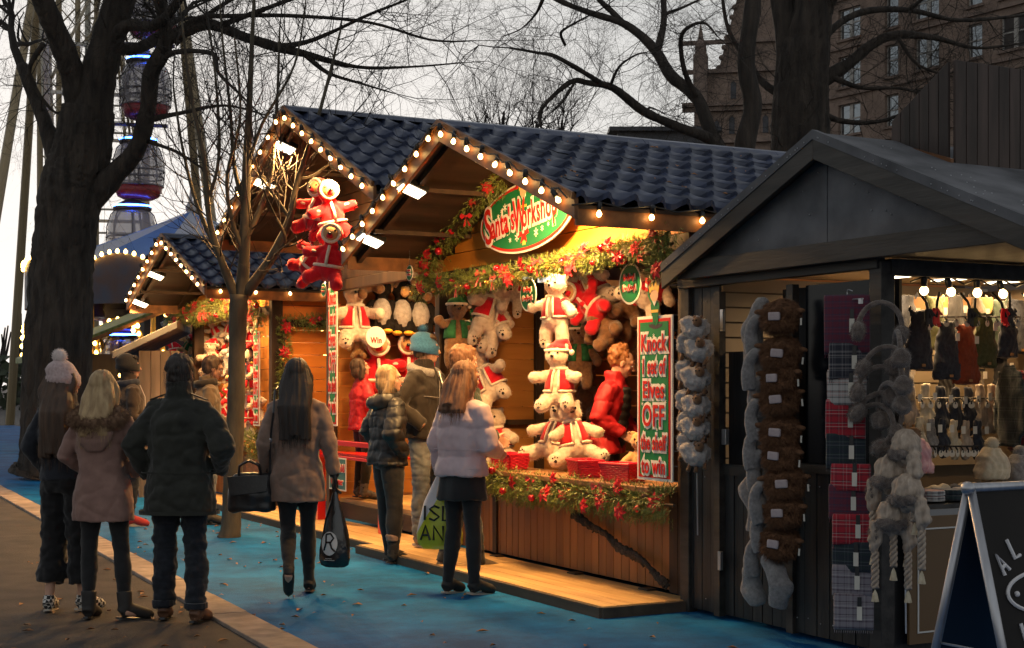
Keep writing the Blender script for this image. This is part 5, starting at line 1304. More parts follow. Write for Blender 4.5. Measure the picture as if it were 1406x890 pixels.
# printed carrier bag: yellow-green and white
ibp = to_world(p10, (-.27, .04, .50)); ib = thing('carrier_bag', 'yellow and white carrier bag with ISLAND in black letters', 'carrier bag', tuple(ibp), R(-6), frame='W', keep=False)
def _yel(N, L, tc, out, b):
    sp = N.new('ShaderNodeSeparateXYZ'); L.new(tc.outputs['Object'], sp.inputs[0]); ad = N.new('ShaderNodeMath'); ad.operation = 'MULTIPLY_ADD'; ad.inputs[1].default_value = .9
    L.new(sp.outputs['X'], ad.inputs[0]); L.new(sp.outputs['Z'], ad.inputs[2]); mt = N.new('ShaderNodeMath'); mt.operation = 'GREATER_THAN'; mt.inputs[1].default_value = -.03
    m2 = N.new('ShaderNodeMath'); m2.operation = 'MULTIPLY_ADD'; m2.inputs[1].default_value = -1.6; L.new(sp.outputs['X'], m2.inputs[0]); L.new(sp.outputs['Z'], m2.inputs[2]); L.new(m2.outputs[0], mt.inputs[0])
    mt.inputs[1].default_value = .22; mx = N.new('ShaderNodeMixRGB'); mx.inputs[1].default_value = (.42, .44, .02, 1); mx.inputs[2].default_value = (.55, .54, .56, 1); L.new(mt.outputs[0], mx.inputs[0]); return mx.outputs[0]
M_yel = mat('yellow_polythene', (.4, .4, .02), .3, bump=.5, bscale=14, bdist=.01, spec=.5, extra=_yel)
sz = [(.42, .015, .01), (.36, .03, .02), (.28, .07, .035), (.18, .115, .055), (.06, .15, .07), (-.06, .17, .078), (-.13, .165, .075), (-.17, .13, .055)]
part('bag_body', bag_mesh(None, (0, 0, 0), sz, 8, .018), M_yel, ib, True)
M_ink = mat('black_ink', (.008, .008, .008), .4)
def ibag(x, z): k_ = max(0, 1-(x/.175)**2)**.5; ry = .035+.043*min(1, max(0, (.28-z)/.34)); return Vector((x, -(ry*k_)-.011, z))
STR = {'I': [[(0, 0), (0, 1)]], 'S': [[(.8, .85), (.4, 1), (0, .78), (.4, .5), (.8, .25), (.4, 0), (0, .12)]], 'L': [[(0, 1), (0, 0), (.7, 0)]], 'A': [[(0, 0), (.4, 1), (.8, 0)], [(.15, .35), (.65, .35)]],
       'N': [[(0, 0), (0, 1), (.75, 0), (.75, 1)]], 'D': [[(0, 0), (0, 1), (.45, .95), (.75, .5), (.45, .05), (0, 0)]]}
for word, x0, z0, hh in (('ISL', -.105, .045, .105), ('AND', -.135, -.10, .105)):
    x = x0
    for c_ in word:
        for pl in STR[c_]: part('letter', MB().tube([ibag(x+a*.092, z0+b*hh) for a, b in pl], .0085, 6), M_ink, ib)
        x += .035 if c_ == 'I' else .10
part('handle', MB().tube([(.0, 0, .38), (0, .0, .45), (.0, 0, .50)], .008, 6), M_yel, ib)
# --- stall staff
p11 = person('girl in a red jacket reaching up to the toys behind the red counter', tuple(P(5.92, 14.55, .31)), R(-62), 1.50,
    dict(elL=(-.27, .14, 1.40), wrL=(-.22, .32, 1.58), hdL=(0, .6, .8), thL=(.8, 0, .3), curlL=.3, elR=(.26, .0, 1.16), wrR=(.2, .2, 1.08), nod=-.2, yaw=R(-10)),
    dict(fem=1, pants=C_black, leg=(.09, .066, .05), shoe=mat('grey_patterned_boot', (.05, .05, .05), .7, (.14, .12, .11), scale=30), boot=.2, coat=C_red, coatname='jacket', hemz=.86, w=1.04, hair=('bob', 0), hairm=H_brown, cf=.02, slv=(.08, .07, .052)))
gl = MB(); v = p11['V']; hand_mb(gl, v['wrL'], (0, .6, .8), (.8, 0, .3), .3, sc=1.15); part('glove', bake(gl, .0065, 1, 'glove'), cloth('grey_wool', (.2, .19, .18)), p11['root'], org=(0, 0, 0))
q12 = atS(833, 560, 6.5); p12 = person('stallholder with curly ginger hair in an open red coat leaning behind the counter', tuple(P(6.5, q12.y, .135)), R(-112), 1.70,
    dict(lean=.16, nod=.35, yaw=R(20), elR=(.26, -.02, 1.15), wrR=(.15, .18, 1.03), hdR=(-.3, .8, -.5), thR=(-.6, .2, .7), elL=(-.26, .02, 1.15), wrL=(-.16, .22, 1.02)),
    dict(fem=1, pants=C_black, shoe=C_suede, coat=C_red, hemz=.84, w=1.08, slv=(.086, .076, .056), quilt=.16, puff=.012, hair=('curly', 0), hairm=H_ginger, cf=.018, collar=1))
vs12 = bake(MB().rings([(0, .045, .90, .10, .11), (0, .05, 1.1, .095, .11), (0, .06, 1.3, .09, .10), (0, .07, 1.42, .06, .07)], 18), .011, 2, 'gilet')
for v, n_ in zip(vs12.vertices, [v.normal.copy() for v in vs12.vertices]): v.co = Matrix.Rotation(-.16, 3, 'X') @ (v.co-Vector((0, 0, .95)))+Vector((0, 0, .95)); v.co += n_*.012*abs(math.sin(v.co.z*42))
part('gilet', vs12, C_puff, p12['root'], org=(0, 0, 0))
# ================================================================ plush toys
P_cream = mat('cream_plush', (.47, .36, .27), .95, (.64, .53, .43), scale=40, bump=.8, bscale=150, sheen=.5, bdist=.004, spec=.1)
P_red = mat('red_plush', (.48, .006, .014), .9, (.62, .012, .025), scale=30, bump=.6, bscale=150, sheen=.3, bdist=.003, spec=.15)
P_trim = mat('ivory_plush', (.62, .50, .38), .95, (.78, .68, .56), scale=60, bump=.8, bscale=180, sheen=.5, bdist=.004)
P_black = mat('black_plush', (.008, .007, .007), .95, (.018, .015, .015), scale=40, bump=.8, bscale=150, spec=.1)
P_brown = mat('brown_plush', (.13, .055, .02), .95, (.23, .11, .045), scale=40, bump=.8, bscale=150, sheen=.3)
P_tan = mat('tan_plush', (.42, .22, .08), .95, (.58, .34, .14), scale=40, bump=.8, bscale=150, sheen=.3)
P_yel = mat('yellow_plush', (.62, .34, .02), .9, (.78, .46, .05), scale=40, bump=.5, bscale=150)
P_green = mat('green_plush', (.010, .09, .028), .9, (.02, .14, .045), scale=40, bump=.5, bscale=150)
P_grey = mat('grey_plush', (.26, .23, .22), .95, (.40, .37, .36), scale=40, bump=.8, bscale=150)
P_nose = mat('black_button', (.01, .01, .01), .2)
TOYS = []
def bear(name, label, arms=((.16, -.05, .20), (-.16, -.05, .20)), legs=((.10, -.13, .03), (-.10, -.13, .03)), body=P_cream, vest=None, hat=None, head=(0, -.02, .40), tilt=0.0, ear=.026, trimv=True, bellyc=None, muzz=None, feet=None, fur=2400, suit=False, beard=False, res=.011, beak=None, group='plush toys hung round the stalls', cat='soft toy'):
    root = thing(name, label, cat, (0, 0, 0), frame='W', keep=False, group=group)
    b = MB(); hd = Vector(head); Hr = Euler((0, tilt, 0)).to_matrix()
    b.ell((0, 0, .19), (.103, .088, .125)); b.ell((0, -.01, .12), (.110, .094, .090)); b.ell(hd, (.092, .084, .086)); b.ell(hd+Hr @ Vector((0, -.062, -.018)), (.036, .045, .030))
    b.tube([(0, 0, .27), hd], [.06, .055], 10)
    if ear: 
        for sx in (-1, 1): b.ell(hd+Hr @ Vector((sx*.070, .005, .068)), (ear, ear*.6, ear))
    for q in arms: q = Vector(q); sg = 1 if q.x > 0 else -1; b.tube([(sg*.06, 0, .275), Vector((sg*.10, -.01, .25)).lerp(q, .4), q], [.042, .044, .042], 10); b.ell(q, .046)
    for q in legs: q = Vector(q); sg = 1 if q.x > 0 else -1; b.tube([(sg*.05, -.01, .11), Vector((sg*.07, -.04, .09)).lerp(q, .5), q], [.060, .056, .050], 10); b.ell(q+Vector((0, -.01, .012)), (.050, .044, .058))
    me = bake(b, res, 2, 'body'); ruffle(me, .007, 24, seed=len(TOYS)); o = part('body', me, P_red if suit else body, root, org=(0, 0, 0))
    if fur: part('fur', fuzz(me, fur, .016, .0012, .25, 2), P_red if suit else body, o, kind='stuff')
    if suit:   # pale face disc inside a hood
        part('face', MB().ell(hd+Hr @ Vector((0, -.036, -.004)), (.068, .060, .064), Hr), P_tan if suit is True else suit, root, True)
        part('hood_trim', MB().tube([hd+Hr @ Vector((.072*math.cos(a), -.054, -.002+.070*math.sin(a))) for a in [R(i*20) for i in range(19)]], .013, 8), P_trim, root, True)
        part('belt', MB().tube([(.112*math.cos(a), .096*math.sin(a), .150) for a in [R(i*20) for i in range(19)]], .014, 8), P_trim, root, True)
        part('front_trim', MB().tube([(0, -.065, .31), (0, -.092, .24), (0, -.106, .16)], .013, 8), P_trim, root, True)
        for q in list(arms)+list(legs):
            q = Vector(q); c = Vector((q.x*.8, q.y*.8, q.z+.2*(.2-q.z) if q.z < .15 else q.z+.012)); part('cuff', MB().ell(c, (.040, .040, .017)), P_trim, root, True)
    if bellyc: part('belly', MB().ell((0, -.040, .175), (.088, .078, .135)), bellyc, root, True)
    if beak: part('beak', MB().tube([hd+Vector((0, -.07, -.01)), hd+Vector((0, -.13, -.02))], [.03, .006], 10), beak, root, True)
    else: part('nose', MB().ell(hd+Hr @ Vector((0, -.108, -.008)), (.016, .010, .012)), P_nose, root, True)
    if muzz: part('muzzle', MB().ell(hd+Hr @ Vector((0, -.068, -.022)), (.040, .044, .032)), muzz, root, True)
    for sx in (-1, 1): part('eye', MB().ell(hd+Hr @ Vector((sx*.034, -.077, .020)), .0095, None, 8, 6), P_nose, root, True)
    if feet:
        for q in legs: q = Vector(q); part('foot', MB().ell(q+Vector((0, -.035, -.005)), (.045, .06, .022)), feet, root, True)
    elif body is P_cream and not suit:
        for q in legs:
            q = Vector(q)
            for dx, dz, r in ((0, -.012, .013), (-.018, .014, .006), (0, .021, .006), (.018, .014, .006)): part('paw_pad', MB().ell(q+Vector((dx, -.049, .012+dz)), (r, .006, r), None, 8, 6), P_nose, root, True)
    if vest:
        v = MB(); n = 22; vs = []; fs = []
        for j, (z, k) in enumerate(((.145, 1.13), (.20, 1.12), (.26, 1.14), (.305, 1.12))):
            rx = (.107, .102, .088, .064)[j]*k; ry = (.092, .089, .078, .060)[j]*k
            for i in range(n+1):
                a = R(-90+14)+(2*math.pi-R(28))*i/n; vs.append((rx*math.cos(a), ry*math.sin(a), z))
        for j in range(3):
            for i in range(n): a = j*(n+1)+i; fs.append((a, a+1, a+n+2, a+n+1))
        vo = part('vest', v.add(vs, fs), vest, root, True)
        sm = vo.modifiers.new('t', 'SOLIDIFY'); sm.thickness = .008
        for sg in (-1, 1): part('sleeve', MB().ell(Vector((sg*.085, -.005, .265)), (.045, .044, .036)), vest, root, True)
        if trimv:
            part('trim', MB().tube([vs[i] for i in range(n+1)], .0105, 8), P_trim, root, True)
            for e in (0, n): part('trim', MB().tube([vs[j*(n+1)+e] for j in range(4)], .0095, 8), P_trim, root, True)
            part('collar', MB().tube([(.062*math.cos(a), .055*math.sin(a)-.005, .318) for a in [R(i*20) for i in range(19)]], .012, 8), P_trim, root, True)
    if hat:
        part('hat', bake(MB().ell(hd+Hr @ Vector((0, .012, .050)), (.088, .080, .050), Hr).tube([hd+Hr @ Vector((0, .01, .07)), hd+Hr @ Vector((.07, .03, .10)), hd+Hr @ Vector((.11, .02, .03))], [.05, .032, .014], 10), .009, 2, 'hat'), hat, root, org=(0, 0, 0))
        part('hat_trim', MB().tube([hd+Hr @ Vector((.090*math.cos(a), .010+.082*math.sin(a), .036-.02*math.sin(a)*0)) for a in [R(i*20) for i in range(19)]], .013, 8), P_trim, root, True)
        part('bobble', MB().ell(hd+Hr @ Vector((.115, .018, .02)), .022), P_trim, root, True)
    if beard: part('beard', MB().ell(hd+Vector((0, -.055, -.055)), (.055, .035, .05)), P_cream, root, True)
    TOYS.append(root); return root
CAM = Vector((0, 0, EYE))
def aim(o, pos, turn=0.0, roll=0.0, pitch=0.0, sc=1.0, front='s'):
    """front: 's' faces out of the stall, 't' faces along the stalls towards the near end"""
    o.location = P(*pos); o.scale = (sc,)*3
    base = ANG-math.pi/2+.75 if front == 's' else ANG-.35
    o.rotation_euler = (Matrix.Rotation(base+turn, 3, 'Z') @ Matrix.Rotation(roll, 3, 'Y') @ Matrix.Rotation(pitch, 3, 'X')).to_euler()
hang_arms = ((.17, -.07, .17), (-.17, -.07, .17)); splay = ((.17, -.04, .14), (-.17, -.06, .30))
def hold(px, py, s): q = atS(px, py, s); return q
# central polar bears
def place(o, px, py, plane, val, H, **k):
    """centre of the toy at the surveyed pixel on plane s=val or t=val; H its height in metres"""
    q = (atS if plane == 's' else atT)(px, py, val); sc = H/.5
    aim(o, (q.x, q.y, q.z-.24*sc), sc=sc, **k); return q
b1_ = bear('polar_bear', 'cream polar bear in a red vest dangling in the middle of the opening', arms=((.17, -.04, .17), (-.18, -.05, .24)), legs=((.085, -.06, -.10), (-.08, -.03, -.06)), vest=P_red, tilt=.25, head=(.03, -.03, .405), group='polar bears at the oval-sign stall')
place(b1_, 764, 420, 's', 6.0, .52, turn=-.2, roll=-.05)
b2_ = bear('polar_bear', 'cream polar bear with red hat and jacket sitting atop the others on the counter', arms=((.17, -.10, .25), (-.17, -.10, .25)), legs=((.11, -.12, .03), (-.10, -.14, .02)), vest=P_red, hat=P_red, head=(-.01, -.03, .42), group='polar bears at the oval-sign stall', fur=3200)
place(b2_, 768, 520, 's', 5.9, .53, turn=-.05)
b3_ = bear('polar_bear', 'cream polar bear in red sprawled on its side beneath the seated one', arms=((.17, -.08, .20), (-.16, -.08, .22)), legs=((.17, -.10, .0), (-.19, -.08, .03)), vest=P_red, head=(0, .02, .39), group='polar bears at the oval-sign stall', fur=3200)
place(b3_, 757, 592, 's', 5.93, .56, turn=-.25, pitch=-.2, roll=.08)
c = clone(b3_, label='cream polar bear in red leaning out behind the sprawled one'); place(c, 795, 592, 's', 6.0, .54, turn=.45, pitch=-.15, roll=-.15)
# on the inner wall behind the customers
def T_(src, label, px, py, plane, val, H, **k): c = clone(src, label=label); place(c, px, py, plane, val, H, **k); return c
T_(b1_, 'cream polar bear hugging another high on the plank wall', 660, 420, 't', 11.98, .60, front='t', turn=.35, roll=.35)
T_(b2_, 'cream polar bear with a red vest pressed to the plank wall above a hanging one', 690, 432, 't', 11.92, .58, front='t', turn=-.6, roll=-.45)
T_(b2_, 'cream polar bear in a red hat tilting off the plank wall beside the dark post', 688, 512, 't', 11.9, .58, front='t', turn=-.5, roll=-.5)
T_(b3_, 'cream polar bear with its back to the wall low behind the lilac coat', 690, 600, 't', 11.9, .56, front='t', turn=-.5, roll=-.2)
T_(b1_, 'small white bear squeezed under the garland by the wall corner', 700, 388, 't', 11.95, .42, front='t', turn=.1, roll=.2)
elf = bear('elf_toy', 'dark plush elf in a green hat on the planks above the blue bobble hat', arms=splay, legs=((.07, -.06, -.08), (-.07, -.06, -.08)), body=P_brown, vest=P_green, hat=P_green, head=(0, -.02, .41), ear=.0, trimv=False, fur=0)
place(elf, 627, 450, 't', 12.02, .52, front='t', turn=.1)
e2 = T_(elf, 'green plush elf behind the seated polar bear', 796, 482, 's', 6.9, .5, turn=.2); T_(elf, 'second green plush elf close by the dark post', 745, 482, 's', 6.9, .5, turn=-.2)
rein = bear('reindeer_toy', 'brown plush reindeer with a red nose beside the stallholder', body=P_brown, muzz=P_tan, arms=hang_arms, head=(0, -.03, .40), fur=600); part('red_nose', MB().ell((0, -.15, .39), .026), P_red, rein, True)
for sx in (-1, 1): part('antler', MB().tube([(sx*.04, 0, .46), (sx*.07, 0, .54), (sx*.11, 0, .58)], [.014, .013, .01], 8).tube([(sx*.07, 0, .53), (sx*.05, 0, .58)], .011, 8), P_tan, rein, True)
place(rein, 806, 540, 's', 7.3, .55, turn=-.1)
teddy = bear('teddy_bear', 'ginger teddy bear standing behind the red basket next to the tall sign', body=P_tan, arms=hang_arms, fur=700); place(teddy, 880, 630, 's', 6.05, .42)
dim = [(800, 388, 'w', .2), (832, 382, 'w', -.6), (858, 402, 'b', .4), (818, 418, 'b', .9), (850, 428, 'b', -.7), (800, 428, 'b', -.3), (835, 396, 'r', -1.0), (875, 385, 'w', .6), (838, 452, 'b', 1.1)]
desc = ['tucked under the fir swag near its middle', 'upside down below the poinsettias', 'in shade behind the round tag', 'lying across the net under the swag', 'half seen in the dark net of toys', 'behind the elf-topped sign post', 'close against the dangling bear', 'slumped under the swag', 'above the round tag', 'low in the net beside the tall sign', 'at the corner of the opening', 'at the foot of the dark net']
san = bear('santa_toy', 'plump santa suited bear', arms=((.17, -.04, .26), (-.17, -.06, .24)), legs=((.11, -.10, .0), (-.13, -.08, .03)), body=P_red, suit=P_tan, head=(0, -.03, .41), ear=0, fur=900, group='santa toys')
for i, (px, py, k_, ro) in enumerate(dim):
    src, nm = {'w': (b3_, 'pale plush bear '), 'r': (san, 'red suited plush toy '), 'b': (rein, 'brown plush reindeer ')}[k_]
    T_(src, nm+desc[i], px, py, 's', 6.75+.1*(i % 3), .55, turn=ro*.4, roll=ro)
# santa toys under the tallest gable
place(san, 447, 350, 's', 4.95, .60, turn=.25, roll=.15); san['label'] = 'red santa plush lowest of those dangling under the tallest gable'
T_(san, 'red santa plush leaning out beneath its twin near the branches', 418, 345, 's', 5.05, .55, turn=-.4, roll=.7)
T_(san, 'red santa plush topmost of the cluster with its arm out to the branches', 430, 285, 's', 5.05, .58, turn=-.3, roll=.25)
T_(san, 'red santa plush behind the topmost one, nearest the valley of the roofs', 462, 290, 's', 5.15, .60, turn=.7, roll=-.2)
# penguin wall
pen = bear('penguin_toy', 'white-bellied penguin with yellow feet right next to the polar bear on its wall', body=P_black, bellyc=P_grey, arms=((.13, .01, .15), (-.13, .01, .15)), legs=((.05, -.05, .02), (-.05, -.05, .02)), feet=P_yel, beak=P_yel, ear=0, fur=500, group='penguins on the wall')
place(pen, 524, 420, 't', 14.74, .62, front='t')
T_(pen, 'middle penguin with yellow feet, brown-faced, on the penguin wall', 551, 422, 't', 14.72, .64, front='t', turn=.1)
T_(pen, 'penguin nearest the fir drop with yellow feet on the penguin wall', 577, 425, 't', 14.7, .64, front='t', turn=-.1)
T_(b2_, 'cream polar bear in a red hat hanging beside the penguins', 488, 433, 't', 14.8, .70, front='t', turn=.1)
for i, (px, py) in enumerate(((507, 375), (545, 374), (572, 378))): T_((rein, teddy, rein)[i], 'brown plush toy %s above the penguins' % ('with a yellow friend, over the first', 'in the middle of the shelf', 'by the garland')[i], px, py, 't', 14.75, .52, front='t', roll=(-.3, .2, .4)[i], turn=(.2, -.2, 0)[i])
T_(elf, 'plush elf squeezed at the top of the penguin wall', 528, 366, 't', 14.7, .3, front='t', roll=1.2)
for i, (px, py) in enumerate(((518, 506), (562, 504))):
    T_(san, ('big red santa plush above the girl in red', 'big red santa plush next to the blue bobble hat')[i], px, py, 't', 14.78, .74, front='t', turn=(.1, -.1)[i])
T_(teddy, 'little tan bear on the penguin wall under the polar bear', 492, 474, 't', 14.85, .3, front='t')
# toys of the farthest stall
rr_ = random.Random(12); small = {}
protos = [b2_, san, teddy, pen, rein, b1_]
# cheap little versions (no fur) for the packed display
def little(body, vest=None, hat=None, suit=False, belly=None, feet=None, beak=None, muzz=None):
    return bear('little_toy', 'x', body=body, vest=vest, hat=hat, suit=suit, bellyc=belly, feet=feet, beak=beak, muzz=muzz, fur=0, res=.018, arms=splay, legs=((.10, -.12, .03), (-.10, -.13, .03)), trimv=False, group='little toys packed in the farthest stall')
LT = [little(P_cream, P_red), little(P_tan, muzz=P_cream), little(P_red, suit=P_cream), little(P_black, belly=P_cream, feet=P_yel, beak=P_yel), little(P_brown, P_red, muzz=P_tan), little(P_grey, muzz=P_cream), little(P_tan, P_green, P_red)]
nm = ['cream bear in red', 'tan bear', 'red suited bear', 'penguin', 'brown bear in red', 'grey bear', 'tan bear in green']
k = 0; grid = []
for r_ in range(8):
    for c_ in range(9):
        grid.append((236+c_*13.2+(r_ % 2)*6+rr_.uniform(-3, 3), 450+r_*22+rr_.uniform(-4, 4), r_, c_))
ROWN = ['top', 'second', 'third', 'fourth', 'fifth', 'sixth', 'seventh', 'bottom']; COLN = ['at the kiosk end', 'second along', 'third along', 'fourth along', 'mid-row', 'sixth along', 'seventh along', 'next to last', 'beside the post']
usedp = set()
for px, py, r_, c_ in grid:
    if py > 612: continue
    j = rr_.randrange(7); src = LT[j]; lab = 'little %s, %s row of the farthest stall, %s' % (nm[j], ROWN[r_], COLN[c_])
    if j in usedp: o = clone(src, label=lab)
    else: o = src; o['label'] = lab; usedp.add(j)
    place(o, px, py, 's', 6.05+rr_.uniform(-.12, .1), rr_.uniform(.30, .40), turn=rr_.uniform(-.6, .5), roll=rr_.uniform(-.7, .7))
for j in range(7):
    if j not in usedp: LT[j]['label'] = 'little %s on the counter of the farthest stall' % nm[j]; place(LT[j], 300+j*5, 600, 's', 6.1, .3)
T_(b3_, 'large cream rabbit-like bear in the middle of the farthest toy display', 283, 468, 's', 5.9, .52, turn=-.5, roll=1.0)
T_(b2_, 'polar bear in a red hat in front of the packed toys of the farthest stall', 291, 492, 's', 5.85, .46, turn=.1)
for i in range(9):
    T_(LT[(0, 2, 3, 0, 4, 0, 2, 5, 1)[i]], 'little toy %s on the column beside the striped post' % ['topmost', 'second from the top', 'third down', 'fourth down', 'fifth down', 'sixth down', 'third from the bottom', 'second from the bottom', 'lowest'][i], 342, 442+i*21, 's', 5.7, .3, turn=.3*(-1)**i)

# ================================================================ garlands
O_red = mat('glossy_bauble', (.55, .006, .02), .12, coat=.6, metal=.4); O_gold = mat('gold_bauble', (.7, .36, .08), .2, metal=.8)
O_petal = mat('poinsettia_petal', (.48, .005, .015), .55, (.62, .012, .025), scale=20); O_cone = mat('pine_cone', (.12, .05, .02), .7, (.22, .11, .05), scale=40)
def petalflower():
    m = MB()
    for ringn, rr0, z0, n in ((0, .085, .0, 7), (1, .058, .014, 6)):
        for i in range(n):
            a = 2*math.pi*i/n+ringn*.4; d = Vector((math.cos(a), math.sin(a), 0)); q = Vector((-d.y, d.x, 0))
            m.add([Vector((0, 0, z0)), d*rr0*.5+q*rr0*.26+Vector((0, 0, z0+.012)), d*rr0+Vector((0, 0, z0-.006)), d*rr0*.5-q*rr0*.26+Vector((0, 0, z0+.012)), d*rr0*.5+Vector((0, 0, z0+.003))], [(0, 1, 4), (1, 2, 4), (2, 3, 4), (3, 0, 4)])
    me = m.mesh('poinsettia'); me.materials.append(O_petal); return me
FLOWER = petalflower(); BAUB = MB().ell((0, 0, 0), .034, None, 14, 10).tube([(0, 0, .03), (0, 0, .042)], .008, 6).mesh('bauble', smooth=True); BAUB.materials.append(O_red)
BAUG = MB().ell((0, 0, 0), .024, None, 12, 8).mesh('bauble', smooth=True); BAUG.materials.append(O_gold)
CONE = MB()._lathe([(.004, -.03), (.018, -.02), (.016, -.015), (.024, -.008), (.021, -.002), (.025, .006), (.02, .014), (.017, .02), (.008, .03)], 8, (0, 0, 0)).mesh('pine_cone'); CONE.materials.append(O_cone)
rb = MB()
for sg in (-1, 1):
    rb.add([(0, 0, 0), (sg*.05, -.012, .035), (sg*.085, -.004, .0), (sg*.05, -.016, -.03)], [(0, 1, 2, 3)]); rb.add([(0, -.004, 0), (sg*.02, -.012, -.05), (sg*.05, -.010, -.12), (sg*.02, -.008, -.11)], [(0, 1, 2, 3)])
rb.ell((0, -.008, 0), .012, None, 8, 6); BOW = rb.mesh('bow'); BOW.materials.append(mat('red_ribbon', (.5, .01, .02), .4, sheen=.3))
def garland(label, pts, rad, out, dens=1.0, deco=1.0, seed=0, flat=.8):
    """pts (s,t,z); out: direction the swag faces in (s,t,z)"""
    r = random.Random(seed); pts = [Vector(p) for p in pts]; root = thing('fir_garland', label, 'garland', tuple(pts[0]), group='fir garlands on the stalls')
    o0 = pts[0]; out = Vector(out).normalized(); seg = []; Lt = 0
    for a, b in zip(pts, pts[1:]): seg.append((Lt, a, b)); Lt += (b-a).length
    def at(u):
        d = u*Lt
        for l0, a, b in reversed(seg):
            if d >= l0: return a.lerp(b, min(1, (d-l0)/max(1e-6, (b-a).length))), (b-a).normalized()
        return pts[0], (pts[1]-pts[0]).normalized()
    m = MB(); n = int(Lt*420*dens*(rad/.12))
    for i in range(n):
        p, ax = at(r.random()); side = ax.cross(out).normalized(); a = r.uniform(-1.9, 1.9); rr_ = rad*r.random()**.6
        bump = 1+.3*noise.noise(p*4)
        c = p+(out*math.cos(a)*flat+side*math.sin(a))*rr_*.62*bump
        d = (out*math.cos(a)+side*math.sin(a)*1.1+ax*r.uniform(-.9, .9)+Vector((0, 0, -.25+r.uniform(-.2, .2)))).normalized(); L = r.uniform(.05, .10)*(rad/.12)**.5
        e = c+d*L; u = d.orthogonal().normalized(); w = d.cross(u); lift = Vector((0, 0, 0))
        for k_ in range(7):
            f = .1+.9*k_/7; b0 = c+d*L*f; aa = r.uniform(0, 6.28); nd = (d*1.0+(u*math.cos(aa)+w*math.sin(aa))*.8).normalized()*r.uniform(.024, .042)
            q = nd.cross(d).normalized()*.0032; m.add([b0-q, b0+q, b0+nd], [(0, 1, 2)])
    part('foliage', m, M_needle, root)
    part('stem', MB().tube([at(i/24)[0]+out*-.01 for i in range(25)], .012, 6), M_edge, root)
    nd_ = max(2, int(Lt*5.5*deco))
    for i in range(nd_):
        p, ax = at((i+r.uniform(.1, .9))/nd_); side = ax.cross(out).normalized(); kind = r.random()
        me, nm_ = ((FLOWER, 'poinsettia') if kind < .40 else (BAUB, 'bauble') if kind < .62 else (BOW, 'bow') if kind < .74 else (BAUG, 'gold_bauble') if kind < .9 else (CONE, 'pine_cone'))
        o = bpy.data.objects.new(nm_, me); link(o, root); o.location = p+out*rad*r.uniform(.45, .72)+side*rad*r.uniform(-.7, .7)-o0
        z_ = (out+Vector((r.uniform(-.3, .3), r.uniform(-.3, .3), r.uniform(-.3, .3)))).normalized()
        o.rotation_euler = (z_.to_track_quat('Z', 'Y') if nm_ != 'bow' else (-z_).to_track_quat('Y', 'Z')).to_euler(); s_ = r.uniform(.75, 1.1); o.scale = (s_,)*3
    return root
def gS(pl, s): return [tuple(atS(x, y, s)) for x, y in pl]
garland('fir garland with poinsettias climbing the gable from the penguin wall to the oval sign', gS([(580, 374), (603, 334), (634, 292), (664, 264), (692, 244)], 5.56), .145, (-1, -.5, -.2), 1.2, 1.6, 1)
garland('long fir swag with red flowers across the top of the opening under the oval sign', gS([(592, 390), (640, 387), (700, 378), (760, 364), (830, 350), (880, 342), (922, 334)], 5.60), .092, (-1, -.1, .0), 1.5, 1.6, 2)
garland('thick fir drop at the near corner above the elf-topped sign', gS([(925, 305), (905, 335), (912, 362), (908, 385)], 5.58), .15, (-1, 0, 0), 1.1, 1.6, 3)
garland('fir swag with baubles along the counter front', gS([(672, 655), (715, 670), (770, 676), (820, 682), (880, 690), (924, 694)], 5.50), .135, (-1, -.1, .15), 1.3, 1.3, 4)
garland('short fir drop between the penguins and the elf plush', gS([(590, 372), (583, 392), (574, 412)], 5.60), .10, (-1, -.2, 0), 1.1, 1.6, 5)
garland('fir garland with baubles over the opening of the farthest stall', gS([(236, 438), (265, 432), (300, 424), (345, 415)], 5.62), .17, (-1, -.2, 0), 1.0, 1.6, 6)
garland('fir bunch with a large bauble on the dark post behind the young tree', gS([(345, 405), (358, 425), (352, 450)], 5.6), .15, (-1, -.3, 0), 1.0, 1.6, 7)
gT = lambda pl, t: [tuple(atT(x, y, t)) for x, y in pl]
garland('fir garland along the beam of the amber plank side wall', gT([(380, 446), (400, 444), (430, 443), (452, 442)], 16.84), .10, (0, -1, 0), 1.2, 1.2, 8)
garland('fir garland dropping down the amber planks beside the long-haired walker', gT([(389, 446), (391, 480), (389, 515), (385, 548), (382, 570)], 16.84), .085, (0, -1, 0), 1.2, 1.6, 9)
garland('fir bunch low on the farthest counter beside the young tree', gS([(338, 600), (352, 606), (352, 630)], 5.5), .12, (-1, 0, 0), 1.0, 1.0, 10)
garland('dark fir wreath at the back wall behind the stallholder', gS([(790, 485), (815, 478), (850, 482)], 7.6), .16, (-1, 0, 0), .8, 1.0, 11)
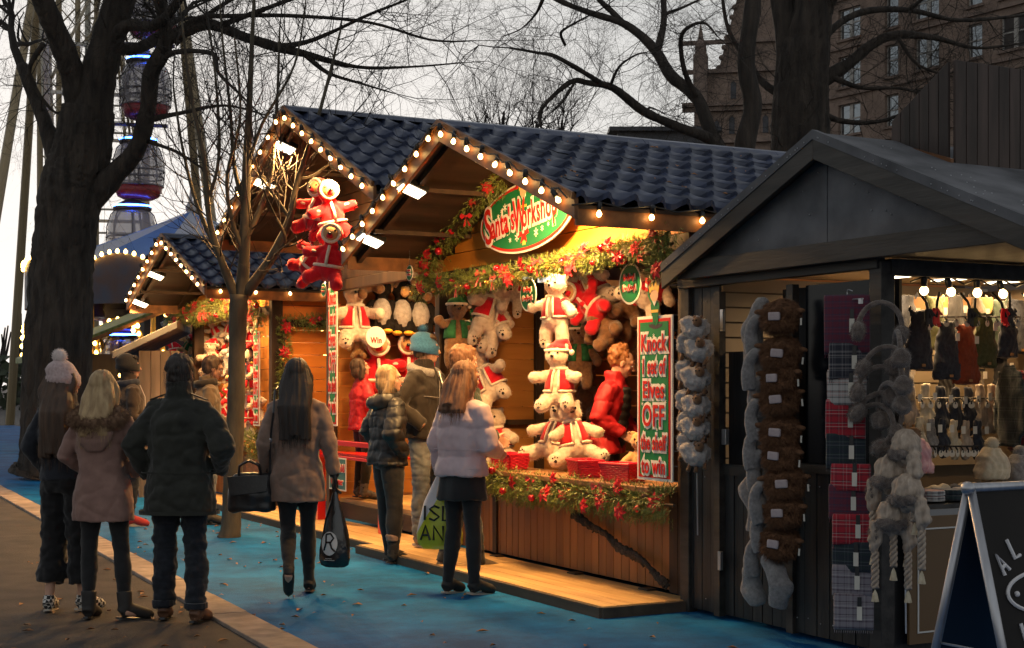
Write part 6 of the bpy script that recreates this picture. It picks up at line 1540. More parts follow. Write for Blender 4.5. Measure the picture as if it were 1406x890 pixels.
# gnarled rope of bare stems slanting over the counter front
pts = gS([(790, 706), (812, 722), (835, 734), (852, 752), (872, 762), (890, 775), (905, 792), (922, 806)], 5.66)
rp = thing('stem_rope', 'dark rough rope of bare stems slanting down the counter front', 'rope', pts[0])
rm = MB(); rd = []
for k_ in range(5):
    rm.tube([Vector(p)+Vector((-.012+.014*math.cos(i*1.3+k_*1.26), .02*math.sin(i*1.3+k_*1.26), .022*math.cos(i*1.9+k_*1.26))) for i, p in enumerate([Vector(pts[0]).lerp(Vector(pts[0]), 0)]+[Vector(pts[j]).lerp(Vector(pts[j+1]), u) for j in range(len(pts)-1) for u in (0, .33, .66)])], .016, 6)
part('stems', rm, M_bark, rp, True)
for i in range(30):
    j = random.randrange(len(pts)-1); q = Vector(pts[j]).lerp(Vector(pts[j+1]), random.random())
    if i < 14: part('stub', MB().tube([q, q+Vector((-.03, random.uniform(-.03, .03), random.uniform(-.04, .04)))], [.012, .005], 6), M_bark, rp)

# ================================================================ signs
S_white = mat('sign_white', (.78, .75, .68), .45, spec=.3); S_red = mat('sign_red', (.58, .02, .012), .5, spec=.2); S_green = mat('sign_board_green', (.012, .17, .055), .5, (.016, .20, .07), scale=4, spec=.2)
S_yel = mat('sign_yellow', (.80, .50, .06), .4); S_skin = mat('sign_skin', (.75, .45, .25), .4); S_dk = mat('sign_outline', (.03, .015, .012), .4)
def flat(poly, z, th=.003): return MB().prism([(x, y, z) for x, y in poly], (0, 0, th))
def ellp(cx, cy, rx, ry, n=40, a0=0): return [(cx+rx*math.cos(2*math.pi*i/n+a0), cy+ry*math.sin(2*math.pi*i/n+a0)) for i in range(n)]
def flake(x, y, r, z): 
    m = MB()
    for k_ in range(3):
        a = math.pi*k_/3+.5; d = Vector((math.cos(a), math.sin(a), 0))*r; q = Vector((-d.y, d.x, 0)).normalized()*r*.11; c_ = Vector((x, y, z))
        m.prism([c_-d-q, c_+d-q, c_+d+q, c_-d+q], (0, 0, .0015+.0003*k_))
        for sg in (-1, 1):
            e = c_+d*sg*.72; m.prism([tuple(e+Vector((r*.17*math.cos(b), r*.17*math.sin(b), .0009+.0002*k_))) for b in [R(i*60) for i in range(6)]], (0, 0, .0014))
    return m
def sign_root(name, label, c, rot=FRONT, roll=0.0, cat='sign'):
    """flat sign whose local x runs to the reader's right, y up, z towards the reader"""
    o = bpy.data.objects.new(name, None); link(o); ORG[o.name] = (0, 0, 0); o.location = P(*c)
    o.rotation_euler = (Matrix.Rotation(ANG, 3, 'Z') @ rot.to_matrix() @ Matrix.Rotation(roll, 3, 'Z')).to_euler(); return props(o, label, cat)
def lettering(root, body, size, x, y, z, sx=.8, front=S_red, back=S_white, off=.004, rot=0.0, shear=0.0, sp=1.10, w=.028):
    text(body, size, back, root, (x, y, z), (0, 0, rot), sx=sx, off=w, ext=.0015, name='letter_outline', shear=shear, space=sp)
    text(body, size, front, root, (x, y, z+.005), (0, 0, rot), sx=sx, off=off, ext=.0015, name='lettering', shear=shear, space=sp)
def elf_cut(root, x, y, s, z):
    """generic flat cut-out elf: boots, tunic, belt, collar, face, tall pointed hat"""
    for nm_, poly, m_, dz in (
        ('boots', [(-.32, .0), (-.36, .12), (-.28, .06), (-.1, .10), (0, .02), (.1, .10), (.28, .06), (.36, .12), (.32, .0), (.1, -.06), (-.1, -.06)], S_dk, .004),
        ('legs', [(-.12, .06), (-.15, .36), (.15, .36), (.12, .06), (.03, .06), (0, .26), (-.03, .06)], S_green, .006),
        ('tunic', [(-.17, .30), (-.22, .62), (-.10, .74), (.10, .74), (.22, .62), (.17, .30)], S_green, .008),
        ('belt', [(-.18, .40), (-.19, .48), (.19, .48), (.18, .40)], S_yel, .0115),
        ('collar', [(-.12, .74), (0, .58), (.12, .74)], S_white, .0125),
        ('arm', [(-.16, .66), (-.34, .86), (-.40, 1.06), (-.33, 1.08), (-.26, .90), (-.10, .72)], S_green, .010),
        ('stripes', [(-.47, 1.02), (-.46, 1.42), (-.35, 1.40), (-.33, 1.02)], S_red, .012),
        ('face', ellp(0, .90, .20, .19, 18), S_skin, .014),
        ('hair', [(-.22, .94), (-.26, 1.18), (-.16, 1.10), (-.08, 1.28), (0, 1.12), (.10, 1.34), (.16, 1.12), (.27, 1.20), (.22, .94), (.1, 1.04), (-.1, 1.04)], S_yel, .0165)):
        part(nm_, flat([(x+a*s, y+b*s) for a, b in poly], z+dz, .0016), m_, root)
    part('stripe', flat([(x-.465*s, y+1.16*s), (x-.463*s, y+1.26*s), (x-.345*s, y+1.22*s), (x-.343*s, y+1.12*s)], z+.0145, .0014), S_white, root)
cS = atS(722, 298, 5.60); sg1 = sign_root('oval_sign', "green oval sign reading Santa's Workshop in red under the lit gable", tuple(cS), roll=R(2))
EX, EYv = .78, .285
part('board', flat(ellp(0, 0, EX, EYv, 64), 0, .014), S_white, sg1, bev=.002); part('red_ring', flat(ellp(0, 0, EX-.02, EYv-.017, 64), .0145, .002), S_red, sg1)
part('green_field', flat(ellp(0, 0, EX-.048, EYv-.040, 64), .017, .002), S_green, sg1)
elf_cut(sg1, .02, -.03, .26, .018)
part('bow', flat([(-.10, -.16), (-.12, -.10), (-.02, -.12), (.06, -.09), (.09, -.14), (.03, -.15), (.05, -.21), (0, -.18), (-.06, -.21), (-.03, -.15)], .021, .002), S_red, sg1)
part('bow_band', flat([(-.03, -.225), (-.035, -.10), (.03, -.10), (.025, -.225)], .0195, .0012), S_yel, sg1)
for i, (x, y, r) in enumerate(((-.44, .06, .022), (-.32, .12, .034), (-.38, .10, .02), (-.12, -.15, .036), (-.24, -.16, .022), (.20, -.15, .036), (.30, -.13, .024), (.40, -.11, .018), (.17, .16, .03), (.42, .12, .02), (.50, -.02, .018), (-.54, -.05, .018))):
    part('snowflake', flake(x, y, r, .0195), S_white, sg1)
lettering(sg1, 'S', .42, -.61, -.02, .024, .72, rot=R(6)); lettering(sg1, "anta's", .275, -.35, -.012, .024, .60, rot=R(5)); lettering(sg1, 'W', .38, -.055, .006, .026, .50, rot=R(4)); lettering(sg1, 'orkshop', .275, .265, .018, .024, .56, rot=R(4))
def tall_sign(label, c, H, Wd, lines=True, rot=FRONT, plain=False):
    r_ = sign_root('tall_sign', label, c, rot); hh, hw = H/2, Wd/2
    rc = lambda a, b: [(-a, -b), (a, -b), (a, b), (-a, b)]
    part('board', flat(rc(hw, hh), 0, .012), S_white, r_, bev=.002); part('red_border', flat(rc(hw-.02, hh-.02), .0125, .002), S_red, r_); part('green_field', flat(rc(hw-.042, hh-.042), .015, .002), S_green, r_)
    y = hh-.17
    for i, (w_, sz_, dy, sx) in enumerate((('Knock', .17, .165, .66), ('1 set of', .155, .165, .56), ('Elves', .17, .185, .72), ('OFF', .215, .185, .70), ('the shelf', .15, .165, .55), ('to win', .155, .16, .68))):
        k_ = H/1.16; lettering(r_, w_, sz_*k_, 0, (y-.0)-.02, .0185, sx*Wd/.43, off=.003, w=.022); y -= dy*k_
    for i, (x, yy, rr0) in enumerate(((.0, .44, .016), (.13, .43, .014), (-.14, .26, .014), (.14, -.02, .016), (-.14, -.04, .014), (.15, -.36, .014), (-.13, -.37, .012), (.04, -.22, .012))):
        part('snowflake', flake(x*Wd/.43, yy*H/1.16, rr0, .0175), S_white, r_)
    elf_cut(r_, .02, hh-.075, .24, .012); return r_
a_, b_ = atS(909, 434, 5.58), atS(909, 660, 5.58)
tall_sign('elf-topped green sign reading Knock 1 set of Elves OFF the shelf to win', (5.53, a_.y, (a_.z+b_.z)/2), a_.z-b_.z, .43)
a_, b_ = atS(456, 385, 5.6), atS(456, 585, 5.6)
tall_sign('narrow green sign on the post between the penguins and the amber planks', (5.62, a_.y, (a_.z+b_.z)/2), a_.z-b_.z, .24)
a_, b_ = atS(351, 455, 5.6), atS(351, 585, 5.6)
tall_sign('narrow green sign on the post behind the young tree', (5.62, a_.y, (a_.z+b_.z)/2), a_.z-b_.z, .24)
a_, b_ = atT(622, 468, 12.1), atT(622, 560, 12.1)
tall_sign('narrow sign on the plank wall between the tall man and his friend', (6.0, 12.08, 1.62), 1.0, .34, rot=SIDE)
def disc(label, c, r, words, rot=FRONT, field=S_green, cat='sign'):
    d_ = sign_root('round_tag', label, c, rot, cat=cat)
    part('board', flat(ellp(0, 0, r, r, 32), 0, .006), S_white, d_); part('field', flat(ellp(0, 0, r*.9, r*.9, 32), .0065, .0015), field, d_)
    for w_, sz_, y in words: lettering(d_, w_, sz_*r, 0, y*r, .009, .8, off=.002, w=.007)
    if not words:      # small red script, too small to read in the photograph
        for yy, hh, x0 in ((.30, .22, -.5), (-.22, .22, -.6)):
            pl = [((x0+abs(x0)*2*i/22)*r, (yy+hh*math.sin(i*1.9)*(.6+.4*math.sin(i*.7)))*r, .0105) for i in range(23)]
            part('script', MB().tube(pl, .075*r, 5), S_white, d_); part('script', MB().tube([(x, y, z+.05*r) for x, y, z in pl], .035*r, 5), S_red, d_)
    part('hanger', MB().tube([(0, r, .003), (0, r+.14, .003)], .003, 5), M_cable, d_); return d_
q = atT(516, 463, 14.5); disc('round tag reading Win hung below the penguins', (q.x, 14.5, q.z), .115, (('Win', .75, -.3),), SIDE, S_white)
q = atS(866, 390, 5.9); disc('large round green tag hung under the swag near the tall sign', (5.9, q.y, q.z), .155, (), FRONT)
q = atS(726, 405, 5.85); disc('round green tag hung beside the dangling polar bear', (5.85, q.y, q.z), .14, (), FRONT)
for lab, px, py, t_ in (('tiny round tag at the eave beside the santa toys', 445, 398, None), ('tiny round tag under the fir climb above the penguins', 563, 375, None)):
    q = atS(px, py, 5.3); disc(lab, (5.3, q.y, q.z), .07, (), FRONT)

# ================================================================ baskets on the counter
M_bask = mat('red_wicker', (.50, .008, .03), .35, (.62, .015, .045), scale=30)
def basket(label, pos, sc=1.0, turn=0.0):
    r_ = thing('basket', label, 'basket', pos, turn, group='red baskets on the counter', keep=False)
    n = 24; L = 9
    def rect(k_, z, o=0): 
        a, b = .10*k_+o, .155*k_+o; return [(-a, -b), (a, -b), (a, b), (-a, b)]
    m = MB()
    for j in range(L):
        z = .012+.013*j; k_ = .84+.16*j/(L-1); pts_ = []
        a, b = .10*k_, .155*k_; per = []
        for (x0, y0), (x1, y1) in (((-a, -b), (a, -b)), ((a, -b), (a, b)), ((a, b), (-a, b)), ((-a, b), (-a, -b))):
            nn = 6 if abs(x0-x1) > .01 else 9
            for i in range(nn): u = i/nn; per.append((x0+(x1-x0)*u, y0+(y1-y0)*u))
        for i, (x, y) in enumerate(per): w_ = .0035*(1 if (i+j) % 2 else -1); q = Vector((x, y, 0)).normalized()*w_; pts_.append((x+q.x, y+q.y, z))
        m.tube(pts_+[pts_[0]], .0068, 5, cap=False)
    part('weave', m, M_bask, r_)
    part('base', MB().box((0, 0, .007), (.168, .26, .012)), M_bask, r_)
    part('inner_wall', MB().prism([(-.08, -.126, .012), (.08, -.126, .012), (.08, .126, .012), (-.08, .126, .012)], (0, 0, .002)), M_bask, r_)
    part('rim', MB().tube([(-.103, -.158, .128), (.103, -.158, .128), (.103, .158, .128), (-.103, .158, .128), (-.103, -.158, .128)], .009, 7), M_bask, r_)
    r_.scale = (sc,)*3; return r_
for px, py, lab, tn_ in ((700, 634, 'red woven basket nearest the lilac coat', .1), (803, 645, 'middle red woven basket below the sprawled bears', -.25), (857, 650, 'red woven basket beside the tall sign', .2)):
    q = atS(px, py, 5.66); basket(lab, (5.66, q.y, .822), 1.0, tn_)
# red counter of the middle stall
q0, q1 = atY(463, 690, 15.2), atY(575, 690, 15.2)
rt = thing('red_counter', 'red metal framed counter with a hanging notice in front of the penguin wall', 'counter', (5.78, 13.9, .08))
M_rsteel = mat('red_enamel', (.55, .01, .012), .3, (.62, .015, .015), scale=4, coat=.4)
LZ = .92
q = atZ(463, 706, .08); t_far = 14.85
for s_, t_ in ((5.55, t_far), (5.55, 13.1)): part('leg', MB().box((s_, t_, LZ/2+.05), (.09, .09, LZ-.05)), M_rsteel, rt, bev=.004)
part('top_rail', MB().box((5.55, (t_far+13.1)/2, LZ), (.05, t_far-13.1, .05)), M_rsteel, rt, bev=.004); part('lower_rail', MB().box((5.55, (t_far+13.1)/2, LZ-.15), (.03, t_far-13.1, .03)), M_rsteel, rt, bev=.004)
part('tray', MB().box((5.72, (t_far+13.1)/2, LZ-.12), (.30, t_far-13.1, .02)), M_rsteel, rt)
nt = sign_root('notice', 'white and green notice in red script hung from the red counter', (5.52, 14.25, .60)); part('panel', flat([(-.24, -.17), (.24, -.17), (.24, .17), (-.24, .17)], 0, .006), S_white, nt); part('field', flat([(-.225, -.155), (.225, -.155), (.225, .155), (-.225, .155)], .0065, .001), mat('notice_teal', (.05, .16, .15), .5), nt)
lettering(nt, 'Small Child', .115, 0, .06, .009, .75, off=.001, w=.006); lettering(nt, 'Customer', .105, 0, -.08, .009, .72, off=.001, w=.006)
for i in range(9):
    m_ = (P_red, P_grey, P_cream)[i % 3 if i > 2 else 0]; c = MB().ell((5.70+.05*(i % 2), 14.7-.16*i, LZ+.03), (.11, .085, .075)); me = bake(c, .014, 1, 'toy'); ruffle(me, .02, 20, seed=i)
    o = part('rolled_toy', me, m_, None, org=(5.70+.05*(i % 2), 14.7-.16*i, LZ+.03)); o.location = P(5.70+.05*(i % 2), 14.7-.16*i, LZ+.03); o.rotation_euler = (0, 0, ANG)
    props(o, ['pink patterned plush roll at the far end of the red counter', 'pink plush roll second along the red counter', 'red plush roll third along the red counter', 'red plush bundle fourth along the red counter', 'grey plush bundle in the middle of the red counter', 'cream plush bundle just past the middle of the red counter', 'red plush bundle seventh along the red counter', 'grey plush bundle eighth along the red counter', 'cream plush bundle at the near end of the red counter'][i], 'soft toy', 'plush rolls on the red counter')
# ================================================================ goods on the charcoal hut
def plaid(name, base, a, b, f=14.0):
    def ex(N, L, tc, out, bs):
        sp = N.new('ShaderNodeSeparateXYZ'); L.new(tc.outputs['Object'], sp.inputs[0]); cols_ = []
        for ax, fr, ph in (('Z', f, .13), ('Y', f, .31), ('X', f, .5)):
            m1 = N.new('ShaderNodeMath'); m1.operation = 'MULTIPLY_ADD'; m1.inputs[1].default_value = fr; m1.inputs[2].default_value = ph; L.new(sp.outputs[ax], m1.inputs[0])
            m2 = N.new('ShaderNodeMath'); m2.operation = 'FRACT'; L.new(m1.outputs[0], m2.inputs[0])
            r = N.new('ShaderNodeValToRGB'); r.color_ramp.interpolation = 'CONSTANT'; e = r.color_ramp.elements
            e[0].position = 0; e[0].color = (*base, 1); e[1].position = .30; e[1].color = (*a, 1)
            for p_, c_ in ((.42, base), (.50, b), (.55, base), (.72, a), (.76, b), (.80, a), (.9, base)): q = e.new(p_); q.color = (*c_, 1)
            L.new(m2.outputs[0], r.inputs[0]); cols_.append(r.outputs[0])
        x1 = N.new('ShaderNodeMixRGB'); x1.inputs[0].default_value = .5; L.new(cols_[1], x1.inputs[1]); L.new(cols_[2], x1.inputs[2])
        x2 = N.new('ShaderNodeMixRGB'); x2.inputs[0].default_value = .5; L.new(cols_[0], x2.inputs[1]); L.new(x1.outputs[0], x2.inputs[2]); return x2.outputs[0]
    return mat(name, base, .9, bump=.4, bscale=300, sheen=.2, extra=ex, bdist=.002)
PL = [plaid('burgundy_plaid', (.10, .012, .03), (.02, .03, .06), (.16, .03, .05)), plaid('navy_plaid', (.016, .017, .028), (.11, .11, .12), (.36, .33, .32)),
      plaid('cream_plaid', (.42, .40, .38), (.03, .03, .035), (.32, .05, .04)), plaid('scarlet_plaid', (.34, .010, .022), (.06, .01, .02), (.45, .42, .38)),
      plaid('forest_plaid', (.010, .016, .026), (.012, .03, .024), (.12, .13, .14)), plaid('lilac_plaid', (.20, .18, .20), (.035, .012, .03), (.42, .40, .38))]
K_grey = mat('grey_fleece', (.17, .155, .15), .95, (.29, .27, .26), scale=50, bump=.8, bscale=200, sheen=.4); K_cow = mat('shaggy_brown_pile', (.085, .036, .015), .95, (.20, .092, .042), scale=35, bump=.8, bscale=120)
K_muz = mat('pinkish_patch', (.34, .27, .27), .9, (.42, .35, .35), scale=30); K_sheep = mat('pale_sheep_pile', (.32, .29, .28), .95, (.52, .48, .46), scale=45, bump=1, bscale=140, sheen=.4)
K_muff = mat('taupe_fur', (.085, .062, .050), .95, (.20, .155, .13), scale=40, bump=.9, bscale=140, sheen=.4); K_knit = mat('oatmeal_knit', (.26, .20, .15), .95, (.48, .39, .31), scale=34, stretch=(1, 1, .4), bump=1, bscale=70, bdist=.006)
K_tag = mat('swing_tag', (.60, .56, .48), .6); K_rust = cloth('rust_knit', (.16, .025, .008), (.24, .045, .016), 40, bump=.8, bs=110); K_navy = cloth('navy_knit', (.015, .018, .028), (.035, .04, .055), 40, bump=.8, bs=110)
K_moss = cloth('moss_knit', (.04, .045, .015), (.075, .08, .03), 40, bump=.8, bs=110); K_oat = cloth('cream_knit', (.46, .38, .26), (.60, .52, .38), 34, bump=.9, bs=90); K_pinks = cloth('pink_stripe_knit', (.50, .20, .22), (.62, .40, .40), 24)
K_strap = mat('tan_board', (.26, .12, .03), .6, (.32, .16, .05), scale=3)
def at_local(o, pos, turn=0.0, sc=1.0, roll=0.0):
    o.location = P(*pos); o.rotation_euler = (Matrix.Rotation(ANG+turn, 3, 'Z') @ Matrix.Rotation(roll, 3, 'X')).to_euler(); o.scale = (sc,)*3; return o
# local frame of goods on the front: x into the hut, y along the front, z up (as the stall frame)
ORD = ['first', 'second', 'third', 'fourth', 'fifth', 'sixth', 'seventh', 'eighth', 'ninth', 'tenth', 'eleventh', 'twelfth']
# sheep
sh_ = thing('sheep_toy', 'x', 'sheep toy', (0, 0, 0), frame='W', keep=False, group='sheep toys hung by the hut corner')
b = MB(); b.ell((0, 0, 0), (.085, .10, .085)); b.ell((-.03, .04, .03), .06); b.ell((-.03, -.04, -.02), .06); me = bake(b, .011, 2, 'fleece'); ruffle(me, .018, 26); o = part('fleece', me, K_sheep, sh_, org=(0, 0, 0))
part('fleece_pile', fuzz(me, 1400, .014, .0016, .1, 4), K_sheep, o, kind='stuff')
part('head', MB().ell((-.055, -.075, .045), (.032, .036, .036)), P_brown, sh_, True)
for dy in (-.03, .03): part('ear', MB().ell((-.05, -.075+dy*1.1, .078), (.008, .014, .012)), P_brown, sh_, True); part('eye', MB().ell((-.083, -.078+dy*.5, .055), .006, None, 8, 6), P_nose, sh_, True)
for i, (dy, dz) in enumerate(((-.07, -.075), (.0, -.09), (.06, -.08))): part('leg', MB().tube([(0, dy, -.05), (-.03, dy*1.15, dz-.03)], .015, 8), P_brown, sh_, True)
spx = [(956, 452), (944, 474), (962, 481), (943, 512), (957, 521), (943, 553), (958, 559), (944, 583), (957, 589), (945, 612), (957, 624)]
for i, (px, py) in enumerate(spx):
    q = atS(px, py, 5.46); o = sh_ if i == 0 else clone(sh_)
    at_local(o, (5.46+.03*(i % 2), q.y, q.z), (.1, .9)[i % 2]+.15*math.sin(i*2), .95, .3*math.sin(i*3.1)); o['label'] = 'white fleece sheep toy, %s from the top of the string by the hut corner' % (ORD[i] if i < 10 else 'last')
# highland cow hats with grey fleece scarves
cw = thing('animal_hat', 'x', 'animal hat', (0, 0, 0), frame='W', keep=False, group='shaggy brown animal hats hung on the hut door')
b = MB(); b.ell((0, 0, .0), (.085, .135, .10)); b.ell((-.03, 0, -.07), (.07, .115, .06)); me = bake(b, .012, 2, 'pile'); ruffle(me, .016, 18); o = part('crown', me, K_cow, cw, org=(0, 0, 0))
part('shaggy_pile', fuzz(me, 5200, .030, .0022, .7, 5), K_cow, o, kind='stuff')
part('muzzle_patch', bake(MB().box((-.105, -.005, -.015), (.02, .085, .055)), .008, 3, 'patch'), K_muz, cw, org=(0, 0, 0))
for s_ in (-1, 1): part('ear', MB().ell((-.02, s_*.14, .02), (.02, .04, .018)), K_cow, cw, True)
m = MB().tube([(.02, .10, -.02), (.0, .17, -.02), (-.01, .205, -.09), (-.01, .20, -.20), (.0, .19, -.27)], [.03, .04, .048, .05, .045], 12, flat=.6); me = bake(m, .011, 2, 'scarf'); ruffle(me, .016, 12); part('fleece_scarf', me, K_grey, cw, org=(0, 0, 0))
part('care_label', MB().box((-.03, -.155, -.05), (.003, .012, .045)), K_tag, cw)
cpx = [(1072, 432), (1073, 482), (1072, 516), (1071, 545), (1072, 590), (1074, 622), (1078, 660), (1077, 700), (1072, 742)]
for i, (px, py) in enumerate(cpx):
    q = atS(px, py, 5.44); o = cw if i == 0 else clone(cw); at_local(o, (5.44, q.y, q.z),   .18*math.sin(i*2.3)+.45, .92, .1*math.sin(i*1.7)); o['label'] = 'shaggy brown cow-face hat with grey fleece, %s down the door column' % (ORD[i] if i < 8 else 'last')
for i, (px, y0, y1) in enumerate(((1043, 410, 520), (1036, 640, 730), (1040, 760, 832), (1068, 740, 834))):
    a, c = atS(px, y0, 5.42), atS(px, y1, 5.42); m = MB().tube([(5.44, a.y, a.z), (5.40, a.y+.03, (a.z*2+c.z)/3), (5.41, a.y+.045*(-1)**i, (a.z+2*c.z)/3), (5.43, a.y+.01, c.z)], [.035, .065, .075, .055], 12, flat=.55)
    me = bake(m, .012, 2, 'scarf'); ruffle(me, .022, 10, seed=i); o = part('fleece_scarf', me, K_grey, None, org=(0, 0, 0)); o.rotation_euler = (0, 0, ANG)
    props(o, ['long grey fleece strip beside the topmost cow hat', 'bulky grey fleece fold halfway down the door column', 'thick grey fleece end at the foot of the door column', 'grey fleece loop under the last cow hat'][i], 'scarf', 'grey fleece strips')
part('chain', MB().tube([tuple(atS(957, 640, 5.5)), tuple(atS(958, 735, 5.5))], .005, 6), M_steel, hut)
part('door_hinge', MB().box(tuple(atS(992, 440, 5.58)), (.02, .03, .14)), M_steel, hut); part('door_hinge', MB().box(tuple(atS(989, 770, 5.58)), (.02, .03, .12)), M_steel, hut)
part('padlock', MB().box(tuple(atS(996, 600, 5.56)), (.03, .045, .10)), M_steel, hut, bev=.004)
# plaid scarf packs
pk = {}
def pack(m_, lab, pos, w=.20, h=.17, turn=0.0, sag=0.0):
    r_ = thing('scarf_pack', lab, 'scarf', (0, 0, 0), frame='W', keep=False, group='folded plaid scarves hung at the hut corner')
    for k_ in range(3):
        z0 = -.006*k_; b = MB(); b.rings([(0.016*k_-.02, 0, -h/2+z0, .010, w/2), (0.016*k_-.02, 0, -h/2+.02, .013, w/2), (0.016*k_-.02, 0, h/2-.02, .012, w/2), (0.016*k_-.02, 0, h/2, .008, w/2-.004)], 24)
        me = b.mesh('fold', smooth=True); ruffle(me, .005, 16, seed=k_+pos[2]*9); part('fold', me, m_, r_, org=(0, 0, 0))
    part('swing_tag', MB().box((-.040, -.03, -.01), (.003, .028, .075)), K_tag, r_); part('band', MB().box((-.037, -.03, .05), (.004, .022, .06)), M_black, r_)
    fr = MB()
    for k_ in range(18): y = -w/2+w*(k_+.5)/18; fr.tube([(0, y, -h/2), (-.004, y+.003, -h/2-.028)], .0022, 4)
    part('fringe', fr, m_, r_, kind='stuff'); at_local(r_, pos, turn); return r_
ppx = [(1167, 445, 0, 66), (1169, 495, 1, 40), (1167, 532, 2, 40), (1165, 575, 3, 44), (1165, 618, 4, 38), (1172, 655, 3, 30), (1169, 688, 0, 38), (1174, 726, 3, 34), (1174, 764, 4, 34), (1174, 796, 5, 34), (1176, 838, 5, 40)]
pn_ = ['burgundy', 'dark navy and white', 'cream and red barred', 'bright scarlet', 'forest green', 'bright red', 'wine red', 'red tartan', 'dark with fine lines', 'lilac checked', 'lilac and white']
for i, (px, py, mi, hh) in enumerate(ppx):
    q = atS(px, py, 5.47); pack(PL[mi], '%s folded plaid scarf, %s down the corner column' % (pn_[i], ORD[i]), (5.45, q.y, q.z), .25 if i == 0 else .215, hh/205, .15*math.sin(i*2.1)+.75)
hk = thing('hanger', 'thin steel clip hanger holding the burgundy plaid scarf', 'hanger', (5.45, atS(1167, 412, 5.47).y, atS(1167, 412, 5.47).z)); q = Vector(ORG[hk.name])
part('bar', MB().tube([q+Vector((0, -.13, 0)), q+Vector((0, .13, 0))], .004, 6), M_steel, hk); part('hook', MB().tube([q, q+Vector((0, 0, .04)), q+Vector((.02, .02, .06)), q+Vector((.04, 0, .05))], .003, 6), M_steel, hk)
for dy in (-.11, .11): part('clip', MB().box(q+Vector((0, dy, -.012)), (.014, .022, .03)), M_steel, hk)
# ear muffs
em = thing('ear_muffs', 'x', 'ear muffs', (0, 0, 0), frame='W', keep=False, group='furry ear muffs on the hut corner post')
arc = [(0, .115*math.cos(a), .01+.135*math.sin(a)) for a in [R(i*15) for i in range(13)]]; me = bake(MB().tube(arc, .016, 8), .008, 1, 'band'); part('headband', me, K_muff, em, org=(0, 0, 0))
for s_ in (-1, 1):
    b = bake(MB().ell((0, s_*.115, -.02), (.055, .036, .055)), .010, 1, 'muff'); ruffle(b, .012, 30); o = part('muff', b, K_muff, em, org=(0, 0, 0)); part('fur', fuzz(b, 900, .018, .0014, .1, 6), K_muff, o, kind='stuff')
for i, (px, py, tu, ro) in enumerate(((1208, 452, .9, .1), (1232, 492, -.6, -.2), (1214, 512, .7, .4), (1232, 532, -.5, -.3), (1207, 540, .9, .2), (1206, 575, .8, .5), (1222, 562, -.2, -.4), (1196, 588, .3, .9))):
    q = atS(px, py, 5.46); o = em if i == 0 else clone(em); at_local(o, (5.46, q.y, q.z), tu, 1.0, ro); o['label'] = 'furry taupe ear muffs, %s of the bunch at the hut corner' % ORD[i]
# trapper hats with braids
th = thing('knitted_hat', 'x', 'hat', (0, 0, 0), frame='W', keep=False, group='fur-trimmed knitted hats with braids')
b = MB(); b.ell((0, 0, .06), (.09, .10, .12)); b.tube([(0, .08, .02), (.0, .11, -.10), (0, .10, -.17)], [.05, .045, .02], 10); b.tube([(0, -.08, .02), (0, -.11, -.10), (0, -.10, -.17)], [.05, .045, .02], 10); me = bake(b, .012, 2, 'knit')
for v, n_ in zip(me.vertices, [v.normal.copy() for v in me.vertices]): v.co += n_*(.006*math.sin(v.co.y*120)+.004*math.sin(v.co.z*90+v.co.y*60))
part('knit', me, K_knit, th, org=(0, 0, 0)); b = bake(MB().ell((-.045, 0, .02), (.06, .105, .042)).ell((0, .105, -.05), (.045, .03, .06)), .011, 2, 'fur'); ruffle(b, .014, 26); o = part('fur_brim', b, K_muff, th, org=(0, 0, 0)); part('fur', fuzz(b, 1600, .022, .0015, .3, 8), K_muff, o, kind='stuff')
for s_ in (-1, 1):
    br = MB()
    for ph in (0, 2.09, 4.19): br.tube([(.012*math.sin(z*60+ph), s_*.10+.015*math.cos(z*60+ph), -.16-z) for z in [i*.011 for i in range(22)]], .0115, 6)
    part('braid', br, K_knit, th, True); t_ = MB()
    for k_ in range(26): a = k_*2.4; t_.tube([(0, s_*.10, -.40), (.006*math.cos(a), s_*.10+.012*math.sin(a), -.425), (.018*math.cos(a), s_*.10+.022*math.sin(a), -.475)], .0032, 4)
    part('tassel', t_, K_oat, th, kind='stuff')
for i, (px, py, tu, sc) in enumerate(((1240, 628, -.2, .85), (1222, 665, .5, .92), (1250, 690, .2, .88), (1232, 722, .9, .85))):
    q = atS(px, py, 5.45); o = th if i == 0 else clone(th); at_local(o, (5.47-.02*i, q.y, q.z), tu, sc); o['label'] = 'oatmeal knitted trapper hat with braids and tassels, %s of the cluster' % ORD[i]
part('chain', MB().tube([tuple(atS(1243, 780, 5.6)), tuple(atS(1244, 870, 5.6))], .005, 6), M_steel, hut)
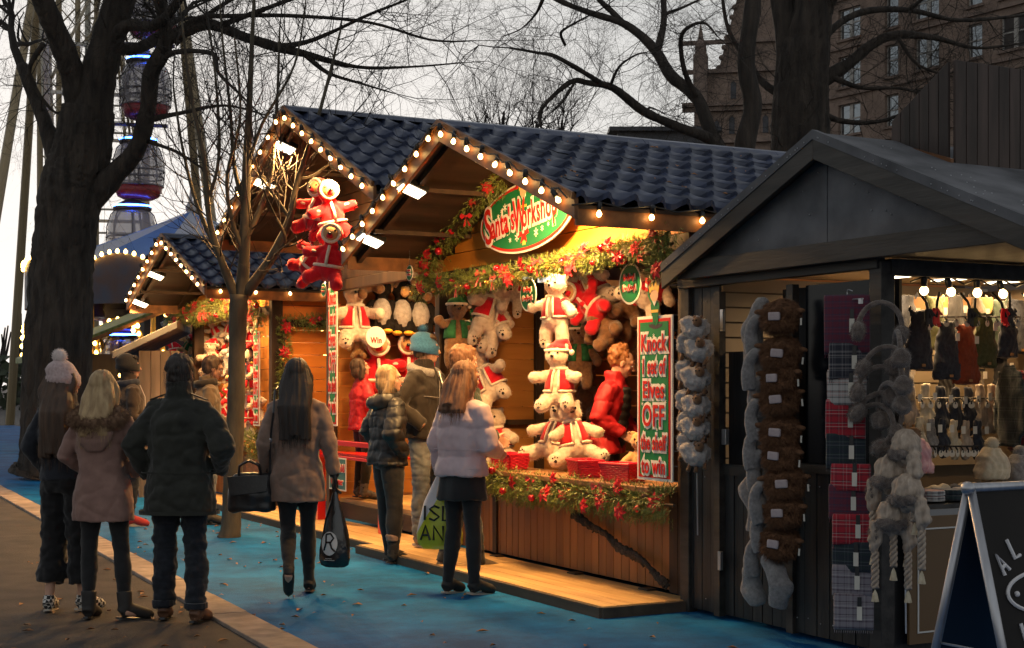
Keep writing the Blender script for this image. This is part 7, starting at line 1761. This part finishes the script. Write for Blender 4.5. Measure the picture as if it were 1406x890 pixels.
# inside: hanging knitwear seen over the counter
def knit(name, lab, shape, px, py, h, m_, t_, grp, turn=0.0, cat='knitwear'):
    q = atT(px, py, t_); b = MB()
    if shape == 'mitten': b.tube([(0, 0, .5), (0, 0, .1), (0, 0, -.25), (0, 0, -.5)], [.13, .15, .2, .12], 12, flat=1); b.tube([(.12, 0, .0), (.26, 0, -.16)], [.09, .07], 8)
    elif shape == 'bib': b.tube([(0, 0, .5), (0, 0, .25), (0, 0, -.1), (.0, 0, -.42)], [.11, .22, .27, .30], 14); b.tube([(-.1, 0, .3), (-.2, 0, .55)], .05, 6); b.tube([(.1, 0, .3), (.2, 0, .55)], .05, 6)
    elif shape == 'hat': b.rings([(0, 0, -.5, .48, .42), (0, 0, -.3, .50, .44), (0, 0, -.25, .47, .41), (0, 0, .1, .42, .38), (0, 0, .35, .22, .2)], 20)
    elif shape == 'coat': b.rings([(0, 0, -.5, .30, .12), (0, 0, .0, .26, .12), (0, 0, .35, .24, .11), (0, 0, .48, .10, .07)], 18); b.tube([(.2, 0, .38), (.34, 0, .0), (.36, 0, -.35)], [.09, .08, .07], 10); b.tube([(-.2, 0, .38), (-.34, 0, .0), (-.36, 0, -.35)], [.09, .08, .07], 10)
    for i, v in enumerate(b.v): b.v[i] = (v[0]*h, v[1]*h*(.35 if shape != 'hat' else 1), v[2]*h)
    me = bake(b, max(.009, h*.035), 2, 'knit'); ruffle(me, .012, 14, seed=px)
    for v, n_ in zip(me.vertices, [v.normal.copy() for v in me.vertices]): v.co += n_*.003*math.sin(v.co.x*160+3*math.sin(v.co.z*40))
    r_ = thing(name, lab, cat, (q.x, q.y, q.z), turn, keep=False, group=grp); part('knit', me, m_, r_, org=(0, 0, 0))
    if shape == 'hat': pm = MB().ell((0, 0, .46*h), .19*h, None, 12, 8).mesh('pompom', smooth=True); po = part('pompom', pm, C_fur if m_ is K_pinks else m_, r_, org=(0, 0, 0)); part('pompom_fur', fuzz(pm, 700, .012, .0013), C_fur if m_ is K_pinks else m_, po, kind='stuff')
    elif shape != 'coat': part('swing_tag', MB().box((.03, -.09*h-.03, .25*h), (.035, .003, .05)), K_tag, r_); part('leather_patch', MB().box((-.02, -.10*h-.022, -.36*h), (.03, .004, .018)), K_strap, r_)
    return r_
g1 = 'knitted pieces hanging over the hat counter'
for i, (px, py, h_, m_) in enumerate(((1246, 452, .46, K_navy), (1284, 448, .40, K_moss), (1312, 445, .40, C_black), (1342, 450, .42, C_brown), (1372, 455, .44, C_green), (1398, 452, .42, K_navy), (1240, 530, .40, K_grey), (1300, 528, .30, C_black), (1340, 530, .30, C_brown), (1376, 520, .34, C_black))):
    knit('knitted_bib', 'dark knitted piece in the back row, %s from the ear muffs' % ORD[i], 'bib', px, py, h_, m_, 7.45, 'dark knitted pieces in the back row')
for i, (px, py, m_) in enumerate(((1262, 600, K_oat), (1278, 602, K_grey), (1294, 602, K_navy), (1310, 604, K_oat), (1326, 604, K_knit), (1342, 604, K_navy))):
    knit('mitten', 'mitten in the low second row, %s from the ear muffs' % ORD[i], 'mitten', px, py, .26, m_, 7.1, 'mittens in the low second row', cat='mitten')
for a in (('dark knitted piece behind the ear muffs under the bulbs', 'bib', 1262, 470, .42, K_navy), ('navy ribbed piece next to the rust one', 'bib', 1300, 485, .42, K_navy), ('rust red knitted piece with a pointed top', 'bib', 1326, 490, .44, K_rust), ('moss green knitted piece beside the rust one', 'bib', 1352, 470, .40, K_moss), ('black knitted piece at the far side of the moss one', 'bib', 1384, 462, .34, K_navy)):
    knit('knitted_bib', a[0], a[1], a[2], a[3], a[4], a[5], 7.15, g1)
for a in (('cream cable mitten nearest the ear muffs', 'mitten', 1270, 562, .34, K_oat), ('beige mitten peeping behind the cream one', 'mitten', 1250, 562, .30, K_knit), ('navy mitten in the shelf row', 'mitten', 1292, 565, .34, K_navy), ('second navy mitten with a leather patch', 'mitten', 1312, 567, .34, K_navy), ('dark mitten beside the tan ones', 'mitten', 1330, 565, .33, K_navy), ('tan ribbed mitten with a tag', 'mitten', 1346, 562, .34, K_knit), ('second tan ribbed mitten', 'mitten', 1362, 562, .34, K_knit), ('grey mitten at the end of the row', 'mitten', 1378, 560, .32, K_grey)):
    knit('mitten', a[0], a[1], a[2], a[3], a[4], a[5], 7.25, 'mittens hanging over the shelf', cat='mitten')
knit('bobble_hat', 'pink striped hat with a brown fur bobble on the counter', 'hat', 1254, 622, .24, K_pinks, 6.55, 'bobble hats on the counter', cat='hat'); knit('bobble_hat', 'cream cable hat with a big bobble standing on the counter', 'hat', 1362, 632, .22, K_oat, 6.5, 'bobble hats on the counter', cat='hat')
knit('bobble_hat', 'grey bobble hat half hidden at the far side of the counter', 'hat', 1400, 640, .20, K_grey, 6.5, 'bobble hats on the counter', cat='hat')
for i, (px, py, m_) in enumerate(((1386, 555, PL[4]), (1398, 562, PL[3]), (1412, 562, PL[2]), (1428, 562, PL[5]))):
    knit('plaid_coat', ['dark green plaid coat on the rail', 'scarlet plaid coat on the rail', 'cream and red plaid coat on the rail', 'lilac plaid coat at the end of the rail'][i], 'coat', px, py, .56, m_, 7.0, 'plaid coats on the rail', 1.2, cat='coat')
# tan display boards, glove clips with round tags, shelves, folded scarves
for i, px in enumerate((1258, 1290, 1322, 1352)):
    q = atT(px, 425, 7.45); solo('display_card', MB().box(tuple(q), (.15, .012, .17)), K_strap, 'tan display card %s under the bulbs' % ('behind the ear muffs', 'second from the corner', 'third from the corner', 'over the moss knit')[i], 'display card', tuple(q), bev=.003, group='tan display cards')
DSC = MB()._lathe([(.022, -.001), (.022, .001)], 14, (0, 0, 0)); dme = DSC.mesh('tag'); dme.materials.append(K_tag)
rows_ = ((552, 1258, 1390, 12, 7.2, 'middle'), (618, 1262, 1345, 11, 6.9, 'lower'), (440, 1275, 1400, 9, 7.1, 'upper'))
for py, xa, xb, n, t_, wn_ in rows_:
    rail = thing('tag_rail', 'black rail of clips with round cream tags, %s of the three' % wn_, 'rail', tuple(atT(xa, py, t_)), group='rails with round tags')
    a, c = atT(xa, py-5, t_), atT(xb, py-5, t_); part('rail', MB().tube([tuple(a), tuple(c)], .006, 6), M_black, rail); o0 = Vector(ORG[rail.name])
    for i in range(n):
        q = a.lerp(c, (i+.5)/n); d = bpy.data.objects.new('tag', dme); link(d, rail); d.location = q-o0+Vector((0, -.02, -.045)); d.rotation_euler = (R(90), 0, random.uniform(-.5, .5))
        part('clip', MB().tube([q, q+Vector((.0, -.018, -.02)), q+Vector((0, -.02, -.04))], .006, 6), M_black, rail)
for i, (px, dx) in enumerate(((1262, .03), (1290, -.05), (1318, .04), (1340, -.04), (1362, .05), (1386, -.03), (1403, .02))):
    q = atT(px, 415, 6.9); r_ = thing('glove_peg', 'black peg arm with a dark glove clipped on, %s from the corner' % ORD[i], 'peg', tuple(q), keep=False, group='black peg arms under the bulbs')
    part('arm', MB().tube([(0, 0, .06), (dx, -.03, 0), (dx*1.5, -.05, -.10)], .009, 7), M_black, r_, True); g = MB(); hand_mb(g, (dx*1.4, -.04, -.04), (0, 0, -1), (1, 0, 0), .2, .4, .8); part('glove', bake(g, .0085, 1, 'glove'), (K_navy, C_red, K_navy, K_moss, P_red, K_navy, K_rust)[i], r_, org=(0, 0, 0))
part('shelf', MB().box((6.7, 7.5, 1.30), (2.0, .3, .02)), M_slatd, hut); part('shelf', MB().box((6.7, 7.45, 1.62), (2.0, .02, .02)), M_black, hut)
for i in range(18):
    s_ = 5.86+.165*(i//2); z = CZ+.012+.032*(i % 2); m_ = PL[(1, 2, 4, 5, 0, 1, 3, 4, 2)[i//2 % 9]]
    c = MB().rings([(s_, 6.26, z, .078, .10), (s_, 6.26, z+.006, .081, .103), (s_, 6.26, z+.022, .081, .103), (s_, 6.26, z+.028, .077, .10)], 20); solo('folded_scarf', c, m_, '%s folded plaid scarf, %s stack from the corner along the counter' % (('lower', 'upper')[i % 2], ORD[i//2]), 'scarf', (s_, 6.26, z), group='folded plaid scarves on the counter', smooth=False)
for i in range(14):
    s_ = 5.9+.1*i; me_ = K_oat if i % 3 else K_navy; c = bake(MB().ell((0, 0, 0), (.06, .05, .035)).ell((.02, .02, .015), (.035, .035, .03)), .012, 1, 'glove'); ruffle(c, .014, 24, seed=i)
    o = part('rolled_gloves', c, me_, None, org=(0, 0, 0)); o.location = P(s_, 6.52+.03*(i % 2), CZ+.035); o.rotation_euler = (0, 0, ANG+i); props(o, 'rolled %s gloves, number %s along the counter behind the scarves' % (('navy', 'cream', 'cream')[i % 3], ('one two three four five six seven eight nine ten eleven twelve thirteen fourteen'.split())[i]), 'gloves', 'rolled gloves on the counter')
# dark garments and a curtain added to darken the inside behind window and door
for i, px in enumerate((1108, 1128, 1148)):
    q = atS(px, 520, 5.95); c = bake(MB().rings([(0, 0, -.5, .09, .16), (0, 0, 0, .08, .15), (0, 0, .35, .07, .12), (0, 0, .45, .04, .05)], 16), .015, 2, 'coat'); ruffle(c, .03, 8, seed=i)
    o = part('dark_filler_coat', c, (K_navy, C_green, K_navy)[i], None, org=(0, 0, 0)); o.location = P(q.x, q.y, q.z); o.rotation_euler = (0, 0, ANG); props(o, ['added dark coat nearest the door behind the window', 'added dark green coat in the middle of the window', 'added dark coat by the corner behind the window'][i], 'coat', 'dark coats added to darken the window')
solo('curtain', MB().prism([(5.85, t_, .1) for t_ in (6.3, 7.35)]+[(5.85, t_, 2.12) for t_ in (7.35, 6.3)], (.02, 0, 0)), C_black, 'black curtain added to darken the window of the charcoal hut', 'curtain', (5.85, 6.8, .1))  # added sheet that keeps the inside dark behind the pane

# ================================================================ A-frame pavement sign
AX = Vector((1.87, 6.0, 0)); d1 = Vector((.86, .51, 0)).normalized(); e1 = Vector((d1.y, -d1.x, 0)); TOPZ = 1.105; SP = .285; AW = .62
M_alu = mat('brushed_aluminium', (.36, .36, .38), .38, (.46, .46, .48), scale=40, metal=.75, stretch=(1, 1, .1)); M_board = mat('chalkboard', (.010, .009, .009), .6, (.020, .017, .015), scale=2.5, spec=.15); M_backb = mat('navy_panel', (.014, .022, .040), .4)
af = thing('pavement_sign', 'aluminium A-frame chalkboard with a white fish drawing and the letters AL', 'pavement sign', tuple(AX), frame='W', keep=False)
def apt(u, h, side): return d1*u+e1*(SP*(1-h/TOPZ)*side)+Vector((0, 0, h))
for sd_, m_ in ((1, M_board), (-1, M_backb)):
    nrm = (apt(0, 0, sd_)-apt(0, TOPZ, sd_)).cross(d1).normalized(); nrm = nrm if nrm.dot(e1)*sd_ > 0 else -nrm
    fr = part('frame', MB().tube([apt(.02, .0, sd_), apt(.02, TOPZ-.03, sd_)], .019, 10), M_alu, af, True)
    part('stile', MB().tube([apt(AW-.02, .0, sd_), apt(AW-.02, TOPZ-.03, sd_)], .019, 10), M_alu, af, True)
    part('rail', MB().tube([apt(.0, TOPZ-.02, sd_), apt(AW, TOPZ-.02, sd_)], .019, 10), M_alu, af, True); part('rail', MB().tube([apt(.0, .06, sd_), apt(AW, .06, sd_)], .019, 10), M_alu, af, True)
    a, b, c, d = apt(.03, .07, sd_), apt(AW-.03, .07, sd_), apt(AW-.03, TOPZ-.03, sd_), apt(.03, TOPZ-.03, sd_); part('panel', MB().prism([a, b, c, d], nrm*-.008), m_, af)
    if sd_ == 1: AN = nrm; AO = a
part('hinge_cap', bake(MB().ell(apt(.01, TOPZ-.02, 0), (.03, .045, .028)), .006, 1, 'cap'), M_alu, af, org=(0, 0, 0)); part('hinge_cap', bake(MB().ell(apt(AW-.01, TOPZ-.02, 0), (.03, .045, .028)), .006, 1, 'cap'), M_alu, af, org=(0, 0, 0))
part('brace', MB().tube([apt(.03, .42, 1), apt(.03, .42, -1)], .006, 6), M_alu, af)
vup = (apt(0, TOPZ, 1)-apt(0, 0, 1)).normalized()
def chalk(pl, r=.0085): return MB().tube([AO+d1*x+vup*y+AN*.004 for x, y in pl], r, 6)
M_chalk = mat('white_vinyl', (.62, .60, .60), .5)
def glyph(ch, x, y, s, rot=0.0):
    for pl in dict(STR, F=[[(0, 0), (0, 1), (.6, 1)], [(0, .52), (.5, .52)]], W=[[(0, 1), (.22, 0), (.45, .8), (.68, 0), (.9, 1)]])[ch]:
        part('letter', chalk([(x+(a*.62*math.cos(rot)-b*math.sin(rot))*s, y+(a*.62*math.sin(rot)+b*math.cos(rot))*s) for a, b in pl]), M_chalk, af)
glyph('A', .085, .68, .085, .55); glyph('L', .165, .745, .085, .35)
part('fish', chalk([(.08+.22*(1-math.cos(a))/1.0*1.0, .60+.085*math.sin(a)) for a in [R(i*10) for i in range(19)]]), M_chalk, af); part('fish', chalk([(.08+.22*(1-math.cos(a)), .60-.085*math.sin(a)) for a in [R(i*10) for i in range(19)]]), M_chalk, af)
part('fish_eye', MB().ell(AO+d1*.135+vup*.60+AN*.004, .012), M_chalk, af); part('fish_tail', chalk([(.52, .60), (.56, .66), (.555, .60), (.56, .54), (.52, .60)]), M_chalk, af)
glyph('F', .12, .20, .10); glyph('W', .12, .38, .10)
